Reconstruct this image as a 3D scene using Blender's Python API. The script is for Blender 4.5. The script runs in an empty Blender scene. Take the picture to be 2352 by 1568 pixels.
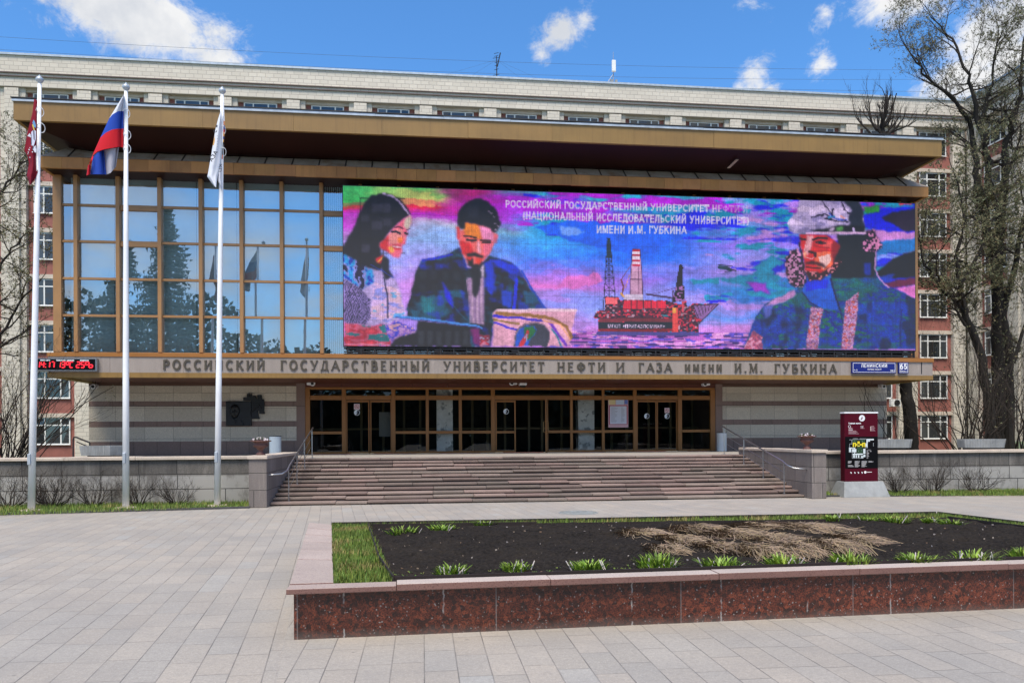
import bpy, math, random
import numpy as np
from mathutils import Vector, Matrix
R = math.radians
scene = bpy.context.scene
COL = scene.collection

LEDK = 0.53
# ------------------------------------------------------------------ camera
F, HZ, EYE, YAW, ROLL = 1750.0, 1000.0, 1.8, R(6.65), 0.0056     # focal length and horizon on a 2352 px wide frame
cam = bpy.data.cameras.new('camera')
cam.sensor_width = 36.0
cam.lens = F / 2352 * 36
cam.shift_y = (HZ - 784) / 2352
cam.clip_end = 5000
cam_o = bpy.data.objects.new('camera', cam)
COL.objects.link(cam_o)
cam_o.matrix_world = (Matrix.Translation((0, 0, EYE)) @ Matrix.Rotation(-YAW, 4, 'Z') @ Matrix.Rotation(R(90), 4, 'X')
                      @ Matrix.Rotation(-ROLL, 4, 'Z'))
scene.camera = cam_o
scene.view_settings.view_transform = 'Standard'
scene.view_settings.look = 'None'
scene.view_settings.exposure = 0.88
scene.view_settings.gamma = 1

def ray(px, py):
    u, v = px - 1176, HZ - py
    c, s = math.cos(ROLL), math.sin(ROLL)
    u, v = u * c + v * s, -u * s + v * c
    c, s = math.cos(YAW), math.sin(YAW)
    return Vector((u * c + F * s, -u * s + F * c, v))
def at(px, py, Y):
    r = ray(px, py)
    return Vector((0, 0, EYE)) + r * (Y / r.y)
def atz(px, py, Z):
    r = ray(px, py)
    return Vector((0, 0, EYE)) + r * ((Z - EYE) / r.z)
def ax(px, py, Y): return at(px, py, Y).x
def az(px, py, Y): return at(px, py, Y).z

# ------------------------------------------------------------------ node helper
class NT:
    def __init__(s, tree):
        s.t = tree; s.n = tree.nodes; s.l = tree.links
    def new(s, kind, **kw):
        n = s.n.new(kind)
        for k, v in kw.items(): setattr(n, k, v)
        return n
    def put(s, sock, v):
        if isinstance(v, bpy.types.NodeSocket): s.l.new(v, sock)
        elif isinstance(v, (int, float)) and sock.type in ('RGBA',): sock.default_value = (v, v, v, 1)
        elif isinstance(v, (tuple, list)) and sock.type == 'RGBA' and len(v) == 3: sock.default_value = (*v, 1)
        else: sock.default_value = v
    def m(s, op, a, b=0.0, c=0.0):
        n = s.new('ShaderNodeMath', operation=op)
        s.put(n.inputs[0], a); s.put(n.inputs[1], b)
        if op in ('MULTIPLY_ADD', 'SMOOTH_MIN', 'SMOOTH_MAX'): s.put(n.inputs[2], c)
        return n.outputs[0]
    def vm(s, op, a, b=(0, 0, 0)):
        n = s.new('ShaderNodeVectorMath', operation=op)
        s.put(n.inputs[0], a)
        if op == 'SCALE': s.put(n.inputs['Scale'], b)
        else: s.put(n.inputs[1], b)
        return n.outputs['Value'] if op in ('DOT_PRODUCT', 'LENGTH', 'DISTANCE') else n.outputs[0]
    def mix(s, f, a, b, mode='MIX'):
        n = s.new('ShaderNodeMix', data_type='RGBA', blend_type=mode)
        s.put(n.inputs[0], f); s.put(n.inputs[6], a); s.put(n.inputs[7], b)
        return n.outputs[2]
    def rng(s, v, a, b, c=0.0, d=1.0, smooth=False):
        n = s.new('ShaderNodeMapRange')
        if smooth: n.interpolation_type = 'SMOOTHSTEP'
        for i, q in enumerate((v, a, b, c, d)): s.put(n.inputs[i], q)
        return n.outputs[0]
    def noise(s, vec, scale, detail=3.0, rough=0.5, dist=0.0):
        n = s.new('ShaderNodeTexNoise')
        s.put(n.inputs['Vector'], vec); s.put(n.inputs['Scale'], scale)
        n.inputs['Detail'].default_value = detail; n.inputs['Roughness'].default_value = rough
        n.inputs['Distortion'].default_value = dist
        return n.outputs['Fac']
    def voro(s, vec, scale, feature='F1', out='Distance'):
        n = s.new('ShaderNodeTexVoronoi', feature=feature)
        s.put(n.inputs['Vector'], vec); s.put(n.inputs['Scale'], scale)
        return n.outputs[out]
    def sep(s, v):
        n = s.new('ShaderNodeSeparateXYZ'); s.put(n.inputs[0], v); return n.outputs
    def comb(s, x, y, z):
        n = s.new('ShaderNodeCombineXYZ')
        for i, q in enumerate((x, y, z)): s.put(n.inputs[i], q)
        return n.outputs[0]
    def white(s, vec):
        n = s.new('ShaderNodeTexWhiteNoise'); s.put(n.inputs['Vector'], vec); return n.outputs['Value']
    def cells(s, u, v, w, h, joint, stagger=True):
        """staggered rectangular slabs: returns joint mask (1 in the joint) and a random number per slab"""
        row = s.m('FLOOR', s.m('DIVIDE', v, h))
        off = s.white(s.comb(row, 3.7, 1.3)) if stagger else 0.0
        uu = s.m('ADD', s.m('DIVIDE', u, w), off)
        col = s.m('FLOOR', uu)
        fu = s.m('MULTIPLY', s.m('FRACT', uu), w)
        fv = s.m('MULTIPLY', s.m('FRACT', s.m('DIVIDE', v, h)), h)
        du = s.m('MINIMUM', fu, s.m('SUBTRACT', w, fu))
        dv = s.m('MINIMUM', fv, s.m('SUBTRACT', h, fv))
        d = s.m('MINIMUM', du, dv)
        return s.rng(d, joint * 0.4, joint, 1.0, 0.0), s.white(s.comb(row, col, 0.5)), s.white(s.comb(row, col, 7.5))

# ------------------------------------------------------------------ world: Nishita sky with cumulus
SUN_DIR = Vector((-0.16, -0.50, 0.95)).normalized()
sun_el = math.asin(SUN_DIR.z)
sun_az = math.atan2(SUN_DIR.x, SUN_DIR.y)
world = bpy.data.worlds.new('World')
scene.world = world
world.use_nodes = True
W = NT(world.node_tree)
for n in list(W.n): W.n.remove(n)
sky = W.new('ShaderNodeTexSky', sky_type='NISHITA', sun_disc=False)
sky.sun_elevation = sun_el
sky.sun_rotation = sun_az
sky.air_density = 1.0
sky.dust_density = 0.3
sky.ozone_density = 2.5
tc = W.new('ShaderNodeTexCoord')
D = tc.outputs['Generated']
sx, sy, sz = W.sep(D)
azm = W.m('ARCTAN2', sx, sy)
elv = W.m('ARCSINE', sz)
n1 = W.noise(W.vm('MULTIPLY', D, (1, 1, 1.6)), 11.0, 12.0, 0.66, 0.35)
n2 = W.noise(W.vm('ADD', D, (3.1, 1.7, 0.4)), 42.0, 10.0, 0.7, 0.8)
def blob(px, py, rx, ry, k=1.0, tilt=0.0):
    d = ray(px, py).normalized()
    a0, e0 = math.atan2(d.x, d.y), math.asin(d.z)
    da = W.m('SUBTRACT', azm, a0); de = W.m('SUBTRACT', elv, e0)
    c, s_ = math.cos(tilt), math.sin(tilt)
    p = W.m('MULTIPLY_ADD', da, c, W.m('MULTIPLY', de, s_))
    q = W.m('MULTIPLY_ADD', de, c, W.m('MULTIPLY', da, -s_))
    p = W.m('DIVIDE', p, rx / F); q = W.m('DIVIDE', q, ry / F)
    r = W.m('SQRT', W.m('ADD', W.m('MULTIPLY', p, p), W.m('MULTIPLY', q, q)))
    return W.m('MULTIPLY', W.m('SUBTRACT', 1.0, r), k)
blobs = [(230, 0, 230, 80, 1.3, -.35), (370, 55, 185, 92, 1.5, -.25), (370, 110, 70, 60, .8, 0), (490, 70, 70, 60, .7, 0), (110, -40, 120, 60, .8, 0),
         (1290, 75, 55, 40, .65, .5), (1340, 45, 30, 45, .45, 0), (1245, 125, 24, 28, .5, 0),
         (1730, 185, 52, 50, 1.0, .2), (1700, 200, 30, 24, .8, 0), (1770, 205, 30, 16, .7, 0), (1890, 142, 46, 42, .95, .5),
         (1900, 32, 40, 36, .55, .6), (2050, 0, 130, 58, 1.25, -.1), (2060, 45, 70, 30, .6, 0), (1735, 15, 40, 24, .35, 0),
         (2290, 70, 130, 80, 1.3, .3), (2230, 190, 110, 85, 1.4, .3), (2330, 150, 130, 80, 1.3, 0), (2160, 20, 60, 40, .5, 0)]
acc = None
for b in blobs:
    v = blob(*b)
    acc = v if acc is None else W.m('MAXIMUM', acc, v)
front = W.m('MAXIMUM', acc, -1.0)
edge = W.m('ADD', W.m('MULTIPLY', W.m('SUBTRACT', n1, 0.5), 2.7), W.m('MULTIPLY', W.m('SUBTRACT', n2, 0.5), 1.1))
dens_f = W.m('ADD', W.m('MULTIPLY', front, 0.9), edge)
back_n = W.noise(W.vm('MULTIPLY', D, (1, 1, 2.2)), 2.6, 9.0, 0.58, 0.3)
isback = W.rng(sy, 0.15, -0.1)
dens_b = W.m('MULTIPLY', W.rng(back_n, 0.42, 0.62), W.m('MULTIPLY', isback, W.rng(elv, 0.0, 0.12)))
cover = W.m('MAXIMUM', W.rng(dens_f, 0.02, 0.78, 0, 1, True), dens_b)
shade = W.rng(W.noise(W.vm('ADD', D, (0.0, 0.0, 0.02)), 16.0, 6.0, 0.55), 0.36, 0.60, 0.42, 1.0)
thick = W.rng(dens_f, 0.3, 1.1, 1.0, 0.86)
bright = W.m('MULTIPLY', shade, thick)
cloud = W.mix(bright, (2.8, 3.05, 3.5), (5.35, 5.3, 5.2))
skyc = W.mix(1.0, sky.outputs[0], (0.55, 0.96, 1.28), 'MULTIPLY')
fin = W.mix(W.m('MULTIPLY', cover, 0.96), skyc, cloud)
bg = W.new('ShaderNodeBackground'); W.put(bg.inputs[0], fin); bg.inputs[1].default_value = 0.1
W.l.new(bg.outputs[0], W.new('ShaderNodeOutputWorld').inputs[0])

sun = bpy.data.lights.new('sun', 'SUN')
sun.energy = 2.7; sun.angle = R(26); sun.color = (1.0, 0.895, 0.76)
sun_o = bpy.data.objects.new('sun', sun)
COL.objects.link(sun_o)
sun_o.rotation_euler = SUN_DIR.to_track_quat('Z', 'Y').to_euler()

# ------------------------------------------------------------------ mesh helper
class MB:
    def __init__(s): s.v = []; s.f = []; s.c = []
    def face(s, pts, c=(1, 1, 1)):
        i = len(s.v); s.v += [tuple(p) for p in pts]; s.f.append(tuple(range(i, i + len(pts)))); s.c.append(c); return s
    def grid(s, rows, c=(1, 1, 1), cf=None, close=False):
        i = len(s.v); n = len(rows[0])
        for r in rows: s.v += [tuple(p) for p in r]
        for a in range(len(rows) - 1):
            for b in range(n if close else n - 1):
                b2 = (b + 1) % n
                s.f.append((i + a * n + b, i + a * n + b2, i + (a + 1) * n + b2, i + (a + 1) * n + b))
                s.c.append(cf(a, b) if cf else c)
        return s
    def hexa(s, p, c=(1, 1, 1)):      # 8 points: bottom ring 0-3, top ring 4-7
        i = len(s.v); s.v += [tuple(q) for q in p]
        for f in ((3, 2, 1, 0), (4, 5, 6, 7), (0, 1, 5, 4), (1, 2, 6, 5), (2, 3, 7, 6), (3, 0, 4, 7)):
            s.f.append(tuple(i + k for k in f)); s.c.append(c)
        return s
    def box(s, x0, x1, y0, y1, z0, z1, c=(1, 1, 1)):
        if x0 > x1: x0, x1 = x1, x0
        if y0 > y1: y0, y1 = y1, y0
        if z0 > z1: z0, z1 = z1, z0
        return s.hexa([(x0, y0, z0), (x1, y0, z0), (x1, y1, z0), (x0, y1, z0), (x0, y0, z1), (x1, y0, z1), (x1, y1, z1), (x0, y1, z1)], c)
    def prism(s, poly, y0, y1, c=(1, 1, 1)):      # outline in XZ, extruded along Y
        area = sum(poly[k][0] * poly[(k + 1) % len(poly)][1] - poly[(k + 1) % len(poly)][0] * poly[k][1] for k in range(len(poly)))
        if area < 0: poly = poly[::-1]
        n = len(poly); i = len(s.v)
        s.v += [(x, y0, z) for x, z in poly] + [(x, y1, z) for x, z in poly]
        s.f.append(tuple(range(i, i + n))); s.c.append(c)
        s.f.append(tuple(range(i + 2 * n - 1, i + n - 1, -1))); s.c.append(c)
        for k in range(n):
            k2 = (k + 1) % n
            s.f.append((i + k2, i + k, i + n + k, i + n + k2)); s.c.append(c)
        return s
    def slab(s, poly, z0, z1, c=(1, 1, 1), cs=None):       # outline in XY, extruded along Z
        area = sum(poly[k][0] * poly[(k + 1) % len(poly)][1] - poly[(k + 1) % len(poly)][0] * poly[k][1] for k in range(len(poly)))
        if area < 0: poly = poly[::-1]
        n = len(poly); i = len(s.v)
        s.v += [(x, y, z0) for x, y in poly] + [(x, y, z1) for x, y in poly]
        s.f.append(tuple(range(i + n, i + 2 * n))); s.c.append(c)
        s.f.append(tuple(range(i + n - 1, i - 1, -1))); s.c.append(c)
        for k in range(n):
            k2 = (k + 1) % n
            s.f.append((i + k, i + k2, i + n + k2, i + n + k)); s.c.append(cs or c)
        return s
    def tube(s, pts, rad, n=6, c=(1, 1, 1), cap=True):
        pts = [Vector(p) for p in pts]
        if not isinstance(rad, (list, tuple)): rad = [rad] * len(pts)
        i = len(s.v); ref = Vector((0.13, 0.31, 0.94))
        for k, p in enumerate(pts):
            d = pts[min(k + 1, len(pts) - 1)] - pts[max(k - 1, 0)]
            if d.length < 1e-9: d = Vector((0, 0, 1))
            d.normalize()
            r = ref if abs(d.dot(ref)) < 0.95 else Vector((1, 0, 0))
            a = d.cross(r).normalized(); b = d.cross(a)
            for q in range(n):
                t = 2 * math.pi * q / n
                s.v.append(tuple(p + (a * math.cos(t) + b * math.sin(t)) * rad[k]))
        for k in range(len(pts) - 1):
            for q in range(n):
                q2 = (q + 1) % n
                s.f.append((i + k * n + q, i + k * n + q2, i + (k + 1) * n + q2, i + (k + 1) * n + q)); s.c.append(c)
        if cap:
            s.f.append(tuple(range(i + n - 1, i - 1, -1))); s.c.append(c)
            j = i + (len(pts) - 1) * n
            s.f.append(tuple(range(j, j + n))); s.c.append(c)
        return s
    def lathe(s, prof, ctr, n=20, c=(1, 1, 1)):   # prof: (radius, z)
        rows = [[(ctr[0] + r * math.cos(2 * math.pi * q / n), ctr[1] + r * math.sin(2 * math.pi * q / n), ctr[2] + z) for q in range(n)] for r, z in prof]
        return s.grid(rows, c, close=True)
    def build(s, name, mat, parent=None, smooth=False, bevel=0.0, label=None):
        me = bpy.data.meshes.new(name)
        me.from_pydata(s.v, [], s.f)
        if s.f:
            ca = me.color_attributes.new('tint', 'FLOAT_COLOR', 'CORNER')
            arr = np.ones((len(me.loops), 4), np.float32)
            lt = np.array([len(f) for f in s.f])
            arr[:, :3] = np.repeat(np.array(s.c, np.float32), lt, axis=0)
            ca.data.foreach_set('color', arr.ravel())
        if smooth: me.polygons.foreach_set('use_smooth', [True] * len(me.polygons))
        me.update()
        me.materials.append(mat)
        o = bpy.data.objects.new(name, me)
        COL.objects.link(o)
        if parent is not None: adopt(o, parent)
        if bevel:
            b = o.modifiers.new('bevel', 'BEVEL'); b.width = bevel; b.segments = 2; b.limit_method = 'ANGLE'
        if label: o['label'] = label
        return o

def wloc(o):
    return o.get('_w') or (0, 0, 0)
ROOTS = {}
def adopt(o, parent):
    o.parent = parent
    o.matrix_parent_inverse = ROOTS.get(parent.name, Matrix.Identity(4))
def thing(name, label, cat, loc=(0, 0, 0), group=None):
    o = bpy.data.objects.new(name, None)
    COL.objects.link(o)
    o.location = loc; o.empty_display_size = 0.2
    ROOTS[o.name] = Matrix.Translation(-Vector(loc))
    o['label'] = label; o['category'] = cat
    if group: o['group'] = group
    return o
def tag(o, label=None, cat=None, group=None, kind=None):
    if label: o['label'] = label
    if cat: o['category'] = cat
    if group: o['group'] = group
    if kind: o['kind'] = kind
    return o
def dup(root, shift=(0, 0, 0), parent=None, label=None):
    """copy of a thing or part together with its parts and their sub-parts"""
    r = root.copy(); COL.objects.link(r)
    if parent is not None: r.parent = parent
    r.location = Vector(root.location) + Vector(shift)
    if label: r['label'] = label
    for ch in list(root.children):
        c = ch.copy(); COL.objects.link(c); c.parent = r
        for g in ch.children:
            d = g.copy(); COL.objects.link(d); d.parent = c
    return r

# ------------------------------------------------------------------ materials
def lin(r, g, b):
    f = lambda c: (c / 255 / 12.92) if c / 255 <= 0.04045 else ((c / 255 + 0.055) / 1.055) ** 2.4
    return (f(r), f(g), f(b))
def new_mat(name):
    m = bpy.data.materials.new(name); m.use_nodes = True
    t = NT(m.node_tree)
    p = t.n['Principled BSDF']
    return m, t, p
def pos(t): return t.new('ShaderNodeTexCoord').outputs['Object']
def mat(name, base, rough=0.6, metal=0.0, var=0.12, vscale=2.0, speck=None, tint=False, bump=0.0, bscale=40.0, spec=0.5, streak=0.0, rust=None):
    m, t, p = new_mat(name)
    P = pos(t)
    n = t.noise(P, vscale, 5.0, 0.6)
    col = t.mix(t.rng(n, 0.3, 0.7), tuple(c * (1 - var) for c in base), tuple(min(1, c * (1 + var)) for c in base))
    if speck:
        for sc, thr, c in speck:
            q = t.noise(P, sc, 2.0, 0.6)
            col = t.mix(t.rng(q, thr, thr + 0.07), col, c)
    if streak:
        q = t.noise(t.vm('MULTIPLY', P, (5.0, 5.0, 0.25)), 1.6, 5.0, 0.65)
        col = t.mix(t.m('MULTIPLY', t.rng(q, 0.5, 0.75), streak), col, tuple(c * 0.45 for c in base))
    if rust:
        q = t.noise(t.vm('MULTIPLY', P, (1.0, 1.0, 0.5)), 1.7, 6.0, 0.65)
        col = t.mix(t.m('MULTIPLY', t.rng(q, 0.52, 0.68), 0.7), col, rust)
    if tint:
        a = t.new('ShaderNodeAttribute', attribute_name='tint')
        col = t.mix(1.0, col, a.outputs['Color'], 'MULTIPLY')
    t.put(p.inputs['Base Color'], col)
    p.inputs['Roughness'].default_value = rough
    p.inputs['Metallic'].default_value = metal
    p.inputs['Specular IOR Level'].default_value = spec
    if bump:
        b = t.new('ShaderNodeBump'); b.inputs['Strength'].default_value = bump; b.inputs['Distance'].default_value = 0.02
        t.put(b.inputs['Height'], t.noise(P, bscale, 4.0, 0.6)); t.l.new(b.outputs[0], p.inputs['Normal'])
    return m

M = {}
M['ochre'] = mat('ochre_metal', (0.235, 0.138, 0.038), 0.45, 0.0, 0.12, 0.8, streak=0.45, tint=True)
M['frame'] = mat('bronze_frame', (0.30, 0.125, 0.026), 0.4, 0.0, 0.10, 1.2)
M['mullion'] = mat('bronze_mullion', (0.33, 0.18, 0.072), 0.42, 0.0, 0.10, 1.2)
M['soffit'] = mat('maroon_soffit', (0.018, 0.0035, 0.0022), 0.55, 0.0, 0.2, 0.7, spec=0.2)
M['lintel'] = mat('maroon_panel', (0.10, 0.024, 0.010), 0.45, 0.0, 0.15, 1.0)
M['roofmetal'] = mat('weathered_roof_metal', (0.40, 0.31, 0.24), 0.6, 0.0, 0.25, 1.5, streak=0.3, rust=(0.24, 0.115, 0.05))
M['eave'] = mat('brown_eave_metal', (0.25, 0.125, 0.05), 0.5, 0.0, 0.25, 1.2, streak=0.35, rust=(0.30, 0.16, 0.07))
M['zinc'] = mat('zinc_trim', (0.42, 0.47, 0.52), 0.4, 0.3, 0.2, 3.0)
M['darkmetal'] = mat('dark_metal', (0.012, 0.012, 0.014), 0.5, 0.0, 0.2, 5.0)
M['steel'] = mat('brushed_steel', (0.42, 0.42, 0.43), 0.3, 0.9, 0.1, 20.0)
M['white'] = mat('white_paint', (0.82, 0.84, 0.86), 0.35, 0.0, 0.05, 3.0)
M['winframe'] = mat('white_window_frame', (0.72, 0.72, 0.70), 0.45, 0.0, 0.06, 3.0)
M['red_infill'] = mat('red_render', (0.27, 0.098, 0.078), 0.8, 0.0, 0.2, 1.0, bump=0.2, streak=0.3)
M['concrete'] = mat('grey_concrete', (0.27, 0.285, 0.29), 0.8, 0.0, 0.18, 3.0, bump=0.3, streak=0.3)
M['black'] = mat('black_rubber', (0.01, 0.01, 0.012), 0.5)
M['bronze_plaque'] = mat('blackened_bronze', (0.006, 0.008, 0.0095), 0.42, 0.1, 0.3, 6.0, bump=0.15, bscale=30)
M['letters'] = mat('bronze_letters', (0.065, 0.055, 0.040), 0.7, 0.0, 0.15, 6.0)
M['urn'] = mat('red_brown_urn', (0.115, 0.05, 0.042), 0.6, 0.0, 0.2, 8.0, bump=0.2)
M['bin_grey'] = mat('grey_bin_metal', (0.36, 0.43, 0.49), 0.38, 0.1, 0.06, 3.0)
M['bin_white'] = mat('white_bin_metal', (0.66, 0.67, 0.66), 0.4, 0.0, 0.06, 3.0)
M['bark'] = mat('dark_bark', (0.014, 0.0115, 0.009), 0.9, 0.0, 0.35, 6.0, bump=0.8, bscale=18)
M['twig'] = mat('brown_twig', (0.028, 0.020, 0.015), 0.9, 0.0, 0.3, 6.0)
M['bud'] = mat('olive_buds', (0.17, 0.165, 0.085), 0.8, 0.0, 0.4, 9.0, tint=True)
M['needle'] = mat('spruce_needles', (0.05, 0.08, 0.055), 0.85, 0.0, 0.3, 1.0, tint=True)
M['blade'] = mat('daylily_leaf', (0.20, 0.30, 0.032), 0.5, 0.0, 0.25, 9.0, tint=True)
M['straw'] = mat('dry_grass_blade', (0.24, 0.185, 0.125), 0.8, 0.0, 0.25, 12.0, tint=True)
M['grass'] = mat('lawn_grass', (0.115, 0.165, 0.028), 0.7, 0.0, 0.3, 5.0, tint=True)
M['petal'] = mat('white_petal', (0.62, 0.58, 0.6), 0.7, tint=True)
M['navy'] = mat('blue_enamel', (0.006, 0.014, 0.17), 0.3, 0.0, 0.05)
M['signwhite'] = mat('sign_white', (0.78, 0.8, 0.82), 0.5, 0.0, 0.03)
M['crimson'] = mat('crimson_panel', (0.066, 0.0008, 0.009), 0.5, 0.0, 0.05, spec=0.15)
M['panelblack'] = mat('black_panel', (0.003, 0.003, 0.004), 0.5, spec=0.1)
M['print'] = mat('printed_colours', (1, 1, 1), 0.5, 0.0, 0.0, tint=True)
M['flag'] = mat('flag_cloth', (1, 1, 1), 0.8, 0.0, 0.0, tint=True, spec=0.2)
M['edging'] = mat('dark_edging_strip', (0.022, 0.014, 0.012), 0.6)
M['kerb'] = mat('dark_kerb_stone', (0.06, 0.06, 0.062), 0.8, 0.0, 0.2, 4.0)
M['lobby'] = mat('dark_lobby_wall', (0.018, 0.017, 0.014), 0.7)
M['olive'] = mat('olive_inner_frame', (0.10, 0.075, 0.02), 0.5)
M['curtain'] = mat('pale_blind', (0.74, 0.86, 0.85), 0.8, 0.0, 0.10, 0.6, tint=True)
M['cable'] = mat('grey_cable', (0.10, 0.14, 0.2), 0.7)

def glass(name, tintc, gloss, rough=0.01, wob=0.0, trans=True, base=(0.02, 0.03, 0.035)):
    m, t, p = new_mat(name)
    t.n.remove(p)
    g = t.new('ShaderNodeBsdfGlossy'); g.inputs['Roughness'].default_value = rough; g.inputs['Color'].default_value = (0.9, 0.96, 1, 1)
    if trans:
        b = t.new('ShaderNodeBsdfTransparent'); b.inputs['Color'].default_value = (*tintc, 1)
    else:
        b = t.new('ShaderNodeBsdfDiffuse'); a = t.new('ShaderNodeAttribute', attribute_name='tint')
        t.put(b.inputs['Color'], t.mix(1.0, base, a.outputs['Color'], 'MULTIPLY'))
    lw = t.new('ShaderNodeFresnel'); lw.inputs['IOR'].default_value = 1.5
    f = t.m('ADD', t.m('MULTIPLY', lw.outputs[0], 1.0), gloss)
    mx = t.new('ShaderNodeMixShader'); t.put(mx.inputs[0], t.m('MINIMUM', f, 1.0))
    t.l.new(b.outputs[0], mx.inputs[1]); t.l.new(g.outputs[0], mx.inputs[2])
    if wob:
        bp = t.new('ShaderNodeBump'); bp.inputs['Strength'].default_value = wob; bp.inputs['Distance'].default_value = 0.05
        t.put(bp.inputs['Height'], t.noise(pos(t), 1.1, 2.0, 0.5)); t.l.new(bp.outputs[0], g.inputs['Normal'])
    t.l.new(mx.outputs[0], t.n['Material Output'].inputs[0])
    return m
M['facade_glass'] = glass('facade_glass', (0.93, 1.0, 1.0), 0.34, 0.004, 0.012)
M['door_glass'] = glass('door_glass', (0.80, 0.82, 0.78), 0.0, 0.004, 0.015)
M['win_glass'] = glass('window_glass', (1, 1, 1), 0.03, 0.01, 0.10, trans=False, base=(0.042, 0.046, 0.05))

def blocks(name, base, w, h, joint, jcol, var=0.10, rough=0.8, stagger=True, speck=0.0, vertical=True, warm=None, dirt=0.0, jf=1.0, pale=0.0):
    m, t, p = new_mat(name)
    P = pos(t); x, y, z = t.sep(P)
    u = t.m('ADD', x, y)
    j, r, r2 = t.cells(u, z, w, h, joint, stagger)
    k = t.m('ADD', 1 - var, t.m('MULTIPLY', r, 2 * var))
    col = t.mix(1.0, base, t.comb(k, k, k), 'MULTIPLY')
    if warm: col = t.mix(t.m('MULTIPLY', r2, 0.6), col, warm)
    if speck:
        q = t.noise(P, 55.0, 3.0, 0.7)
        col = t.mix(t.rng(q, 0.40, 0.62), col, t.mix(1.0, col, (1 - speck,) * 3, 'MULTIPLY'))
    if dirt:
        q = t.noise(t.vm('MULTIPLY', P, (3.0, 3.0, 0.5)), 1.1, 6.0, 0.65)
        col = t.mix(t.m('MULTIPLY', t.rng(q, 0.42, 0.7), dirt), col, tuple(c * 0.35 for c in base))
        q = t.noise(t.vm('MULTIPLY', P, (4.0, 4.0, 0.35)), 1.9, 5.0, 0.6)
        col = t.mix(t.m('MULTIPLY', t.rng(q, 0.58, 0.72), dirt * 0.7), col, tuple(min(1, c * 1.9) for c in base))
    if pale: col = t.mix(t.m('MULTIPLY', t.rng(z, 0.80, 0.74), t.rng(t.noise(t.vm('MULTIPLY', P, (1.0, 1.0, 0.6)), 1.3, 6.0, 0.7), 0.34, 0.52, 0, pale)), col, (0.37, 0.36, 0.34))
    big = t.noise(P, 0.35, 4.0, 0.6)
    col = t.mix(t.rng(big, 0.35, 0.7, 0.0, 0.25), col, t.mix(1.0, col, (0.75, 0.74, 0.74), 'MULTIPLY'))
    col = t.mix(t.m('MULTIPLY', j, jf), col, jcol)
    t.put(p.inputs['Base Color'], col); p.inputs['Roughness'].default_value = rough
    b = t.new('ShaderNodeBump'); b.inputs['Strength'].default_value = 0.5; b.inputs['Distance'].default_value = 0.02
    t.put(b.inputs['Height'], t.m('SUBTRACT', t.m('MULTIPLY', t.noise(P, 30.0, 3.0), 0.3), j)); t.l.new(b.outputs[0], p.inputs['Normal'])
    return m
M['tile'] = blocks('beige_ceramic_block', (0.585, 0.535, 0.455), 0.64, 0.32, 0.028, (0.34, 0.30, 0.26), 0.06, jf=0.7)
M['sandstone'] = blocks('pale_granite_band', (0.64, 0.585, 0.475), 1.05, 0.585, 0.008, (0.2, 0.18, 0.15), 0.10, 0.6, False, 0.35)
M['porphyry'] = blocks('mauve_granite_band', (0.255, 0.172, 0.142), 0.85, 3.0, 0.010, (0.07, 0.05, 0.045), 0.12, 0.55, False, 0.35)
M['bandstone'] = blocks('grey_pink_granite_fascia', (0.37, 0.32, 0.285), 2.4, 5.0, 0.010, (0.2, 0.16, 0.14), 0.06, 0.6, False, 0.40, dirt=0.25)
M['wallstone'] = blocks('weathered_grey_granite', (0.145, 0.134, 0.122), 0.98, 0.40, 0.014, (0.04, 0.037, 0.035), 0.24, 0.75, True, 0.4, dirt=0.8, pale=0.9)
M['pierstone'] = blocks('grey_mauve_granite', (0.22, 0.19, 0.175), 0.9, 0.44, 0.012, (0.06, 0.055, 0.05), 0.14, 0.7, True, 0.3, dirt=0.35)
M['coping_pale'] = mat('pale_coping_stone', (0.54, 0.46, 0.38), 0.7, 0.0, 0.15, 1.5, speck=[(60, 0.58, (0.30, 0.25, 0.22))], bump=0.2)
M['coping_pink'] = mat('pink_granite_coping', (0.40, 0.335, 0.315), 0.6, 0.0, 0.12, 1.2, speck=[(90, 0.56, (0.27, 0.2, 0.19))], bump=0.15)
M['step'] = mat('mauve_step_stone', (0.21, 0.166, 0.140), 0.75, 0.0, 0.15, 2.0, speck=[(50, 0.57, (0.15, 0.11, 0.10))], tint=True, bump=0.3)
M['marble'] = mat('white_veined_marble', (0.86, 0.87, 0.86), 0.3, 0.0, 0.25, 2.5, speck=[(3.0, 0.56, (0.36, 0.38, 0.38))])

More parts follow.
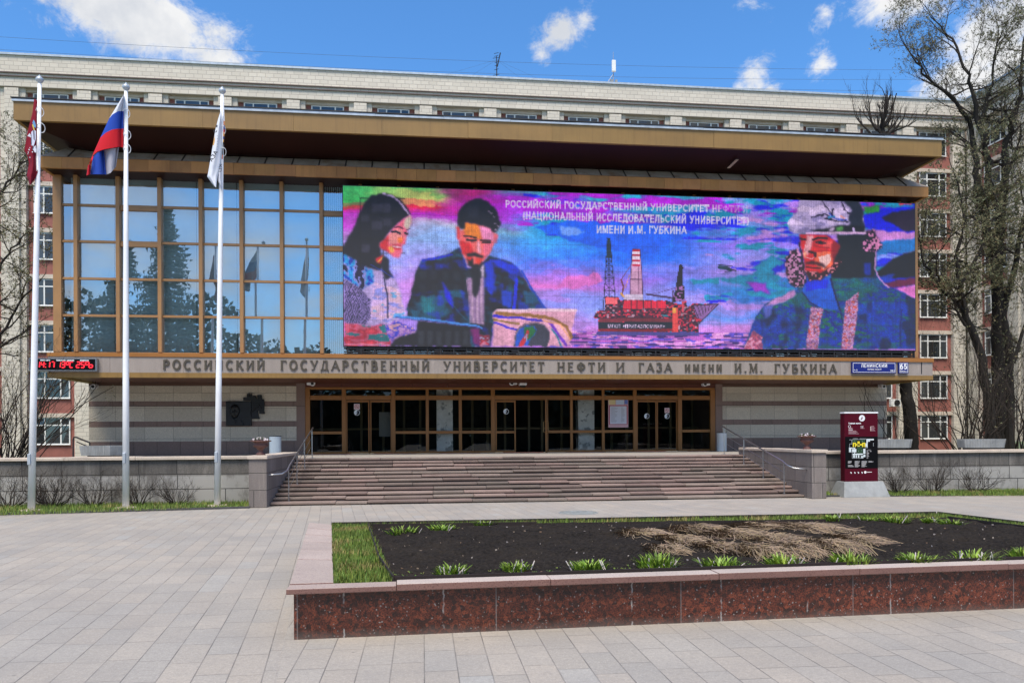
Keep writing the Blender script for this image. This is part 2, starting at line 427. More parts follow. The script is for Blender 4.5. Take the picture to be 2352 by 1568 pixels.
def granite_red():
    m, t, p = new_mat('polished_red_granite')
    P = pos(t)
    vcol = t.voro(P, 90.0, 'F1', 'Color')
    r = t.sep(vcol)
    rb = t.sep(t.voro(t.vm('ADD', P, t.vm('SCALE', t.new('ShaderNodeTexNoise').outputs['Color'], 0.02)), 26.0, 'F1', 'Color'))
    col = t.mix(t.rng(r[0], 0.15, 0.9), (0.060, 0.015, 0.010), (0.16, 0.042, 0.024))
    col = t.mix(t.rng(rb[0], 0.72, 0.80, 0, 0.7), col, (0.21, 0.055, 0.028))
    col = t.mix(t.rng(rb[1], 0.74, 0.82, 0, 0.75), col, (0.022, 0.012, 0.011))
    col = t.mix(t.rng(t.noise(P, 75.0, 3.0, 0.7), 0.52, 0.60), col, (0.014, 0.010, 0.010))
    col = t.mix(t.rng(r[1], 0.982, 0.986), col, (0.24, 0.21, 0.20))
    x, y, z = t.sep(P)
    col = t.mix(t.rng(t.noise(P, 2.2, 3.0), 0.4, 0.7, 0, 0.35), col, t.mix(1.0, col, (0.5, 0.5, 0.5), 'MULTIPLY'))
    pn = t.white(t.comb(t.m('FLOOR', t.m('DIVIDE', t.m('ADD', x, 1.12), 1.78)), 2.0, 5.0)); pk = t.m('ADD', 0.78, t.m('MULTIPLY', pn, 0.4))
    col = t.mix(1.0, col, t.comb(pk, pk, pk), 'MULTIPLY')
    spl = t.m('MULTIPLY', t.rng(t.m('ADD', z, t.m('MULTIPLY', t.noise(P, 6.0, 4.0), 0.10)), 0.05, 0.13, 1.0, 0.0), 0.45)
    col = t.mix(spl, col, (0.13, 0.11, 0.10))
    fx = t.m('FRACT', t.m('DIVIDE', t.m('ADD', x, 1.12), 1.78))
    jx = t.rng(t.m('MINIMUM', fx, t.m('SUBTRACT', 1.0, fx)), 0.001, 0.004, 1.0, 0.0)
    wig = t.m('MULTIPLY', t.m('SUBTRACT', t.noise(t.comb(x, 0, t.m('MULTIPLY', z, 3.0)), 9.0, 4.0), 0.5), 0.03)
    sf = t.m('FRACT', t.m('DIVIDE', t.m('ADD', t.m('ADD', x, wig), 0.27), 0.89))
    drip = t.m('MULTIPLY', t.rng(t.m('ABSOLUTE', t.m('SUBTRACT', sf, 0.5)), 0.004, 0.011, 1.0, 0.0),
               t.rng(t.noise(t.comb(t.m('MULTIPLY', x, 1.2), 2.0, t.m('MULTIPLY', z, 2.0)), 3.1, 3.0), 0.5, 0.58))
    col = t.mix(t.m('MULTIPLY', jx, 0.6), col, (0.2, 0.19, 0.185))
    col = t.mix(t.m('MULTIPLY', drip, 0.75), col, (0.34, 0.33, 0.32))
    t.put(p.inputs['Base Color'], col); p.inputs['Roughness'].default_value = 0.28
    return m
M['granite_red'] = granite_red()

def paving():
    m, t, p = new_mat('granite_paving_slabs')
    P = pos(t); x, y, z = t.sep(P)
    left = t.rng(t.m('ADD', x, t.m('MULTIPLY', y, 0.118)), -0.42, -0.40, 1.0, 0.0)     # the slabs left of the bed run at a slight angle
    far = t.rng(y, 12.6, 12.62)
    k = t.m('MAXIMUM', left, t.m('MULTIPLY', far, 1.0))
    xr = t.m('ADD', x, t.m('MULTIPLY', t.m('MULTIPLY', y, 0.118), k))
    yr = t.m('SUBTRACT', y, t.m('MULTIPLY', t.m('MULTIPLY', x, 0.03), k))
    j, r, r2 = t.cells(yr, xr, 0.56, 0.255, 0.006)
    j2 = t.m('MULTIPLY', j, t.rng(t.noise(P, 1.7, 3.0), 0.34, 0.64, 0.25, 1.0))
    k3 = t.m('ADD', 0.94, t.m('MULTIPLY', r, 0.12))
    patch = t.noise(P, 0.22, 3.0, 0.55)
    col = t.mix(t.rng(t.m('ADD', r2, t.m('MULTIPLY', t.m('SUBTRACT', patch, 0.5), 1.8)), 0.0, 1.0), (0.345, 0.322, 0.285), (0.39, 0.345, 0.288))
    col = t.mix(t.m('MULTIPLY', t.rng(r, 0.95, 0.96), 0.35), col, (0.33, 0.345, 0.335))
    col = t.mix(1.0, col, t.comb(k3, k3, k3), 'MULTIPLY')
    g1 = t.noise(P, 110.0, 3.0, 0.75); g2 = t.noise(P, 60.0, 2.0, 0.6)
    col = t.mix(t.rng(g1, 0.52, 0.66, 0, 0.55), col, (0.17, 0.16, 0.15))
    col = t.mix(t.rng(g2, 0.54, 0.66, 0, 0.35), col, (0.60, 0.55, 0.50))
    dirt = t.noise(P, 0.8, 6.0, 0.65)
    col = t.mix(t.rng(dirt, 0.42, 0.70, 0.0, 0.42), col, (0.22, 0.21, 0.20))
    g3 = t.noise(P, 24.0, 4.0, 0.7)
    col = t.mix(t.rng(g3, 0.42, 0.66, 0, 0.36), col, (0.20, 0.185, 0.17))
    st1 = t.noise(P, 0.42, 7.0, 0.7, 0.4)
    col = t.mix(t.rng(st1, 0.52, 0.66, 0.0, 0.30), col, (0.24, 0.225, 0.205))
    gum = t.voro(P, 2.3); gr = t.sep(t.voro(P, 2.3, 'F1', 'Color'))[0]
    col = t.mix(t.m('MULTIPLY', t.m('MULTIPLY', t.rng(gum, 0.03, 0.05, 1.0, 0.0), t.rng(gr, 0.55, 0.56)), 0.5), col, (0.12, 0.115, 0.11))
    col = t.mix(t.m('MULTIPLY', j2, 0.8), col, (0.085, 0.08, 0.075))
    t.put(p.inputs['Base Color'], col); p.inputs['Roughness'].default_value = 0.72
    b = t.new('ShaderNodeBump'); b.inputs['Strength'].default_value = 0.5; b.inputs['Distance'].default_value = 0.008
    t.put(b.inputs['Height'], t.m('SUBTRACT', t.m('ADD', t.m('MULTIPLY', r, 0.5), t.m('MULTIPLY', g1, 0.3)), j)); t.l.new(b.outputs[0], p.inputs['Normal'])
    return m
M['paving'] = paving()

def soil_mat():
    m, t, p = new_mat('black_soil')
    P = pos(t)
    col = t.mix(t.rng(t.noise(P, 26.0, 6.0, 0.7), 0.35, 0.65), (0.006, 0.005, 0.0045), (0.034, 0.028, 0.023))
    col = t.mix(t.rng(t.noise(P, 1.3, 6.0, 0.7), 0.45, 0.7, 0, 0.5), col, (0.042, 0.033, 0.025))
    v = t.voro(P, 34.0, 'F1', 'Color'); vs = t.sep(v)
    d = t.voro(P, 34.0)
    chip = t.m('MULTIPLY', t.rng(vs[0], 0.965, 0.97), t.rng(d, 0.16, 0.2, 1.0, 0.0))
    col = t.mix(chip, col, t.mix(vs[1], (0.10, 0.075, 0.05), (0.28, 0.24, 0.20)))
    t.put(p.inputs['Base Color'], col); p.inputs['Roughness'].default_value = 0.95; p.inputs['Specular IOR Level'].default_value = 0.15
    b = t.new('ShaderNodeBump'); b.inputs['Strength'].default_value = 1.0; b.inputs['Distance'].default_value = 0.04
    t.put(b.inputs['Height'], t.noise(P, 22.0, 6.0, 0.7)); t.l.new(b.outputs[0], p.inputs['Normal'])
    return m
M['soil'] = soil_mat()
M['turf'] = mat('turf_soil', (0.10, 0.125, 0.032), 0.9, 0.0, 0.35, 6.0, speck=[(9.0, 0.56, (0.15, 0.125, 0.06))], bump=0.5)

# ------------------------------------------------------------------ stroke lettering
def arc(cx, cy, rx, ry, a0, a1, n=9):
    return [(cx + rx * math.cos(R(a0 + (a1 - a0) * k / n)), cy + ry * math.sin(R(a0 + (a1 - a0) * k / n))) for k in range(n + 1)]
st = lambda x: (1, [(x, 0), (x, 1)])
GL = {
 'А': (.80, [(0, [(.03, 0), (.40, 1)]), (1, [(.40, 1), (.77, 0)]), (0, [(.16, .32), (.64, .32)])], [(.03, 0), (.77, 0)]),
 'Б': (.68, [st(.12), (0, [(.12, .96), (.6, .96)]), (1, [(.12, .56), (.38, .56)] + arc(.38, .3, .24, .26, 90, -90) + [(.12, .04)])], []),
 'В': (.70, [st(.12), (1, [(.12, .96), (.36, .96)] + arc(.36, .75, .2, .21, 90, -90) + [(.12, .54)]), (1, [(.12, .53), (.38, .53)] + arc(.38, .285, .25, .245, 90, -90) + [(.12, .04)])], [(.12, 0), (.12, 1)]),
 'Г': (.60, [st(.12), (0, [(.12, .96), (.58, .96)]), (0, [(.57, .96), (.57, .75)])], [(.12, 0), (.12, 1)]),
 'Д': (.84, [(0, [(.16, .05), (.32, .97)]), (1, [(.64, 0), (.64, 1)]), (0, [(.26, .96), (.72, .96)]), (0, [(.02, .04), (.82, .04)]), (0, [(.04, -.17), (.04, .04)]), (0, [(.80, -.17), (.80, .04)])], []),
 'Е': (.64, [st(.12), (0, [(.12, .96), (.58, .96)]), (0, [(.12, .52), (.5, .52)]), (0, [(.12, .04), (.60, .04)])], [(.12, 0), (.12, 1)]),
 'Ж': (1.0, [st(.5), (0, [(.04, 1), (.48, .5)]), (0, [(.96, 1), (.52, .5)]), (1, [(.48, .5), (.04, 0)]), (1, [(.52, .5), (.96, 0)])], []),
 'З': (.62, [(1, arc(.28, .75, .24, .22, 150, -80)), (1, arc(.28, .29, .28, .26, 85, -150))], []),
 'И': (.80, [st(.13), st(.67), (0, [(.13, .06), (.67, .94)])], [(.13, 0), (.13, 1), (.67, 0), (.67, 1)]),
 'Й': (.80, [st(.13), st(.67), (0, [(.13, .06), (.67, .94)]), (0, arc(.40, 1.28, .17, .14, 200, 340))], [(.13, 0), (.13, 1), (.67, 0), (.67, 1)]),
 'К': (.76, [st(.13), (0, [(.13, .46), (.62, .97)]), (1, [(.30, .60), (.68, 0)])], [(.13, 0), (.13, 1), (.66, 0), (.62, 1)]),
 'Л': (.76, [(0, [(.02, .04), (.12, .08), (.24, .97)]), (1, [(.63, 0), (.63, 1)]), (0, [(.20, .96), (.66, .96)])], [(.63, 0)]),
 'М': (.94, [(0, [(.10, 0), (.14, 1)]), (1, [(.16, 1), (.46, .08)]), (0, [(.46, .08), (.78, 1)]), (1, [(.80, 1), (.83, 0)])], [(.1, 0), (.83, 0), (.12, 1), (.82, 1)]),
 'Н': (.80, [st(.13), st(.67), (0, [(.13, .52), (.67, .52)])], [(.13, 0), (.13, 1), (.67, 0), (.67, 1)]),
 'О': (.82, [(1, arc(.41, .5, .34, .48, 0, 360, 20))], []),
 'П': (.80, [st(.13), st(.67), (0, [(.13, .96), (.67, .96)])], [(.13, 0), (.67, 0), (.13, 1), (.67, 1)]),
 'Р': (.66, [st(.13), (1, [(.13, .96), (.36, .96)] + arc(.36, .71, .23, .25, 90, -90) + [(.13, .46)])], [(.13, 0), (.13, 1)]),
 'С': (.74, [(1, arc(.42, .5, .34, .48, 48, 312, 14))], []),
 'Т': (.72, [st(.36), (0, [(.03, .96), (.69, .96)]), (0, [(.04, .96), (.04, .76)]), (0, [(.68, .96), (.68, .76)])], [(.36, 0)]),
 'У': (.74, [(0, [(.68, 1), (.34, .10), (.22, .02), (.10, .06)]), (1, [(.08, 1), (.42, .36)])], [(.08, 1), (.68, 1)]),
 'Ф': (.90, [st(.45), (1, arc(.45, .53, .37, .29, 0, 360, 18))], [(.45, 0), (.45, 1)]),
 'Х': (.74, [(1, [(.06, 1), (.68, 0)]), (0, [(.68, 1), (.06, 0)])], []),
 'Ц': (.84, [st(.13), st(.67), (0, [(.13, .04), (.80, .04)]), (0, [(.80, .04), (.80, -.2)])], []),
 'Ь': (.66, [st(.13), (1, [(.13, .55), (.36, .55)] + arc(.36, .295, .23, .255, 90, -90) + [(.13, .04)])], [(.13, 1)]),
 'Ы': (.94, [st(.13), (1, [(.13, .55), (.34, .55)] + arc(.34, .295, .21, .255, 90, -90) + [(.13, .04)]), st(.81)], [(.13, 1), (.81, 0), (.81, 1)]),
 'Я': (.70, [st(.57), (1, [(.57, .96), (.34, .96)] + arc(.34, .71, .23, .25, 90, 270) + [(.57, .46)]), (0, [(.36, .46), (.08, 0)])], []),
 'I': (.3, [st(.15)], []),
 '1': (.46, [st(.28), (0, [(.28, .98), (.06, .76)])], []),
 '2': (.62, [(1, arc(.3, .72, .23, .24, 160, -30) + [(.08, .05), (.56, .05)])], []),
 '3': (.62, [(1, arc(.28, .75, .22, .21, 150, -85)), (1, arc(.28, .29, .26, .25, 85, -150))], []),
 '5': (.64, [(1, [(.52, .95), (.16, .95), (.12, .52)] + arc(.30, .33, .25, .28, 110, -150))], []),
 '6': (.66, [(1, arc(.33, .32, .24, .28, 0, 360, 16)), (1, [(.09, .35), (.14, .70), (.28, .90), (.50, .96)])], []),
 '0': (.62, [(1, arc(.31, .5, .24, .46, 0, 360, 16))], []),
 '.': (.28, [(1, [(.14, 0), (.14, .14)])], []),
 '(': (.34, [(0, arc(.46, .45, .34, .68, 130, 230))], []),
 ')': (.34, [(0, arc(-.12, .45, .34, .68, 50, -50))], []),
 '«': (.5, [(0, [(.24, .75), (.08, .5), (.24, .25)]), (0, [(.44, .75), (.28, .5), (.44, .25)])], []),
 '»': (.5, [(0, [(.06, .75), (.22, .5), (.06, .25)]), (0, [(.26, .75), (.42, .5), (.26, .25)])], []),
 '/': (.4, [(0, [(.04, 0), (.36, 1)])], []),
 '<': (.9, [(1, [(.08, .5), (.85, .5)]), (1, [(.35, .8), (.06, .5), (.35, .2)])], []),
 '>': (.9, [(1, [(.05, .5), (.82, .5)]), (1, [(.55, .8), (.84, .5), (.55, .2)])], []),
}
def strokes(text, x0, x1, z0, h, gap=.14, space=.5, serif=False):
    """list of (weight, points) that fit the text between x0 and x1"""
    w = 0; items = []
    for ch in text:
        if ch == ' ': w += space; continue
        k = .74 if ch.islower() else 1.0
        g = GL.get(ch.upper())
        if not g: continue
        items.append((w, k, g)); w += g[0] * k + gap
    w -= gap
    s = (x1 - x0) / w
    out = []
    for ox, k, g in items:
        for wt, pts in g[1]:
            out.append((wt, [(x0 + (ox + px * k) * s, z0 + pz * h * k) for px, pz in pts]))
        if serif:
            for px, pz in g[2]:
                cx = x0 + (ox + px * k) * s; cz = z0 + (.025 if pz == 0 else .975) * h * k
                out.append((2, [(cx - .13 * s, cz), (cx + .13 * s, cz)]))
    return out
def ribbon(mb, pts, w, y0, y1, c=(1, 1, 1)):
    pts = [Vector((p[0], p[1])) for p in pts]
    L, Rr = [], []
    closed = (pts[0] - pts[-1]).length < 1e-6
    for k, p in enumerate(pts):
        if closed and k in (0, len(pts) - 1): d1 = pts[-1] - pts[-2]; d2 = pts[1] - pts[0]
        else:
            d1 = p - pts[k - 1] if k else pts[1] - p
            d2 = pts[k + 1] - p if k < len(pts) - 1 else p - pts[k - 1]
        d1.normalize(); d2.normalize()
        d = (d1 + d2)
        if d.length < 1e-6: d = d1
        d.normalize()
        nrm = Vector((-d.y, d.x)); sc = 1 / max(.5, abs(d.dot(d1)))
        L.append(p + nrm * w / 2 * sc); Rr.append(p - nrm * w / 2 * sc)
    rows = []
    for a, b in zip(L, Rr):
        rows.append([(a.x, y1, a.y), (a.x, y0, a.y), (b.x, y0, b.y), (b.x, y1, b.y)])
    mb.grid(rows, c)
    if not closed:
        mb.face(rows[0][::-1], c); mb.face(rows[-1], c)
def lettering(mb, text, x0, x1, z0, h, y, depth=.01, wt=.16, thin=None, serif=False, c=(1, 1, 1), gap=.14, space=.5):
    """raised letters on a wall facing -Y; every stroke stands a hair prouder than the one before"""
    thin = wt if thin is None else thin
    for i, (k, pts) in enumerate(strokes(text, x0, x1, z0, h, gap, space, serif)):
        ribbon(mb, pts, h * (wt if k == 1 else thin if k == 0 else thin * .8), y - depth - .0004 * (i % 9), y, c)
    return mb
rng = random.Random(7)
T = 1.12                                   # terrace height
YE1, YE2, YG, YB, YW, YL = 26.0, 27.3, 28.2, 27.4, 30.5, 27.55

# ------------------------------------------------------------------ ground
g = MB(); g.face([(-900, -900, -.03), (900, -900, -.03), (900, 900, -.03), (-900, 900, -.03)])
tag(g.build('ground', M['turf']), kind='structure')
g = MB(); g.face([(-60, -60, 0), (60, -60, 0), (60, 21.9, 0), (-60, 21.9, 0)])
tag(g.build('plaza_paving', M['paving']), kind='structure')
SX0, SX1 = -3.97, 10.70                    # stairs
g = MB()
g.box(-80, SX0 - .45, 21.9, 27.4, -.02, T); g.box(SX1 + .45, 80, 21.9, 27.4, -.02, T); g.box(-12.4, SX0 - .45, 27.4, 30.45, -.02, T - .001); g.box(SX1 + .45, 19.2, 27.4, 30.45, -.02, T - .001); g.box(SX0 - .45, SX1 + .45, 24.9, 30.45, -.02, T)
tag(g.build('terrace', M['paving']), kind='structure')

# ------------------------------------------------------------------ university pavilion
pav = thing('university_pavilion', 'ochre and glass university pavilion with wide flat double eaves above the granite steps', 'university building', (3.4, 29, T))
# upper flat roof: fascia, zinc trim, sloping soffit
xl, xr = ax(31, 250, YE1), ax(2163, 342, YE1)
zt = (az(32, 232, YE1) + az(2163, 324, YE1)) / 2
zb = (az(32, 274, YE1) + az(2163, 361, YE1)) / 2
zs = az(136, 340, YE2 + .25)
YR = 46
roof = MB()
nfp = 11
for k in range(nfp):
    a = xl + (xr - xl) * k / nfp; b = xl + (xr - xl) * (k + 1) / nfp - .005; q = rng.uniform(.93, 1.06)
    roof.box(a, b, YE1 + rng.uniform(-.006, .006), YE1 + .12, zb + rng.uniform(-.004, .004), zt, (q, q * rng.uniform(.98, 1.02), q))
roof.box(xl, xl + .12, YE1 + .12, YR, zb, zt); roof.box(xr - .12, xr, YE1 + .12, YR, zb, zt)
ro = roof.build('upper_roof', M['ochre'], pav)
trim = MB()
nseg = 14
for k in range(nseg):
    a = xl - .04 + (xr - xl + .08) * k / nseg; b = xl - .04 + (xr - xl + .08) * (k + 1) / nseg - .004
    dz = rng.uniform(-.012, .012)
    trim.box(a, b, YE1 - .05, YE1 + .3, zt + .002, zt + .075 + dz)
trim.box(xl - .04, xr + .04, YE1 + .3, YR, zt + .002, zt + .06)
trim.build('zinc_trim', M['zinc'], ro)
tr2 = MB(); tr2.box(xl - .06, xr + .06, YE1 - .07, YE1 + .25, zt + .092, zt + .125); tr2.build('drip_edge', M['darkmetal'], ro)
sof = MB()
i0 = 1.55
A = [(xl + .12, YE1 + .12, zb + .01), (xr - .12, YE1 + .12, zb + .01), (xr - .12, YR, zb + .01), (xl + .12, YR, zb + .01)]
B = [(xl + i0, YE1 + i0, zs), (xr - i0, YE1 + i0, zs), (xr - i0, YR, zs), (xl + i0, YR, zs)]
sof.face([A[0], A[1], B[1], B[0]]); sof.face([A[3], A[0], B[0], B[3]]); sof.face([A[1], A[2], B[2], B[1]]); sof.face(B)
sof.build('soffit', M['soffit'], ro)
pa = at(1690, 377, YE1 + .8)
pt = MB(); pt.hexa([(pa.x - .1, YE1 + .55, zb - .20), (pa.x + .0, YE1 + .55, zb - .20), (pa.x - .12, YE1 + 1.05, zb - .33), (pa.x - .22, YE1 + 1.05, zb - .33),
         (pa.x - .1, YE1 + .55, zb - .18), (pa.x + .0, YE1 + .55, zb - .18), (pa.x - .12, YE1 + 1.05, zb - .31), (pa.x - .22, YE1 + 1.05, zb - .31)])
pt.build('loose_strip', M['roofmetal'], ro)
# lower pitched eave
xl2, xr2 = ax(91, 370, YE2), ax(2133, 444, YE2)
z2t = (az(91, 355, YE2) + az(2135, 433, YE2)) / 2
z2b = (az(91, 382, YE2) + az(2131, 454, YE2)) / 2
z2r = z2t + 1.05
lo = MB()
n2_ = 46
for k in range(n2_):
    a = xl2 + (xr2 - xl2) * k / n2_; b = xl2 + (xr2 - xl2) * (k + 1) / n2_ - .006
    q = rng.uniform(.82, 1.12); o = rng.uniform(-.012, .012)
    c = (q, q * rng.uniform(.95, 1.04), q * rng.uniform(.9, 1.08))
    lo.box(a, b, YE2 + o, YE2 + .1, z2b + rng.uniform(-.008, .008), z2t, c)
lo.box(xl2, xl2 + .1, YE2 + .11, YG + 6, z2b, z2t); lo.box(xr2 - .1, xr2, YE2 + .11, YG + 6, z2b, z2t)
M['eave_t'] = mat('brown_eave_sheets', (0.36, 0.172, 0.055), 0.5, 0.0, 0.2, 1.2, streak=0.4, rust=(0.40, 0.19, 0.06), tint=True, spec=0.3)
loo = lo.build('lower_eave', M['eave_t'], pav)
rf = MB(); sl = 1.25
P0 = [(xl2, YE2 - .01, z2t + .005), (xr2, YE2 - .01, z2t + .005)]
rf.face([P0[0], P0[1], (xr2 - sl, YE2 + sl, z2r), (xl2 + sl, YE2 + sl, z2r)])
rf.face([(xl2, YG + 6, z2t + .005), P0[0], (xl2 + sl, YE2 + sl, z2r), (xl2 + sl, YG + 6, z2r)])
rf.face([P0[1], (xr2, YG + 6, z2t + .005), (xr2 - sl, YG + 6, z2r), (xr2 - sl, YE2 + sl, z2r)])
sm = rf
k = xl2 + .9
ns = 0
while k < xr2 - .3:
    t1 = min(1, (k - xl2) / sl, (xr2 - k) / sl)
    lean = .32
    sm.hexa([(k - .03, YE2 - .01, z2t + .006), (k + .03, YE2 - .01, z2t + .006), (k + .012 + lean * 0, YE2 + sl * t1, z2t + (z2r - z2t) * t1), (k - .012, YE2 + sl * t1, z2t + (z2r - z2t) * t1),
             (k - .012, YE2 - .01, z2t + .04), (k + .012, YE2 - .01, z2t + .04), (k + .012, YE2 + sl * t1, z2t + .04 + (z2r - z2t) * t1), (k - .012, YE2 + sl * t1, z2t + .04 + (z2r - z2t) * t1)], (.12, .1, .1))
    k += .92
M['roofmetal_t'] = mat('weathered_roof_sheets', (0.40, 0.31, 0.24), 0.6, 0.0, 0.25, 1.5, streak=0.3, rust=(0.24, 0.115, 0.05), tint=True)
rf.build('metal_roof', M['roofmetal_t'], loo)
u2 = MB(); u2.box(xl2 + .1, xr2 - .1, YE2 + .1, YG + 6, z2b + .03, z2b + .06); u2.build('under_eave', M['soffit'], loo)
# attic behind, body of the building
XL, XR = ax(125, 600, YG), ax(2104, 640, YG)
bd = MB()
bd.box(xl2 + 1.0, xr2 - 1.0, YE2 + 1.05, YR - 1, z2t + .3, zb - .05)
bd.box(XL + .05, XR - .05, YG + 3.2, YR - 1, T + 3.0, z2t)
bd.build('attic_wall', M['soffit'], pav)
# curtain wall
zg0, zg1 = az(230, 809, YG), z2b + .03
rowz = [zg0] + [az(230, y, YG) for y in (725.5, 641, 556, 473)] + [az(230, 401, YG) + .08]
mull_px = [174, 272, 370, 467, 561, 652, 745, 830, 919, 1007, 1093, 1179, 1263, 1347, 1429, 1511, 1592, 1673, 1753, 1832, 1913, 1990, 2064]
mx0, mx1 = ax(174, 600, YG - .1), ax(2064, 600, YG - .1)
mx = [mx0 + (mx1 - mx0) * k / 22 for k in range(23)]
cw = MB()
for x in mx:
    cw.box(x - .055, x + .075, YG - .16, YG + .1, zg0, zg1)
cw.box(XL, XL + .27, YG - .12, YG + 3.2, zg0, zg1); cw.box(XR - .3, XR, YG - .12, YG + 3.2, zg0, zg1)
cwo = cw.build('curtain_wall_frame', M['mullion'], pav, bevel=.008)
tr = MB()
edges = [XL + .27] + mx + [XR - .3]
for b in range(len(edges) - 1):
    a0 = edges[b] + (.076 if b else 0); a1 = edges[b + 1] - .056
    if a1 - a0 < .05: continue
    rr = rowz[1:5] if b < 9 else rowz[1:2]
    for z in rr:
        tr.box(a0, a1, YG - .06, YG + .05, z - .035, z + .015)
        tr.box(a0, a1, YG - .03, YG + .045, z + .018, z + .05)
    tr.box(a0, a1, YG - .05, YG + .05, rowz[5] - .03, rowz[5] + .03)
tr.box(XL, XR, YG - .11, YG + .08, zg0 - .07, zg0 - .002)
a0, a1 = mx[1] + .077, mx[2] - .057          # the casement in the third bay has a heavier frame
tr.box(a0, a1, YG - .08, YG + .06, rowz[4] - .15, rowz[4] - .04); tr.box(a0, a1, YG - .08, YG + .06, rowz[3] - .15, rowz[3] - .04)
a0, a1 = mx[6] + .077, mx[7] - .057
tr.box(a0, a1, YG - .08, YG + .06, rowz[4] - .15, rowz[4] - .04); tr.box(a0, a1, YG - .08, YG + .06, rowz[3] - .15, rowz[3] - .04)
tr.build('transoms', M['mullion'], cwo)
for b in range(len(edges) - 1):
    a0 = edges[b] + (.06 if b else .001); a1 = edges[b + 1] - .05
    if a1 - a0 < .05: continue
    rows_ = range(5) if b < 9 else [0]
    for r in rows_:
        z0, z1 = rowz[r], rowz[r + 1]
        tl, tw = rng.uniform(-.006, .006), rng.uniform(-.008, .008)
        p = MB(); p.face([(a0, YG + .0 - tw, z0), (a1, YG + tw, z0), (a1, YG + tw + tl, z1), (a0, YG - tw + tl, z1)])
        p.build('window_pane', M['facade_glass'], pav)
    if b >= 9:
        p = MB(); p.face([(a0, YG, rowz[1] + .05), (a1, YG, rowz[1] + .05), (a1, YG, zg1), (a0, YG, zg1)])
        p.build('window_pane', M['facade_glass'], pav)
bl = MB()
for b in range(len(edges) - 1):
    a0, a1 = edges[b], edges[b + 1]
    if b == 7:
        x = a0
        while x < a1 - .05:
            bl.hexa([(x, YG + .35, zg0), (x + .05, YG + .3, zg0), (x + .05, YG + .31, zg0), (x, YG + .36, zg0), (x, YG + .35, zg1), (x + .05, YG + .3, zg1), (x + .05, YG + .31, zg1), (x, YG + .36, zg1)], (.9, 1, 1.05))
            x += .075
        continue
    q = rng.uniform(.8, 1.1) if b < 9 else .06
    split = a0 + (a1 - a0) * (.84 if b in (1, 3, 4, 9) else 1.0)
    ztop = rowz[5] - .1
    bl.box(a0 + .2 if b == 0 else a0, split - .012, YG + .2, YG + .22, zg0, ztop, (q, q, q))
    if split < a1 - .01: bl.box(split + .012, a1, YG + .2, YG + .22, zg0, ztop, (q * .97, q, q * 1.02))
bl.build('blinds', M['curtain'], pav)
dk = MB(); dk.box(XL + .28, XR - .31, YG + .9, YG + 1.0, zg0, zg1 + .3); dk.build('inner_wall', M['lobby'], pav)
# sign band with raised letters
bx0, bx1 = ax(110, 840, YB), ax(2142, 850, YB)
zB = [(az(500, a, YB) + az(2000, b, YB)) / 2 for a, b in ((866.5, 872.5), (856, 862), (820, 830), (812, 822))]
sb = MB(); sb.box(bx0, bx1, YB, YB + .2, zB[1], zB[2]); sb.box(bx0, bx0 + .2, YB + .2, YW + 4, zB[1], zB[2]); sb.box(bx1 - .2, bx1, YB + .2, YW + 4, zB[1], zB[2])
band = sb.build('sign_band', M['bandstone'], pav)
tb = MB(); tb.box(bx0 - .02, bx1 + .02, YB - .03, YG + 3, zB[2] + .003, zB[3]); tb.box(bx1 - 1.95, bx1 + .03, YB - .045, YB + .5, zB[2] - .02, zB[3] + .004)
tb.build('band_cap', M['frame'], band)
ob = MB(); ob.box(bx0 - .01, bx1 + .01, YB - .015, YB + .3, zB[0], zB[1] - .003); ob.box(bx0 - .01, bx0 + .3, YB + .3, YW + 3.9, zB[0], zB[1] - .003); ob.box(bx1 - .3, bx1 + .01, YB + .3, YW + 3.9, zB[0], zB[1] - .003)
ob.build('lower_trim', M['ochre'], band)
us = MB(); us.box(bx0 + .3, bx1 - .3, YB + .3, YW + 4, zB[0] + .03, zB[0] + .06); us.build('canopy_underside', M['lintel'], band)
bb = MB(); bb.box(bx1 - .48, bx1 - .44, YB - .004, YB + .05, zB[1] + .06, zB[2] - .01); bb.build('band_joint', M['black'], band)
words = [('РОССИЙСКИЙ', 375, 608, 827.5, 848.5), ('ГОСУДАРСТВЕННЫЙ', 645, 986, 828.5, 850), ('УНИВЕРСИТЕТ', 1019, 1250, 830.5, 851), ('НЕФТИ', 1280, 1390, 832, 852.5),
         ('И', 1415, 1434, 833, 852.5), ('ГАЗА', 1467, 1542, 833.5, 853), ('имени', 1573, 1657, 830, 854), ('И.М.', 1687, 1751, 835, 855), ('ГУБКИНА', 1779, 1920, 836, 856)]
for w, a, b, y0, y1 in words:
    mb = MB()
    lettering(mb, w, ax(a, y1, YB), ax(b, y1, YB), az((a + b) / 2, y1, YB), az((a + b) / 2, y0, YB) - az((a + b) / 2, y1, YB), YB - .01, .028, .19 if w != 'имени' else .17, .09, w != 'имени', gap=.34)
    mb.build('word', M['letters'], band)
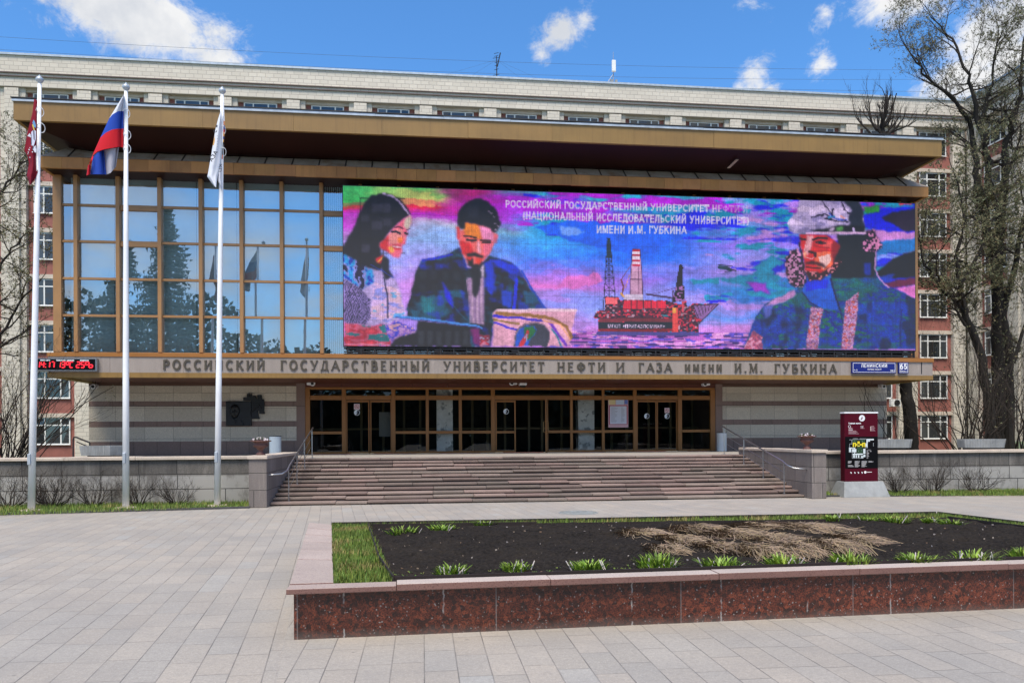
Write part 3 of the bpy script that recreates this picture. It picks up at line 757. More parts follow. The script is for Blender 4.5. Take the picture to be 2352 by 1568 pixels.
# ground floor walls: granite courses
ycourse = [(None, 'lintelstone', 886), (886, 'sandstone', 921), (921, 'porphyry', 933), (933, 'sandstone', 967), (967, 'porphyry', 980), (980, 'sandstone', 1013), (1013, 'porphyry', 1060)]
M['lintelstone'] = mat('brown_wall_head', (0.11, 0.06, 0.04), 0.6, 0.0, 0.15, 1.0)
def zc(y): return az(440, y, YW)
ztopw = zB[0] + .03
for side, x0, x1 in (('l', ax(204, 950, YW), ax(681, 950, YW)), ('r', ax(1659, 950, YW), ax(2037, 950, YW))):
    root = None
    for i, (ya, mname, yb) in enumerate(ycourse):
        top = ztopw if ya is None else zc(ya); bot = zc(yb) if i < 6 else T - .02
        o = MB()
        o.box(x0, x1, YW, YW + 5, bot + .0015, top - .0015)
        if root is None: root = o.build('granite_wall', M[mname], pav)
        else: o.build('stone_course', M[mname], root)
    px_ = MB()
    if side == 'l': px_.box(x1 + .003, ax(701, 950, YW), YW - .03, YW + 5, T - .02, ztopw)
    else: px_.box(ax(1643, 950, YW), x0 - .003, YW - .03, YW + 5, T - .02, ztopw)
    px_.build('pilaster', M['porphyry_l'] if 'porphyry_l' in M else M['porphyry'], pav)
# entrance glazing
def dx(px): return ax(px, 960, YW)
zd0 = T + .002
zd = lambda y: az(900, y, YW)
Zt1, Zt0, Zp1, Zp0, Zl1, Zl0 = zd(896.5), zd(908), zd(918), zd(989.5), zd(996), zd(1036.5)
zh = zd(893)
ln = MB(); k = 0; xs = [dx(701) + .003 + (dx(1643) - dx(701) - .006) * q / 12 for q in range(13)]
for q in range(12): ln.box(xs[q] + .006, xs[q + 1] - .006, YW - .02, YW + .2, zh + .07, ztopw - .002)
ln.build('lintel_panels', M['lintel'], pav)
fr = MB()
fr.box(dx(701) + .004, dx(1643) - .004, YW + .03, YW + .15, zh - .02, zh + .068)
fr.box(dx(701) + .004, dx(712), YW - .01, YW + .15, zd0, zh - .022); fr.box(dx(1632), dx(1643) - .004, YW - .01, YW + .15, zd0, zh - .022)
posts = [(785, 794.5), (899, 908), (978, 985), (1054, 1061), (1128, 1137), (1310, 1316), (1383, 1389), (1455, 1463), (1558, 1567)]
for a, b in posts: fr.box(dx(a), dx(b), YW + .02, YW + .14, zd0, zh - .022)
bays = [(712, 785, 'p'), (794.5, 899, 'd'), (908, 978, 'p'), (985, 1054, 'p'), (1061, 1128, 'p'), (1137, 1310, 'o'), (1316, 1383, 'p'), (1389, 1455, 'p'), (1463, 1558, 'd'), (1567, 1632, 'p')]
hb = fr; panes = []
for a, b, kd in bays:
    x0, x1 = dx(a) + .003, dx(b) - .003
    hb.box(x0, x1, YW + .03, YW + .13, Zp1, Zt0)
    panes.append((x0, x1, Zt0, Zt1))
    if kd == 'p':
        hb.box(x0, x1, YW + .03, YW + .13, Zl1, Zp0); hb.box(x0, x1, YW + .03, YW + .13, zd0, Zl0)
        panes += [(x0, x1, Zp0, Zp1), (x0, x1, Zl0, Zl1)]
    if kd == 'o':
        xm = dx(1257)
        hb.box(xm, x1, YW + .03, YW + .13, Zl1, Zp0); hb.box(xm, x1, YW + .03, YW + .13, zd0, Zl0)
        panes += [(xm, x1, Zp0, Zp1), (xm, x1, Zl0, Zl1)]
fr.build('entrance_frame', M['frame'], pav, bevel=.006)
for x0, x1, z0, z1 in panes:
    p = MB(); p.face([(x0, YW + .08, z0), (x1, YW + .08, z0), (x1, YW + .08 + rng.uniform(-.004, .004), z1), (x0, YW + .08, z1)]); p.build('entrance_pane', M['door_glass'], pav)
def emblem(mb, cx, cz, r, y, n=20):
    """round sticker: pale disc with a curved dark drop and a blue flame"""
    P = lambda a, k=1: (cx + r * k * math.cos(a), y, cz + r * k * math.sin(a))
    mb.face([P(2 * math.pi * q / n) for q in range(n)], (.78, .86, .92))
    half = [(cx + .86 * r * math.cos(R(a)), y - .002, cz + .86 * r * math.sin(R(a))) for a in range(70, -111, -15)]
    half += [(cx - .1 * r, y - .002, cz - .4 * r), (cx + .15 * r, y - .002, cz), (cx - .1 * r, y - .002, cz + .35 * r)]
    mb.face(half, (.012, .016, .03))
    mb.face([(cx - .55 * r, y - .003, cz - .45 * r), (cx - .2 * r, y - .003, cz - .1 * r), (cx - .1 * r, y - .003, cz + .45 * r), (cx - .35 * r, y - .003, cz + .1 * r)], (.10, .32, .55))
def nosmoke(mb, cx, cz, r, y):
    mb.face([(cx - r, y, cz - r), (cx + r, y, cz - r), (cx + r, y, cz + r), (cx - r, y, cz + r)], (.75, .62, .64))
    ribbon(mb, arc(cx, cz, r * .7, r * .7, 0, 360, 18), r * .16, y - .003, y - .001, (.45, .05, .09))
    ribbon(mb, [(cx - r * .5, cz + r * .5), (cx + r * .5, cz - r * .5)], r * .16, y - .005, y - .0035, (.45, .05, .09))
    mb.box(cx - r * .4, cx + r * .35, y - .002, y - .0015, cz - r * .12, cz + r * .1, (.2, .1, .12))
def leaf(x0, x1, y, rail=True, stickers=(), handle=None, w=.055):
    d = MB()
    d.box(x0, x0 + w, y, y + .06, zd0 + .01, Zp1 - .02); d.box(x1 - w, x1, y, y + .06, zd0 + .01, Zp1 - .02)
    d.box(x0 + w, x1 - w, y, y + .06, Zp1 - .09, Zp1 - .02); d.box(x0 + w, x1 - w, y, y + .06, zd0 + .01, zd0 + .08)
    if rail: d.box(x0 + w, x1 - w, y, y + .06, Zp0 - .11, Zp0 - .02)
    o = d.build('door', M['frame'], pav)
    g_ = MB(); g_.face([(x0 + w, y + .03, zd0 + .08), (x1 - w, y + .03, zd0 + .08), (x1 - w, y + .03, Zp1 - .09), (x0 + w, y + .03, Zp1 - .09)]); g_.build('door_pane', M['door_glass'], o)
    for kind, px, py, rp in stickers:
        s_ = MB(); cx, cz = dx(px), az(px, py, YW); r = rp * YW / F
        (emblem if kind == 'e' else nosmoke)(s_, cx, cz, r, y + .022)
        s_.build('sticker', M['print'], o)
    if handle:
        h_ = MB(); hx = handle; hz = T + 1.0
        h_.tube([(hx, y, hz - .16), (hx - .02, y - .07, hz - .16), (hx - .02, y - .07, hz + .16), (hx, y, hz + .16)], .016, 6)
        h_.build('handle', M['ochre'], o)
    return o
leaf(dx(795), dx(848), YW + .06, False, [('n', 819.5, 933.5, 6.5), ('e', 819.5, 947, 6.5)], w=.04)
leaf(dx(850), dx(899), YW + .11, False, w=.04)
leaf(dx(1138), dx(1185), YW + .05, True, [('e', 1163, 944.5, 6.3)], dx(1183))
leaf(dx(1463.5), dx(1509), YW + .06, False, [('e', 1487, 955, 6.3)], w=.04)
leaf(dx(1511), dx(1557.5), YW + .11, False, [('n', 1534.5, 942, 6), ('e', 1534.5, 955, 6.3)], w=.04)
# the leaf that stands open
od = thing_dummy = None
hx_, th = dx(1257), R(112)
d = MB(); wl = .86
def odp(t_, o_, z): return (hx_ - t_ * math.cos(R(68)) * .62 + o_ * .9, YW + .05 - t_ * math.sin(R(68)) + o_ * .3, z)
def obox(t0, t1, z0, z1):
    d.hexa([odp(t0, 0, z0), odp(t0, .055, z0), odp(t1, .055, z0), odp(t1, 0, z0), odp(t0, 0, z1), odp(t0, .055, z1), odp(t1, .055, z1), odp(t1, 0, z1)])
obox(0, .08, zd0 + .01, Zp1); obox(wl - .09, wl, zd0 + .01, Zp1); obox(.08, wl - .09, Zp1 - .09, Zp1); obox(.08, wl - .09, zd0 + .01, zd0 + .12); obox(.08, wl - .09, Zp0 - .12, Zp0 - .02)
oo = d.build('open_door', M['frame'], pav, label='door leaf standing open towards the steps')
g_ = MB(); g_.face([odp(.08, .03, zd0 + .12), odp(wl - .09, .03, zd0 + .12), odp(wl - .09, .03, Zp1 - .09), odp(.08, .03, Zp1 - .09)]); g_.build('door_pane', M['door_glass'], oo)
h_ = MB(); q = lambda o_, z: odp(wl - .05, o_, z)
h_.tube([q(0, T + .8), q(-.09, T + .82), q(-.09, T + 1.22), q(0, T + 1.24)], .017, 6); h_.tube([q(.05, T + .8), q(.13, T + .82), q(.13, T + 1.22), q(.05, T + 1.24)], .017, 6)
h_.build('handle', M['ochre'], oo)
s_ = MB(); s_.face([odp(wl - .22, -.003, zd(936)), odp(wl - .1, -.003, zd(936)), odp(wl - .1, -.003, zd(925)), odp(wl - .22, -.003, zd(925))], (.7, .72, .74)); s_.build('notice', M['print'], oo)
# poster in the glazing
po = MB()
x0, x1 = ax(1397, 950, YW + .07), ax(1443, 950, YW + .07); z0, z1 = zd(983.5), zd(916.5) ; yy = YW + .07
po.box(x0, x1, yy - .004, yy, z0, z1, (.62, .38, .42))
po.box(x0 + .03, x1 - .03, yy - .006, yy - .0045, z0 + .12, z1 - .24, (.45, .06, .09))
po.box(x0 + .07, x1 - .07, yy - .008, yy - .0065, z0 + .14, z1 - .28, (.60, .64, .74))
po.box(x0 + .02, x0 + .3, yy - .006, yy - .0045, z1 - .22, z1 - .02, (.72, .60, .30)); po.box(x0 + .33, x1 - .18, yy - .006, yy - .0045, z1 - .22, z1 - .02, (.55, .65, .80))
po.box(x1 - .16, x1 - .02, yy - .006, yy - .0045, z1 - .2, z1 - .02, (.12, .2, .55))
for q in range(17):
    zz = z1 - .34 - q * .037
    po.box(x0 + .11, x0 + .11 + rng.uniform(.15, .3), yy - .0095, yy - .0085, zz, zz + .012, (.3, .3, .36)); po.box(x1 - .30, x1 - .30 + rng.uniform(.05, .16), yy - .0095, yy - .0085, zz, zz + .012, (.3, .3, .36))
po.build('poster', M['print'], pav)
po = MB(); po.box(ax(888, 950, YW + .5) - .3, ax(888, 950, YW + .5) + .25, YW + .5, YW + .505, zd(1002), zd(945), (.16, .17, .16)); po.build('notice', M['print'], pav)
# lobby behind the glass
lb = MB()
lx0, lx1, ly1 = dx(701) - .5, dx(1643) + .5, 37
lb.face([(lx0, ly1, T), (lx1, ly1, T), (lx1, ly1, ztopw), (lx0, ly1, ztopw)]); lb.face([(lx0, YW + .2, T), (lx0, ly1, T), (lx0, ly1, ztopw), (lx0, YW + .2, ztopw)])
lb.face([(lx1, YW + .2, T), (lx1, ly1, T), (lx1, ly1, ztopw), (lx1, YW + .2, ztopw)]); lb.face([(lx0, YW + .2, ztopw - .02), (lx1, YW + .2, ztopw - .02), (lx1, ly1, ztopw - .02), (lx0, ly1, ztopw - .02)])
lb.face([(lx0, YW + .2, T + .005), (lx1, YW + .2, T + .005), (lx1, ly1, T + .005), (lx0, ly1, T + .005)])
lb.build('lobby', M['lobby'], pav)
for a, b in ((1003, 1040), (1328, 1365)):
    c_ = MB(); yy = YW + .32; c_.box(ax(a, 960, yy), ax(b, 960, yy), yy, yy + .5, T + .006, ztopw - .03); c_.build('marble_pillar', M['marble'], pav)
iv = MB(); yy = YW + 2.0
for px in (830, 880, 928, 965, 1085, 1120, 1160, 1215, 1245, 1290, 1352, 1405, 1440, 1490, 1540, 1590):
    iv.box(ax(px, 960, yy) - .05, ax(px, 960, yy) + .05, yy, yy + .08, T + .006, T + 2.35)
iv.box(ax(720, 960, yy), ax(1625, 960, yy), yy + .01, yy + .07, T + 2.36, T + 2.46); iv.box(ax(720, 960, yy), ax(1625, 960, yy), yy + .085, yy + .12, T + .95, T + 1.03)
iv.build('inner_door_frames', M['olive'], pav)

# ------------------------------------------------------------------ LED screen (display is painted further down)
led = thing('led_screen', 'huge LED screen showing a woman, two men and an oil rig, hung on the glazing', 'LED screen', (8, YL, 5))
LTL, LTR, LBL, LBR = at(788, 429, YL), at(2101, 466, YL), at(790, 800, YL), at(2102, 799, YL)
lz1 = (LTL.z + LTR.z) / 2; lz0 = (LBL.z + LBR.z) / 2; lx0_, lx1_ = (LTL.x + LBL.x) / 2, (LTR.x + LBR.x) / 2
cs = MB(); cs.box(lx0_ - .03, lx1_ + .03, YL + .012, YL + .14, lz0 - .03, lz1 + .03); cs.build('casing', M['darkmetal'], led)
tk = MB()
for z, r in ((lz0 - .08, .03), (lz0 - .20, .022), (lz0 - .27, .018)):
    tk.box(lx0_, lx1_, YL + .05, YL + .05 + 2 * r, z - r, z + r)
x = lx0_ + .1
while x < lx1_:
    tk.box(x, x + .05, YL + .04, YL + .12, lz0 - .3, lz0 - .03); x += .47
for x in mx:
    if lx0_ < x < lx1_: tk.box(x - .13, x + .15, YL + .06, YG - .17, lz0 - .16, lz0 - .06); tk.box(x - .13, x + .15, YL + .06, YG - .17, lz1 - .5, lz1 - .4)
tk.build('support_frame', M['darkmetal'], led)

# ------------------------------------------------------------------ stairs
stair = thing('granite_stairs', 'wide flight of worn mauve granite steps up to the entrance', 'stairs', (3.4, 22.5, 0))
NR, RUN, Y0 = 12, .36, 20.45
h = T / NR
for k in range(NR):
    s_ = MB(); y0 = Y0 + k * RUN; x = SX0
    while x < SX1 - .01:
        w = min(rng.uniform(.75, 1.9), SX1 - x)
        if SX1 - (x + w) < .35: w = SX1 - x
        q = rng.uniform(.66, 1.25); w3 = rng.random(); c = (q * (.95 + .16 * w3), q * .98, q * (.97 + .03 * w3))
        dz = rng.uniform(-.014, .010) if k < NR - 1 else rng.uniform(-.008, 0); dy = rng.uniform(-.030, .020)
        top = (k + 1) * h + dz
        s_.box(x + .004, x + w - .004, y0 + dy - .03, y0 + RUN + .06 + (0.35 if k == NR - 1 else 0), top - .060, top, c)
        s_.box(x, x + w, y0 + .045, y0 + RUN + .03, k * h - .02, top - .062, (c[0] * .92, c[1] * .92, c[2] * .92))  # riser tinted darker than its tread: shade under the nosing put into the colour
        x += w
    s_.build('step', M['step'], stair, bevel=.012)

# ------------------------------------------------------------------ retaining walls and stair cheeks
def zat(px, py, Y): return az(px, py, Y)
zwl = zat(300, 1049, 21.5); zwr = zat(2150, 1033, 21.5)
zwt = (zwl + zwr) / 2
def retaining(name, label, x0, x1):
    t_ = thing(name, label, 'wall', ((x0 + x1) / 2, 21.6, 0))
    w_ = MB(); w_.box(x0, x1, 21.5, 21.88, -.02, zwt - .092); w_.build('wall_face', M['wallstone'], t_)
    c_ = MB(); x = x0
    while x < x1:
        q = min(x + rng.uniform(1.7, 2.6), x1); c_.box(x, q - .006, 21.42, 22.0, zwt - .09, zwt + rng.uniform(-.006, .004)); x = q
    c_.build('coping', M['coping_pale'], t_, bevel=.012)
retaining('retaining_wall', 'long weathered granite retaining wall behind the flagpoles', -26, SX0 - .45)
retaining('retaining_wall', 'stained granite retaining wall behind the crimson map stele', SX1 + .43, 34)
def cheek(label, x0, x1, zt_):
    t_ = thing('stair_cheek_wall', label, 'wall', ((x0 + x1) / 2, 22.4, 0))
    w_ = MB(); w_.box(x0, x1, 20.02, 24.95, -.02, zt_ - .09); w_.build('wall_face', M['pierstone'], t_)
    c_ = MB(); c_.box(x0 - .03, x1 + .03, 19.97, 21.1, zt_ - .088, zt_); c_.box(x0 - .03, x1 + .03, 21.106, 23, zt_ - .088, zt_ - .004); c_.box(x0 - .03, x1 + .03, 23.006, 24.9, zt_ - .088, zt_ - .01)
    c_.build('coping', M['coping_pale'], t_, bevel=.01)
zpl, zpr = zat(598, 1046, 20.0), zat(1862, 1032, 20.2)
cheek('granite stair cheek at the left side of the steps, below the grey bin', SX0 - .44, SX0 - .002, zpl)
cheek('granite stair cheek at the right side of the steps, beside the crimson stele', SX1 + .002, SX1 + .42, zpr)
# ------------------------------------------------------------------ handrails
def handrail(label, X, out):
    t_ = thing('handrail', label, 'handrail', (X, 20.6, 0), 'handrails of the entrance steps')
    zf = lambda y: max(0, min(T, (y - Y0) / RUN * h)) + .92
    yb, yt = 20.55, 25.3
    r_ = MB()
    r_.tube([(X + out * .75, yb - .25, .80), (X + out * .35, yb - .25, .82), (X + out * .1, yb - .2, .84), (X, yb, zf(yb) - .03), (X, yb + .3, zf(yb + .3)), (X, yt, zf(yt) + .05)], .024, 8)
    r_.build('rail', M['steel'], t_, smooth=True)
    for o_ in (.30, .56):
        q_ = MB(); q_.tube([(X, yb + .15, zf(yb + .15) - o_), (X, 24.9, zf(24.9) - o_)], .008, 5); q_.build('lower_bar', M['steel'], t_)
    for y in (20.75, 22.1, 23.5, 25.1):
        q_ = MB(); zb_ = math.floor(max(0, y - Y0) / RUN + 1) * h
        q_.tube([(X, y, min(zb_, T)), (X, y, zf(y))], .016, 7); q_.lathe([(.0, .0), (.045, 0), (.045, .012), (0, .012)], (X, y, min(zb_, T)), 10)
        q_.build('post', M['steel'], t_)
handrail('steel handrail on the left end of the steps, bending left at its foot', SX0 + .42, -1)
handrail('steel handrail on the right end of the steps, bending right at its foot', SX1 - .45, 1)
# ------------------------------------------------------------------ main university block behind the pavilion
YK = 62.0
blk = thing('main_block', 'long eight storey block of beige ceramic blocks with red window strips behind the pavilion', 'building', (8, 70, T))
zk_top = (az(0, 127, YK) + az(2200, 228, YK)) / 2
x113, x1888 = ax(113, 240, YK), ax(1888, 300, YK)
PITCH = (x1888 - x113) / 12
bayc = [x113 + PITCH * k for k in range(-2, 15)]
RW = 1.70                                           # half width of a window recess
sill = lambda k: 1.32 + 3.55 * k
XW = 47.5                                           # plane of the right wing
XE = -48
head_top = sill(7) + 2.1
zlint = az(300, 213, YK)
wl_ = MB()
prev = XE
for c in bayc + [None]:
    nx = (c - RW) if c is not None else XW
    if nx > XW: nx = XW
    if nx > prev: wl_.box(prev, nx, YK, YK + .6, -.02, zlint - .004)
    if c is not None: prev = c + RW
    if prev > XW: break
wl_.box(XE, XW + .4, YK + .002, YK + .6, zlint, zk_top - .3)
wall = wl_.build('wall', M['tile'], blk)
pr = MB()
for a, b in zip(bayc[:-1], bayc[1:]):
    mid = (a + b) / 2
    if mid < XW - .5: pr.box(mid - .5, mid + .5, YK - .22, YK - .002, -.02, zlint - .1)
pr.build('piers', M['tile'], blk)
lt = MB(); lt.box(XE, XW, YK - .24, YK, zlint - .02, zlint + 1.1)
zc1 = az(0, 168, YK); 
lt.build('frieze', M['tile'], wall)
cn = MB()
for z in (zc1, zc1 - .26): cn.box(XE, XW, YK - .36, YK - .243, z - .07, z)
M['cornice'] = mat('dark_cornice', (0.13, 0.10, 0.09), 0.8)
cn.build('cornice', M['cornice'], blk)
par = MB(); par.box(XE, XW + .2, YK - .18, YK + .4, zlint + 1.104, zk_top - .16); par.build('parapet', M['tile'], blk)
cp = MB(); cp.box(XE, XW + .4, YK - .3, YK + .7, zk_top - .155, zk_top); cp.build('roof_edge', M['zinc'], blk)
bk = MB(); bk.box(XE, XW + 12, YK + 1.2, YK + 14, T - .02, zk_top - .4); bk.build('core', M['tile'], blk)
rb = MB()
for c in bayc:
    if c + RW > XW: continue
    rb.box(c - RW + .003, c + RW - .003, YK + .36, YK + .5, -.02, zlint)
rb.build('recess', M['red_infill'], blk)
def win_meshes():
    w, hgt = 1.28, 2.05
    f = MB()
    f.box(-w, w, -.05, .03, 0, .07); f.box(-w, w, -.05, .03, hgt - .07, hgt); f.box(-w, -w + .09, -.05, .03, .07, hgt - .07); f.box(w - .09, w, -.05, .03, .07, hgt - .07)
    for x in (-.55, .60): f.box(x - .05, x + .05, -.05, .03, .07, hgt - .07)
    for a, b in ((-w + .09, -.61), (-.49, .54), (.66, w - .09)): f.box(a, b, -.05, .03, hgt - .62, hgt - .53)
    f.box(-w - .04, w + .04, -.10, -.052, -.05, .0)
    ps = []
    for k in range(5):
        p = MB(); r2 = random.Random(k * 13 + 3)
        for a, b in ((-w + .09, -.61), (-.49, .54), (.66, w - .09)):
            q = r2.choice([.5, .8, 1, 1, 2.6, 1.2])
            p.face([(a, -.02, .07), (b, -.02 + r2.uniform(-.02, .02), .07), (b, -.02, hgt - .62), (a, -.02 + r2.uniform(-.02, .02), hgt - .62)], (q, q, q * .97))
            p.face([(a, -.02, hgt - .53), (b, -.02, hgt - .53), (b, -.02 + r2.uniform(-.02, .02), hgt - .07), (a, -.02, hgt - .07)], (q * .8,) * 3)
        ps.append(p)
    return f, ps
fmb, pmbs = win_meshes()
f0 = fmb.build('window', M['winframe']); fm = f0.data
pm = []
for p in pmbs:
    o = p.build('pane', M['win_glass']); pm.append(o.data); bpy.data.objects.remove(o)
bpy.data.objects.remove(f0)
lm = MB(); lm.box(-RW + .006, RW - .006, -.2, .0, 0, .32); l0 = lm.build('lintel', M['coping_pale']); lmesh = l0.data; bpy.data.objects.remove(l0)
def window(parent, x, y, z, rotz=0.0, r2=random.Random(5)):
    f = bpy.data.objects.new('window', fm); COL.objects.link(f)
    f.parent = parent; f.matrix_parent_inverse = ROOTS[parent.name]
    f.location = (x, y, z); f.rotation_euler = (0, 0, rotz)
    p = bpy.data.objects.new('pane', r2.choice(pm)); COL.objects.link(p); p.parent = f
    return f
for i, c in enumerate(bayc):
    if c + RW > XW: continue
    full = c < -20 or c > 33
    for k in (range(8) if full else (6, 7)):
        window(blk, c, YK + .30, sill(k))
        if k < 8:
            o = bpy.data.objects.new('lintel', lmesh); COL.objects.link(o); o.parent = blk; o.matrix_parent_inverse = ROOTS[blk.name]; o.location = (c, YK + .355, sill(k) + 2.07)
# right wing, at right angles
wing = thing('side_wing', 'beige wing of the university coming forward at the right edge, with red window strips', 'building', (XW + 3, 50, T))
wy0 = 24.0
yb_ = [58.9 - PITCH * k for k in range(7)]
ww = MB(); prev = YK - .25
for c in yb_:
    ww.box(XW, XW + .6, c + RW, prev, T - .02, zlint - .004); prev = c - RW
ww.box(XW, XW + .6, wy0, prev, T - .02, zlint - .004)
ww.box(XW - .22, XW + .6, wy0, YK - .25, zlint, zlint + 1.1)
ww.build('wall', M['tile'], wing)
wp = MB(); wp.box(XW - .15, XW + .5, wy0, YK - .2, zlint + 1.104, zk_top - .16); wp.build('parapet', M['tile'], wing)
wr = MB(); wr.box(XW - .25, XW + 12, wy0, YK - .31, zk_top - .155, zk_top); wr.build('roof_edge', M['zinc'], wing)
wc = MB()
for z in (zc1, zc1 - .26): wc.box(XW - .33, XW - .223, wy0, YK - .4, z - .07, z)
wc.build('cornice', M['cornice'], wing)
wb = MB(); wb.box(XW + .5, XW + 12, wy0, YK, T - .02, zk_top - .4); wb.build('recess', M['red_infill'], wing)
wpi = MB()
for a, b in zip(yb_[:-1], yb_[1:]):
    mid = (a + b) / 2; wpi.box(XW - .2, XW - .002, mid - .5, mid + .5, T - .02, zlint - .1)
wpi.build('piers', M['tile'], wing)
for c in yb_[:4]:
    for k in range(8):
        window(wing, XW + .42, c, sill(k), R(-90))
        o = bpy.data.objects.new('lintel', lmesh); COL.objects.link(o); o.parent = wing; o.matrix_parent_inverse = ROOTS[wing.name]
        o.location = (XW + .495, c, sill(k) + 2.07); o.rotation_euler = (0, 0, R(-90))
# air conditioner
p = at(2055.5, 925, YK - .4)
ac = thing('air_conditioner', 'white wall air conditioner with round fan grille under a ground floor window', 'air conditioner', (p.x, p.y, p.z - .35))
b_ = MB(); b_.box(p.x - .45, p.x + .45, p.y - .15, p.y + .15, p.z - .32, p.z + .32); b_.build('case', M['winframe'], ac, bevel=.02)
b_ = MB(); b_.lathe([(0, 0), (.25, 0), (.27, .02), (.27, .03)], (0, 0, 0), 20)
b_.v = [(p.x + .1 + v[0], p.y - .152 - v[2], p.z + v[1]) for v in b_.v]; b_.build('fan_grille', M['darkmetal'], ac)
b_ = MB(); b_.box(p.x - .3, p.x - .26, p.y - .1, p.y + .4, p.z - .38, p.z - .325); b_.box(p.x + .3, p.x + .34, p.y - .1, p.y + .4, p.z - .38, p.z - .325); b_.build('bracket', M['steel'], ac)
# roof antennas and wires
p = at(1141, 184, YK + 3); q = at(1142, 122, YK + 3)
an = thing('antenna_mast', 'thin dark lattice antenna mast with short arms on the roof edge', 'antenna', (p.x, p.y, p.z))
b_ = MB(); b_.tube([(p.x, p.y, p.z - 1.2), (p.x, p.y, q.z - .3)], [.06, .035], 6); b_.build('pole', M['darkmetal'], an)
b_ = MB()
for t_ in (.15, .35, .5, .62, .78, .85, .95): 
    z = p.z + (q.z - p.z) * t_; w_ = rng.uniform(.15, .4)
    b_.tube([(p.x - w_, p.y - .06, z), (p.x + w_ * .7, p.y - .06, z + .12)], .022, 5)
b_.tube([(p.x + .05, p.y - .05, q.z - 1.2), (p.x + .32, p.y - .05, q.z)], .05, 5)
b_.build('arms', M['darkmetal'], an)
b_ = MB()
for d_ in (-8, 7, 4, -4): b_.tube([(p.x, p.y, q.z - .6), (p.x + d_, p.y + 1.5, p.z - .3)], .008, 4)
b_.build('guy_wires', M['cable'], an)
p = at(1410, 196, YK + 2); q = at(1410, 139, YK + 2)
an = thing('cell_antenna', 'pale upright mobile phone panel antenna on a dark bracket on the roof edge', 'antenna', (p.x, p.y, p.z))
b_ = MB(); b_.box(p.x - .17, p.x + .17, p.y - .1, p.y + .1, p.z + 1.15, q.z); b_.build('panel', M['winframe'], an, bevel=.04)
b_ = MB(); b_.tube([(p.x, p.y + .16, p.z - 1), (p.x, p.y + .16, q.z + .8)], [.05, .02], 6); b_.tube([(p.x, p.y + .1, p.z + 1.0), (p.x - 1, p.y + .1, p.z - .4)], .03, 5); b_.build('pole', M['steel'], an)
b_ = MB(); b_.box(p.x - .32, p.x - .1, p.y - .1, p.y + .1, p.z - .5, p.z + .45); b_.box(p.x + .1, p.x + .3, p.y - .1, p.y + .1, p.z - .5, p.z + .45); b_.build('radio_boxes', M['concrete'], an)
for lab, a, b, sag in (('highest overhead wire crossing the sky above the roof', (0, 66), (2110, 152), 1.2), ('middle overhead wire crossing the sky above the roof', (0, 92), (2110, 172), 1.4), ('lowest faint overhead wire just above the roof', (0, 112), (2110, 203), 1.0)):
    A_, B_ = at(*a, YK + 8), at(*b, YK + 8)
    A_ = A_ + (A_ - B_) * .25; B_ = B_ + (B_ - A_) * .1
    w_ = MB(); w_.tube([A_.lerp(B_, t_ / 24) - Vector((0, 0, sag * 4 * (t_ / 24) * (1 - t_ / 24))) for t_ in range(25)], .016, 4)
    tag(w_.build('overhead_wire', M['cable']), lab, 'wire', 'overhead wires above the roof')

# ------------------------------------------------------------------ clock board
def disp_box(o, x0, x1, y, z0, z1): pass
p0, p1 = at(70, 849, YB - .16), at(219, 849.5, YB - .16)
z0 = az(150, 849.5, YB - .16); z1 = az(150, 824.5, YB - .16); x0, x1 = p0.x, p1.x
ck = thing('clock_board', 'black electronic board with red digits for time and temperature on the sign band', 'clock display', (x0 + 1, YB - .1, z0))
b_ = MB(); b_.box(x0, x1, YB - .16, YB - .005, z0, z1); b_.build('case', M['panelblack'], ck)
b_ = MB(); yy = YB - .165
b_.box(x0 - .02, x1, yy, YB - .006, z1 + .001, z1 + .03); b_.box(x0 - .02, x1, yy, YB - .006, z0 - .03, z0 - .001); b_.box(x1 + .001, x1 + .05, yy - .005, YB - .006, z0 - .03, z1 + .03); b_.box(x0 - .05, x0 - .021, yy, YB - .006, z0 - .03, z1 + .03)
b_.build('frame', M['steel'], ck)
sx_ = lambda zx: ax((120 + zx * 260 / 2352) / 1.634, 835, YB - .17)
sz_ = lambda zy: az(150, (1330 + zy * 260 / 2352) / 1.634, YB - .17)
m_, t_, p_ = new_mat('red_led_digits'); p_.inputs['Base Color'].default_value = (.3, 0, .01, 1); p_.inputs['Emission Color'].default_value = (1, .02, .035, 1); p_.inputs['Emission Strength'].default_value = 1.0; M['redled'] = m_
SEG = {'1': 'bc', '4': 'fgbc', '7': 'abc', '3': 'abgcd', 'o': 'abgf', 'C': 'afed', '2': 'abged', '5': 'afgcd', 'u': 'gecd'}
def seg(mb, ch, xa, xb, zt_, zb_, w):
    zm = (zt_ + zb_) / 2; sl_ = (zt_ - zb_) * .06
    P = {'a': ((xa, zt_), (xb, zt_)), 'b': ((xb, zt_), (xb, zm)), 'c': ((xb, zm), (xb, zb_)), 'd': ((xa, zb_), (xb, zb_)), 'e': ((xa, zb_), (xa, zm)), 'f': ((xa, zm), (xa, zt_)), 'g': ((xa, zm), (xb, zm))}
    for q in SEG[ch]:
        (ax_, az_), (bx_, bz_) = P[q]; e = .86
        mx_, mz_ = (ax_ + bx_) / 2, (az_ + bz_) / 2
        pts = [(mx_ + (ax_ - mx_) * e + (az_ - zm) * .1, mz_ + (az_ - mz_) * e), (mx_ + (bx_ - mx_) * e + (bz_ - zm) * .1, mz_ + (bz_ - mz_) * e)]
        ribbon(mb, pts, w, YB - .168, YB - .1605)
b_ = MB(); zt_, zb_ = sz_(250), sz_(440); wd = .035
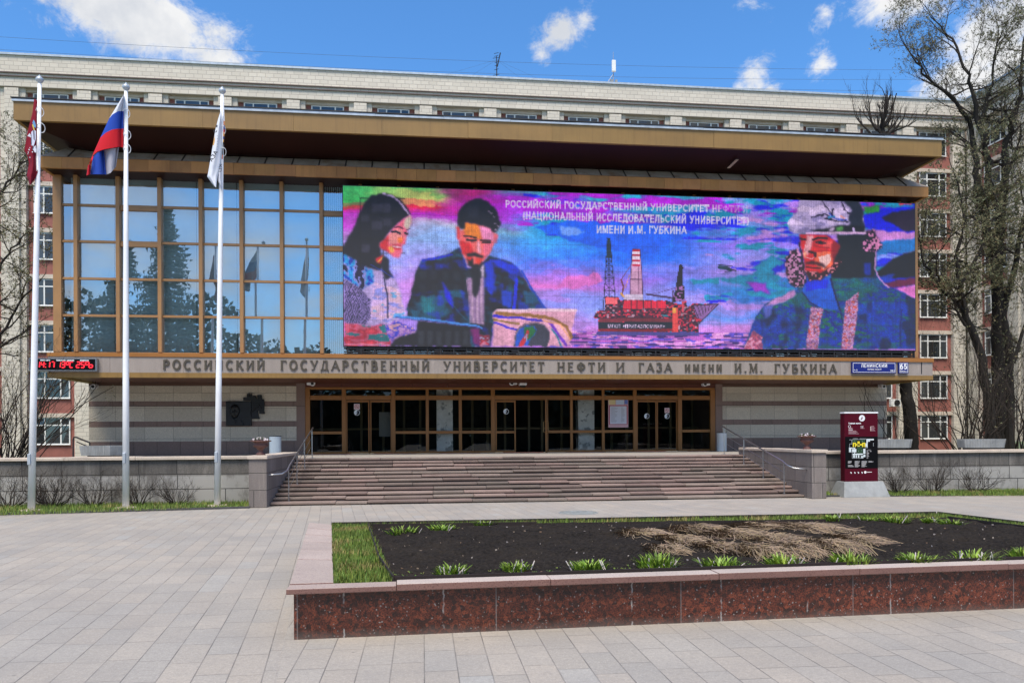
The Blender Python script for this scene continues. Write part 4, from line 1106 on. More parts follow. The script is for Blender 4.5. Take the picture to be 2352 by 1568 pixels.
for ch, a, b in (('1', 210, 258), ('4', 310, 400), ('1', 540, 600), ('7', 655, 750), ('1', 920, 965), ('3', 1010, 1110), ('o', 1155, 1255), ('C', 1285, 1390), ('2', 1510, 1620), ('5', 1665, 1770), ('o', 1810, 1925), ('u', 1940, 2055)):
    seg(b_, ch, sx_(a), sx_(b), zt_, zb_, wd)
for zz in (325, 425): b_.box(sx_(440), sx_(475), YB - .168, YB - .1605, sz_(zz + 14), sz_(zz - 14))
b_.build('digits', M['redled'], ck)
b_ = MB()
for w_, a, b in (('ВРЕМЯ / ДАТА', 285, 612), ('ТЕМПЕРАТУРА / ДАВЛЕНИЕ', 820, 1430), ('ВЛАЖНОСТЬ', 1635, 1925)): lettering(b_, w_, sx_(a), sx_(b), sz_(218), sz_(175) - sz_(218), YB - .1605, .004, .22)
b_.build('caption', M['signwhite'], ck)

# ------------------------------------------------------------------ street name signs
def plate(name, label, cat, pa, pb, ya, yb2, y):
    xa, xb = ax(pa, ya, y), ax(pb, ya, y); za, zb3 = az((pa + pb) / 2, yb2, y), az((pa + pb) / 2, ya, y)
    t_ = thing(name, label, cat, ((xa + xb) / 2, y, za))
    b_ = MB(); b_.box(xa, xb, y, YB - .006, za, zb3); b_.build('plate', M['navy'], t_, bevel=.012)
    m2 = .035; w2 = .014; b_ = MB()
    b_.box(xa + m2, xb - m2, y - .004, y - .0005, za + m2, za + m2 + w2); b_.box(xa + m2, xb - m2, y - .004, y - .0005, zb3 - m2 - w2, zb3 - m2)
    b_.box(xa + m2, xa + m2 + w2, y - .004, y - .0005, za + m2 + w2, zb3 - m2 - w2); b_.box(xb - m2 - w2, xb - m2, y - .004, y - .0005, za + m2 + w2, zb3 - m2 - w2)
    b_.build('border', M['signwhite'], t_)
    return t_, xa, xb, za, zb3
ys = YB - .10
t_, xa, xb, za, zb3 = plate('street_sign', 'long blue street name plate with white Cyrillic letters', 'street sign', 1957, 2058, 831.5, 857, ys)
X_ = lambda zx: ax((3180 + zx * 260 / 2352) / 1.634, 845, ys); Z_ = lambda zy: az(2005, (1340 + zy * 260 / 2352) / 1.634, ys)
b_ = MB(); lettering(b_, 'ЛЕНИНСКИЙ', X_(472), X_(1352), Z_(345), Z_(232) - Z_(345), ys - .001, .004, .17, .14); lettering(b_, 'ПРОСПЕКТ', X_(690), X_(1155), Z_(442), Z_(390) - Z_(442), ys - .001, .004, .2, .18, gap=.3)
lettering(b_, '<3', X_(230), X_(340), Z_(465), Z_(415) - Z_(465), ys - .001, .004, .2); lettering(b_, '130>', X_(1448), X_(1612), Z_(472), Z_(425) - Z_(472), ys - .001, .004, .2)
b_.build('lettering', M['signwhite'], t_)
t_, xa, xb, za, zb3 = plate('house_number_sign', 'small square blue house number plate reading 65', 'house number', 2064.5, 2087, 832, 857.5, ys)
b_ = MB(); lettering(b_, '65', X_(1790), X_(2025), Z_(400), Z_(230) - Z_(400), ys - .001, .004, .2); lettering(b_, 'КОРПУС I', X_(1795), X_(2020), Z_(485), Z_(450) - Z_(485), ys - .001, .004, .18)
b_.build('lettering', M['signwhite'], t_)

# ------------------------------------------------------------------ CCTV cameras and lamp under the canopy
def cctv(px, py, Y, side, label):
    p = at(px, py, Y)
    t_ = thing('security_camera', label, 'security camera', (p.x, p.y, p.z), 'cameras round the entrance')
    b_ = MB(); b_.box(p.x + side * .16 - .06, p.x + side * .16 + .06, Y - .1, YW - .04, p.z - .06, p.z + .09); b_.build('mount', M['white'], t_, bevel=.01)
    b_ = MB(); b_.tube([(p.x, Y + .12, p.z), (p.x, Y - .14, p.z - .01)], [.09, .095], 14); b_.build('body', M['white'], t_, smooth=False)
    b_ = MB(); b_.tube([(p.x, Y - .1405, p.z - .01), (p.x, Y - .15, p.z - .01)], .06, 14); b_.build('lens', M['black'], t_)
    b_ = MB(); b_.tube([(p.x + side * .1, Y, p.z), (p.x, Y, p.z)], .025, 8); b_.build('arm', M['white'], t_)
cctv(357 / .6119 / 1.634 if False else 217, 887.5, YW - .25, 0, 'white security camera high on the striped wall left of the plaque')
cctv(718.5, 880.5, YW - .25, -1, 'white security camera at the left end of the maroon lintel')
cctv(1175, 879.5, YW - .25, 1, 'white security camera beside the lamp above the middle door')
cctv(1617, 881.5, YW - .25, 1, 'white security camera at the right end of the maroon lintel')
cctv(2026, 887, YW - .25, 0, 'white security camera high on the striped wall at the right corner')
p = at(1201, 880.5, YW - .25)
t_ = thing('canopy_lamp', 'square white lamp with dark round underside above the middle door', 'lamp', (p.x, p.y, p.z))
b_ = MB(); b_.box(p.x - .15, p.x + .15, p.y - .12, YW - .025, p.z - .08, p.z + .14); b_.build('housing', M['white'], t_, bevel=.03)
b_ = MB(); b_.lathe([(.0, -.17), (.08, -.15), (.12, -.085), (.12, -.0805)], (p.x, p.y, p.z), 14); b_.build('dome', M['black'], t_)

# ------------------------------------------------------------------ memorial plaque and relief
px_ = lambda zx: (820 + zx * 360 / 1821) / 1.634
py_ = lambda zy: (1450 + zy * 360 / 1821) / 1.634
Q = lambda zx, zy, Y: (ax(px_(zx), py_(zy), Y), az(px_(zx), py_(zy), Y))
yp = YW - .14
(x0, z1), (x1, z0) = Q(136, 282, yp), Q(622, 745, yp)
pl = thing('memorial_plaque', 'square black memorial plaque with a carved portrait head on the striped wall', 'plaque', ((x0 + x1) / 2, yp, z0))
b_ = MB(); b_.box(x0, x1, yp, YW - .002, z0, z1); b_.build('slab', M['bronze_plaque'], pl, bevel=.015)
cx, cz = Q(310, 470, yp); hw = Q(405, 470, yp)[0] - cx; hh = Q(310, 335, yp)[1] - cz
nu, nv = 26, 26; rows = []
for a in range(nv + 1):
    v = -1 + 2 * a / nv; row = []
    for b in range(nu + 1):
        u = -1 + 2 * b / nu
        wv = math.sqrt(max(0, 1 - v * v)) * (.92 if v < -.3 else 1.0)
        x = u * wv; d_ = .11 * math.sqrt(max(0, 1 - u * u)) * (1 - v * v) ** .35 if abs(v) < 1 else 0
        bump = .05 * math.exp(-((x - .12) / .12) ** 2 - ((v + .12) / .28) ** 2) - .04 * math.exp(-((abs(x - .12) - .36) / .16) ** 2 - ((v - .05) / .12) ** 2) + .03 * math.exp(-((x - .12) / .28) ** 2 - ((v + .48) / .06) ** 2) - .02 * math.exp(-((x - .12) / .25) ** 2 - ((v + .56) / .04) ** 2)
        if v > .42: bump += .045 + .015 * math.sin(x * 22 + v * 9)
        row.append((cx + x * hw, yp - d_ - bump * (1 - u * u) - .001, cz + v * hh))
    rows.append(row)
b_ = MB(); b_.grid(rows); b_.build('portrait_head', M['bronze_plaque'], pl, smooth=True)
b_ = MB()
b_.prism([Q(215, 600, yp), Q(260, 585, yp), Q(330, 690, yp), Q(410, 630, yp), Q(470, 690, yp), Q(475, 735, yp), Q(160, 735, yp)], yp - .05, yp - .003)
b_.prism([Q(235, 590, yp), Q(280, 600, yp), Q(335, 660, yp), Q(300, 700, yp)], yp - .075, yp - .052)
b_.prism([Q(430, 600, yp), Q(605, 470, yp), Q(605, 540, yp), Q(330, 705, yp)], yp - .02, yp - .0035)
b_.build('coat_and_drape', M['bronze_plaque'], pl)
rl = thing('industrial_relief', 'black bronze relief of towers and pipes beside the portrait plaque', 'relief', (Q(740, 400, yp)[0], yp, Q(740, 610, yp)[1]))
def shape(pts, d0, d1): 
    b_ = MB(); b_.prism([Q(a, b, YW) for a, b in pts], YW - d1, YW - d0); return b_
shape([(480, 265), (480, 210), (548, 205), (550, 140), (590, 133), (592, 200), (600, 200), (602, 140), (640, 136), (642, 195), (660, 180), (690, 172), (718, 190), (722, 230), (745, 235), (745, 165), (828, 163), (830, 240), (868, 242), (876, 300), (872, 470), (884, 485), (884, 520), (790, 520), (785, 460), (750, 460), (775, 580), (788, 590), (785, 615), (624, 615), (624, 270)], .003, .09).build('relief_body', M['bronze_plaque'], rl)
b_ = MB()
for k in range(4): b_.box(*[Q(630, 0, YW)[0], Q(860, 0, YW)[0]], YW - .12 - .004 * k, YW - .0905, Q(0, 290 + 45 * k, YW)[1], Q(0, 275 + 45 * k, YW)[1])
for a, b in (((640, 480), (780, 370)), ((660, 440), (800, 330)), ((780, 350), (830, 430))):
    qa, qb = Q(*a, YW), Q(*b, YW); b_.tube([(qa[0], YW - .12, qa[1]), (qb[0], YW - .12, qb[1])], .025, 6)
for x_ in (790, 815, 845): b_.box(Q(x_ - 9, 0, YW)[0], Q(x_ + 9, 0, YW)[0], YW - .115, YW - .0908, Q(0, 510, YW)[1], Q(0, 250, YW)[1])
b_.box(Q(628, 0, YW)[0], Q(782, 0, YW)[0], YW - .13, YW - .0912, Q(0, 606, YW)[1], Q(0, 575, YW)[1])
b_.build('pipes', M['bronze_plaque'], rl)

# ------------------------------------------------------------------ bins, urns, concrete planters
def bin_(px, py, Y, ztop_py, hw, m_, label):
    p = at(px, py, Y); zt_ = az(px, ztop_py, Y); r = hw / F * Y * .985
    t_ = thing('litter_bin', label, 'litter bin', (p.x, Y, T))
    b_ = MB(); b_.lathe([(r * .96, 0), (r, .02), (r, zt_ - T - .07), (r * 1.015, zt_ - T - .065), (r * 1.015, zt_ - T - .03), (r, zt_ - T - .025)], (p.x, Y, T), 28); b_.build('drum', m_, t_, smooth=False)
    b_ = MB(); b_.lathe([(r * 1.0, zt_ - T - .024), (r * 1.03, zt_ - T - .02), (r * 1.03, zt_ - T), (r * .88, zt_ - T), (r * .86, zt_ - T - .2), (0, zt_ - T - .2)], (p.x, Y, T), 28); b_.build('rim', M['darkmetal'], t_)
bin_(632.5, 1044, 26.2, 1000.5, 13, M['bin_grey'], 'blue grey cylindrical litter bin behind the left urn')
bin_(1658, 1035, 29.7, 992.5, 11.7, M['bin_white'], 'white cylindrical litter bin beside the right end of the glazing')
def urn(px, Y, zbase, rim_py, hw, label):
    p = at(px, 1020, Y); r = hw / F * Y; H_ = az(px, rim_py, Y) - zbase
    t_ = thing('flower_urn', label, 'urn', (p.x, Y, zbase), 'urns on the stair cheeks')
    k = H_ / .30
    prof = [(.0, 0), (.105, 0), (.11, .012), (.085, .05), (.055, .075), (.05, .105), (.075, .12), (.08, .13), (.10, .15), (.155, .175), (.172, .205), (.165, .225), (.15, .25), (.165, .272), (.235, .288), (.243, .298), (.235, .308), (.19, .3), (.17, .28), (0, .28)]
    b_ = MB(); b_.lathe([(a * r / .243, z * k) for a, z in prof], (p.x, Y, zbase), 28); b_.build('bowl', M['urn'], t_, smooth=True)
    fl = MB(); r2 = random.Random(int(px))
    for q in range(150):
        a = r2.uniform(0, 6.28); d_ = r * .72 * math.sqrt(r2.random()); hh_ = zbase + H_ * .95 + .11 * (1 - (d_ / r) ** 2) * r2.uniform(.4, 1.1)
        c = (p.x + d_ * math.cos(a), Y + d_ * math.sin(a), hh_); s_ = r2.uniform(.012, .026)
        A_ = Vector((r2.uniform(-1, 1), r2.uniform(-1, 1), r2.uniform(-.4, .6))).normalized() * s_; B_ = A_.cross(Vector((r2.uniform(-1, 1), r2.uniform(-1, 1), 1))).normalized() * s_
        c = Vector(c); col = (1, .97, 1) if r2.random() < .55 else (.14, .2, .06)
        fl.face([c - A_ - B_, c + A_ - B_, c + A_ + B_, c - A_ + B_], col)
    fl.build('flowers', M['petal'], t_)
urn(598.5, 20.6, zpl, 1012, 23.5, 'red brown flower urn on the left stair cheek in front of the grey bin')
urn(1853.5, 20.75, zpr, 1001.5, 22.5, 'red brown flower urn on the right stair cheek near the stele')
def trough(pa, pb, yt_, yb_, Y, label):
    xa, xb = ax(pa, yt_, Y), ax(pb, yt_, Y); zt_, zb_ = az((pa + pb) / 2, yt_, Y), az((pa + pb) / 2, yb_, Y)
    cx, w_ = (xa + xb) / 2, (xb - xa) / 2; d_ = w_ * .75
    t_ = thing('concrete_planter', label, 'planter', (cx, Y + d_, T), 'ribbed concrete planters on the terrace')
    def ring(s_, z):
        o_ = [(-1, .35), (-1, -.35), (-.2, -1), (.55, -1), (1, -.35), (1, .35), (.55, 1), (-.2, 1)]
        return [(cx + a * w_ * s_, Y + d_ + b * d_ * s_, z) for a, b in o_]
    b_ = MB(); b_.grid([ring(.93, zb_), ring(1, zt_), ring(.93, zt_), ring(.9, zt_ - .08)], close=True); b_.face(ring(.93, zb_)[::-1]); b_.build('bowl', M['concrete'], t_)
    rb_ = MB(); r0, r1 = ring(.932, zb_), ring(1.003, zt_)
    for k in range(8):
        for q in range(1, 9):
            f_ = q / 9
            a = Vector(r0[k]).lerp(Vector(r0[(k + 1) % 8]), f_); b = Vector(r1[k]).lerp(Vector(r1[(k + 1) % 8]), f_ + rng.uniform(-.03, .03))
            rb_.tube([a, b], .011, 4)
    rb_.build('ribs', M['concrete'], t_)
    s_ = MB(); s_.face(ring(.9, zt_ - .05)); s_.build('soil', M['soil'], t_)
    f_ = MB(); f_.box(cx - w_ * .6, cx + w_ * .6, Y + d_ * .5, Y + d_ * 1.5, T, zb_ - .002); f_.build('foot', M['darkmetal'], t_)
trough(171, 276, 1023.5, 1046, 24.0, 'ribbed grey concrete planter on the terrace beside the left flagpoles')
trough(2020, 2111, 1008.5, 1028, 25.0, 'ribbed grey concrete planter on the terrace under the leaning trunk')
trough(2233, 2330, 1008, 1028, 25.0, 'ribbed grey concrete planter on the terrace at the right edge below the big tree')
pr_ = MB(); a = at(277, 1010, 27); 
t_ = thing('ramp_rail', 'dark bent handrail standing behind the left concrete planter', 'handrail', (a.x, 27, T))
pts = [at(168, 1012, 27), at(170, 1004, 27), at(176, 1004, 27), at(206, 1016, 27)]
b_ = MB(); b_.tube(pts, .03, 6); b_.tube([at(176, 1014, 27), at(206, 1027, 27)], .02, 5); b_.build('rail', M['darkmetal'], t_)
b_ = MB(); b_.tube([pts[0], (pts[0].x, 27, T)], .025, 6); b_.tube([pts[3], (pts[3].x, 27, T)], .025, 6); b_.build('posts', M['darkmetal'], t_)

# ------------------------------------------------------------------ map stele
ysx = 20.55
S_ = lambda zx, zy, Y=ysx: (ax((3150 + zx * 300 / 1470) / 1.634, (1540 + zy * 300 / 1470) / 1.634, Y), az((3150 + zx * 300 / 1470) / 1.634, (1540 + zy * 300 / 1470) / 1.634, Y))
(x0, z1), (x1, z0) = S_(94, 52), S_(712, 1298)
zcap = S_(400, 26)[1]
sl_ = thing('map_stele', 'tall crimson information stele with a white and yellow campus map on black', 'information stele', ((x0 + x1) / 2, ysx + .1, 0))
b_ = MB(); b_.box(x0, x1, ysx, ysx + .22, z0, z1); b_.build('panel', M['crimson'], sl_)
b_ = MB(); b_.box(x0 - .01, x1 + .012, ysx - .01, ysx + .23, z1 + .001, zcap); b_.build('cap', M['white'], sl_)
xb0, xb1 = S_(40, 1400)[0], S_(800, 1400)[0]
b_ = MB(); w0 = .10
b_.hexa([(x0 - .18, ysx - .28, 0), (x1 + .20, ysx - .28, 0), (x1 + .20, ysx + .55, 0), (x0 - .18, ysx + .55, 0), (x0 - .07, ysx - .1, z0), (x1 + .10, ysx - .1, z0), (x1 + .1, ysx + .32, z0), (x0 - .07, ysx + .32, z0)])
b_.build('concrete_base', M['concrete'], sl_, bevel=.01)
PW = lambda mb, zx0, zy0, zx1, zy1, c, lay=1: mb.box(S_(zx0, zy0)[0], S_(zx1, zy0)[0], ysx - .002 - .002 * lay, ysx - .0005 - .002 * (lay - 1), S_(zx0, zy1)[1], S_(zx0, zy0)[1], c)
b_ = MB(); PW(b_, 104, 480, 706, 1065, (1, 1, 1)); b_.build('map_board', M['panelblack'], sl_)
b_ = MB(); GR, YE, WH, LT = (.012, .05, .014), (.72, .60, .02), (.60, .68, .70), (.40, .44, .46)
for r in ((240, 535, 320, 590), (385, 535, 470, 590), (325, 650, 430, 785)): PW(b_, *r, GR, 3)
for r in ((330, 565, 372, 660), (245, 590, 305, 612), (245, 612, 268, 668), (285, 612, 305, 668), (305, 612, 415, 640), (415, 590, 476, 612), (415, 612, 440, 668), (455, 612, 478, 668)): PW(b_, *r, YE, 4)
for r in ((180, 680, 216, 760), (232, 705, 310, 765), (438, 700, 476, 795), (245, 790, 430, 815), (252, 818, 282, 866), (298, 818, 320, 866), (340, 818, 364, 866), (395, 830, 412, 872), (418, 830, 438, 872), (440, 810, 476, 852), (480, 600, 512, 670), (495, 520, 520, 598), (522, 520, 630, 545), (524, 547, 560, 570), (216, 680, 290, 695), (274, 697, 288, 704), (272, 767, 286, 788)): PW(b_, *r, WH, 4)
for r in ((182, 535, 240, 541), (240, 527, 480, 532), (250, 512, 335, 517), (225, 535, 231, 620), (185, 608, 225, 613), (185, 613, 190, 680), (174, 680, 179, 760), (174, 762, 232, 767), (232, 770, 238, 872), (232, 873, 440, 878), (513, 600, 519, 688), (470, 684, 519, 689), (622, 590, 627, 655), (375, 515, 490, 520)): PW(b_, *r, LT, 3)
for r in ((345, 740, 352, 747), (405, 730, 412, 737), (275, 555, 281, 561), (418, 555, 424, 561), (345, 640, 356, 650)): PW(b_, *r, WH, 5)
b_.build('campus_map', M['print'], sl_)
b_ = MB(); r2 = random.Random(4)
def lines(xa, xb, y0, n, dy, h_=5, c=(.45, .44, .45)):
    for k in range(n): PW(b_, xa, y0 + k * dy, xa + (xb - xa) * r2.uniform(.5, 1), y0 + k * dy + h_, c, 2)
PR = (.55, .34, .38)
lines(500, 625, 720, 1, 10); lines(500, 545, 738, 3, 10); lines(560, 605, 738, 2, 10); lines(500, 548, 772, 3, 10); lines(500, 548, 805, 2, 10); lines(500, 570, 832, 2, 10); lines(500, 548, 860, 2, 10)
lines(158, 228, 926, 5, 9.5); lines(158, 275, 1000, 4, 10); lines(282, 385, 926, 5, 9.5); lines(282, 380, 975, 7, 9.5); lines(408, 515, 926, 12, 9.5); lines(535, 650, 926, 3, 9.5)
lines(168, 262, 316, 2, 9, 5, PR); lines(388, 462, 316, 2, 9, 5, PR); lines(168, 400, 372, 4, 17, 6, PR); lines(585, 665, 284, 6, 17, 5, PR)
for k in range(5): PW(b_, 570, 292 + k * 17, 582, 306 + k * 17, (.7, .55, .5), 2)
PW(b_, 168, 346, 246, 357, (.75, .68, .69), 2); PW(b_, 502, 1125, 596, 1136, (.75, .68, .69), 2)
b_.build('small_print', M['print'], sl_)
b_ = MB(); Lx = lambda a: S_(a, 0)[0]; Lz = lambda a: S_(400, a)[1]
lettering(b_, 'Главный корпус', Lx(168), Lx(398), Lz(246), Lz(220) - Lz(246), ysx - .0006, .003, .22); lettering(b_, 'II2', Lx(390), Lx(438), Lz(306), Lz(282) - Lz(306), ysx - .0006, .003, .2)
ribbon(b_, arc(Lx(184), Lz(292), .034, .034, 0, 360, 14), .008, ysx - .004, ysx - .0006)
for k, xx in enumerate((207, 277, 342, 410)): ribbon(b_, [(Lx(xx - 9), Lz(1128)), (Lx(xx + 8), Lz(1140)), (Lx(xx), Lz(1155))], .02, ysx - .004, ysx - .0006)
b_.build('lettering', M['signwhite'], sl_)
b_ = MB(); cx, cz = S_(416, 140); rr = Lx(470) - cx
b_.face([(cx + rr * math.cos(2 * math.pi * q / 28), ysx - .003, cz + rr * math.sin(2 * math.pi * q / 28)) for q in range(28)], (.72, .74, .77))
ribbon(b_, [(cx - .02, cz + rr * .55), (cx + rr * .45, cz + rr * .2), (cx + rr * .3, cz - rr * .35)], rr * .14, ysx - .005, ysx - .0035, (.62, .64, .68))
b_.face([(cx - rr * .5, ysx - .0052, cz - rr * .4), (cx - rr * .3, ysx - .0052, cz - rr * .55), (cx + rr * .1, ysx - .0052, cz + rr * .0), (cx + rr * .05, ysx - .0052, cz + rr * .5), (cx - rr * .15, ysx - .0052, cz + rr * .1)][::1], (.03, .03, .05))
ribbon(b_, [(cx - rr * .3, cz - rr * .5), (cx + rr * .12, cz - rr * .1), (cx + rr * .1, cz + rr * .4)], rr * .1, ysx - .0075, ysx - .006, (.4, .05, .1))
c2, z2 = S_(476, 1132); b_.face([(c2 + .038 * math.cos(2 * math.pi * q / 16), ysx - .003, z2 + .038 * math.sin(2 * math.pi * q / 16)) for q in range(16)], (.8, .76, .76))
b_.build('emblem', M['print'], sl_)

# ------------------------------------------------------------------ flagpoles and flags
def pole(pb, pt, label):
    Y = atz(*pb, 0.06).y; b = at(*pb, Y); t_ = at(*pt, Y)
    o = thing('flagpole', label, 'flagpole', (b.x, Y, 0), 'flagpoles in the grass strip')
    top = Vector((t_.x, Y, t_.z)); bot = Vector((b.x, Y, .05))
    p_ = MB(); p_.tube([bot, bot.lerp(top, .3), bot.lerp(top, .65), top], [.082, .074, .06, .043], 16); p_.build('pole', M['white'], o, smooth=True)
    f_ = MB(); f_.lathe([(.0, 0), (.03, 0), (.035, .03), (.075, .06), (.09, .10), (.08, .14), (.035, .18), (.012, .215), (0, .23)], top, 16); f_.build('finial', M['zinc'], o, smooth=True)
    q_ = MB(); q_.lathe([(0, 0), (.26, 0), (.24, .045), (.1, .05), (.1, .06), (0, .06)], (b.x, Y, .005), 14); q_.build('footing', M['coping_pale'], o)
    c_ = MB(); zz = 1.45 if True else 0; c_.box(b.x - .035, b.x + .035, Y - .12, Y - .07, 1.15, 1.42); c_.build('cleat_cover', M['zinc'], o, bevel=.01)
    return o, bot, top, Y
poles = [pole((72, 1169), (91, 193), 'tall white flagpole holding the crimson flag'), pole((289, 1163), (289.5, 210), 'tall white flagpole holding the white blue and red flag'), pole((499, 1158), (510.5, 218), 'tall white flagpole holding the white university flag')]
def rope(o, px, py, Y, w, hgt, k):
    c = at(px, py, Y); s_ = MB()
    s_.tube([(c.x + w * math.cos(a), Y - .07 * math.sin(a) - .03, c.z + hgt * math.sin(a) + .25 * hgt * math.cos(a)) for a in [2 * math.pi * q / 14 for q in range(15)]], .010, 5, cap=False); s_.build('rope_loop', M['white'], o)
FY = lambda k: poles[k][3]
for k, pts in enumerate((((93, 258), (96, 295)), ((291, 262), (293, 311), (293, 343)), ((511, 300), (512, 350)))):
    for (a, b) in pts: rope(poles[k][0], a, b, FY(k), .085, .09, k)
def sheet(mb, left, right, n, m, Y, depth, cf):
    """cloth between two edges given as (px, py) lists; depth(u, v) pushes folds towards the viewer"""
    def samp(pts, t_):
        L = [0]
        for a, b in zip(pts[:-1], pts[1:]): L.append(L[-1] + math.dist(a, b))
        d_ = t_ * L[-1]
        for k in range(len(pts) - 1):
            if d_ <= L[k + 1] + 1e-9:
                f_ = (d_ - L[k]) / max(1e-9, L[k + 1] - L[k]); return (pts[k][0] + (pts[k + 1][0] - pts[k][0]) * f_, pts[k][1] + (pts[k + 1][1] - pts[k][1]) * f_)
        return pts[-1]
    rows = []
    for a in range(n + 1):
        v = a / n; l, r = samp(left, v), samp(right, v); row = []
        for b in range(m + 1):
            u = b / m
            row.append(at(l[0] + (r[0] - l[0]) * u, l[1] + (r[1] - l[1]) * u, Y + depth(u, v)))
        rows.append(row)
    mb.grid(rows, cf=lambda a, b: cf((b + .5) / m, (a + .5) / n))
Z1 = lambda zx, zy: (zx * .3201, 110.2 + zy * .3201)          # first zoom of the flags
Z4 = lambda zx, zy: (zx * .2342, 244.8 + zy * .2342)
# crimson flag with the white rider
fl = thing('crimson_flag', 'crimson flag with a white and blue emblem hanging limp from the left flagpole', 'flag', tuple(at(86, 300, FY(0))))
CR = (.20, .008, .022)
b_ = MB(); Yf = FY(0)
sheet(b_, [Z4(335, -75), Z4(318, 60), Z4(270, 250), Z4(238, 430), Z4(272, 490), Z4(285, 560), Z4(262, 680), Z4(284, 740), Z4(290, 775)],
      [Z4(366, -60), Z4(362, 20), Z4(374, 330), Z4(362, 490), Z4(372, 640), Z4(350, 700), Z4(310, 760)], 46, 16, Yf,
      lambda u, v: -.03 - .10 * math.sin(math.pi * u) * (.3 + v) - .05 * math.sin(u * 9 + v * 5) * v, lambda u, v: CR)
b_.build('cloth', M['flag'], fl, smooth=True)
b_ = MB(); r2 = random.Random(3)
def patch(pts, c, off=.20, z=Z4):
    b_.face([at(*z(*p_), Yf - off) for p_ in pts][::-1], c)
patch([(318, 160), (328, 130), (342, 150), (352, 185), (350, 210), (332, 200)], (.10, .28, .5)); patch([(314, 180), (324, 175), (342, 235), (336, 250)], (.55, .5, .08), .203)
patch([(306, 250), (330, 230), (352, 240), (350, 320), (330, 390), (305, 380)], (.55, .58, .72), .206); patch([(268, 290), (290, 262), (304, 280), (298, 300)], (.6, .6, .68)); patch([(316, 410), (330, 395), (352, 385), (358, 440), (345, 455)], (.6, .62, .72), .209)
patch([(300, 300), (306, 260), (310, 380), (304, 370)], (.02, .02, .04), .212); patch([(325, 230), (335, 235), (338, 330), (330, 320)], (.03, .03, .06), .215); patch([(322, 380), (330, 392), (320, 430), (315, 420)], (.02, .02, .04), .218)
for q in range(9):
    a, b = r2.uniform(272, 360), r2.uniform(290, 500); s_ = r2.uniform(4, 9); patch([(a - s_, b), (a, b - s_), (a + s_, b), (a, b + s_)], (.6, .6, .66), .221 + q * .001)
b_.build('emblem', M['print'], fl)
# tricolour
fl = thing('tricolour_flag', 'white, blue and red striped flag hanging in folds from the middle flagpole', 'flag', tuple(at(285, 300, FY(1))))
Z7 = lambda zx, zy: ((300 + zx * 560 / 2195) / 1.634, (320 + zy * 560 / 2195) / 1.634)
b_ = MB(); Yf = FY(1)
WHT, BLU, RED = (.62, .64, .70), (.018, .06, .36), (.50, .012, .022)
edgeL = [(648, 135), (520, 330), (430, 490), (300, 770), (180, 1040), (120, 1170), (95, 1330)]
wb_ = [(430, 490), (480, 430), (560, 385), (645, 378)]; bb_ = [(300, 770), (380, 700), (470, 655), (560, 640), (642, 640)]
rb_ = [(180, 1040), (260, 975), (350, 945), (460, 925), (580, 905), (642, 920)]
dep = lambda u, v: -.04 - .22 * math.sin(math.pi * min(1, u * 1.08)) ** 1.2
fold = lambda c: (lambda u, v: c)
def strip(top, bot, c, n, d_=dep): sheet(b_, [Z7(*p_) for p_ in (top[0], bot[0])] if False else [Z7(*top[0]), Z7(*bot[0])], [Z7(*top[-1]), Z7(*bot[-1])], n, 2, Yf, d_, fold(c))
def between(top, bot, c, n=10, m=22, off=0.0):
    def samp(pts, t_):
        k = min(len(pts) - 2, int(t_ * (len(pts) - 1))); f_ = t_ * (len(pts) - 1) - k
        return (pts[k][0] + (pts[k + 1][0] - pts[k][0]) * f_, pts[k][1] + (pts[k + 1][1] - pts[k][1]) * f_)
    rows = []
    for a in range(n + 1):
        row = []
        for b in range(m + 1):
            u = b / m; p_, q_ = samp(top, u), samp(bot, u)
            d_ = -.04 - .20 * math.sin(math.pi * min(1, u * .98 + .02)) ** .8 + .10 * math.exp(-((u - .86) / .05) ** 2) + off
            row.append(at(*Z7(p_[0] + (q_[0] - p_[0]) * a / n, p_[1] + (q_[1] - p_[1]) * a / n), Yf + d_))
        rows.append(row)
    b_.grid(rows, c)
between([(648, 135), (648, 137), (648, 139), (650, 141)], wb_, WHT)
between(wb_, bb_, BLU); between(bb_, rb_, RED)
b_.build('cloth', M['flag'], fl, smooth=True)
b_ = MB()
between([(180, 1040), (160, 1090), (135, 1150)], [(200, 1045), (180, 1110), (160, 1170)], RED, 4, 8)
between([(120, 1165), (128, 1168), (160, 1170)], [(95, 1330), (120, 1318), (152, 1310)], RED, 8, 8)
between([(195, 1050), (260, 990), (352, 955)], [(152, 1312), (260, 1310), (390, 1314)], BLU, 12, 14, .06)
between([(352, 955), (450, 935), (575, 915)], [(392, 1314), (450, 1290), (530, 1200)], (.36, .36, .42), 12, 14, .08)
b_.build('turned_back_fold', M['flag'], fl, smooth=True)
# white university flag
fl = thing('white_university_flag', 'white flag with black letters and coloured edge hanging limp from the right flagpole', 'flag', tuple(at(500, 330, FY(2))))
b_ = MB(); Yf = FY(2)
sheet(b_, [Z7(2085, 350), Z7(2040, 470), Z7(1995, 640), Z7(1955, 880), Z7(1920, 1090), Z7(1885, 1290), Z7(1872, 1345), Z7(1930, 1430), Z7(1990, 1500)],
      [Z7(2085, 352), Z7(2080, 600), Z7(2075, 900), Z7(2062, 1180), Z7(2050, 1280), Z7(2030, 1330), Z7(2005, 1500)], 44, 14, Yf,
      lambda u, v: -.10 - .16 * math.sin(math.pi * u) * (.3 + v * .8) + .04 * math.sin(u * 8 + v * 4) * v, lambda u, v: (.66, .69, .76))
sheet(b_, [Z7(2040, 1290), Z7(2035, 1420), Z7(2080, 1500)], [Z7(2098, 1080), Z7(2100, 1400), Z7(2092, 1565)], 14, 6, Yf, lambda u, v: -.12 - .05 * math.sin(u * 5), lambda u, v: (.64, .66, .72))
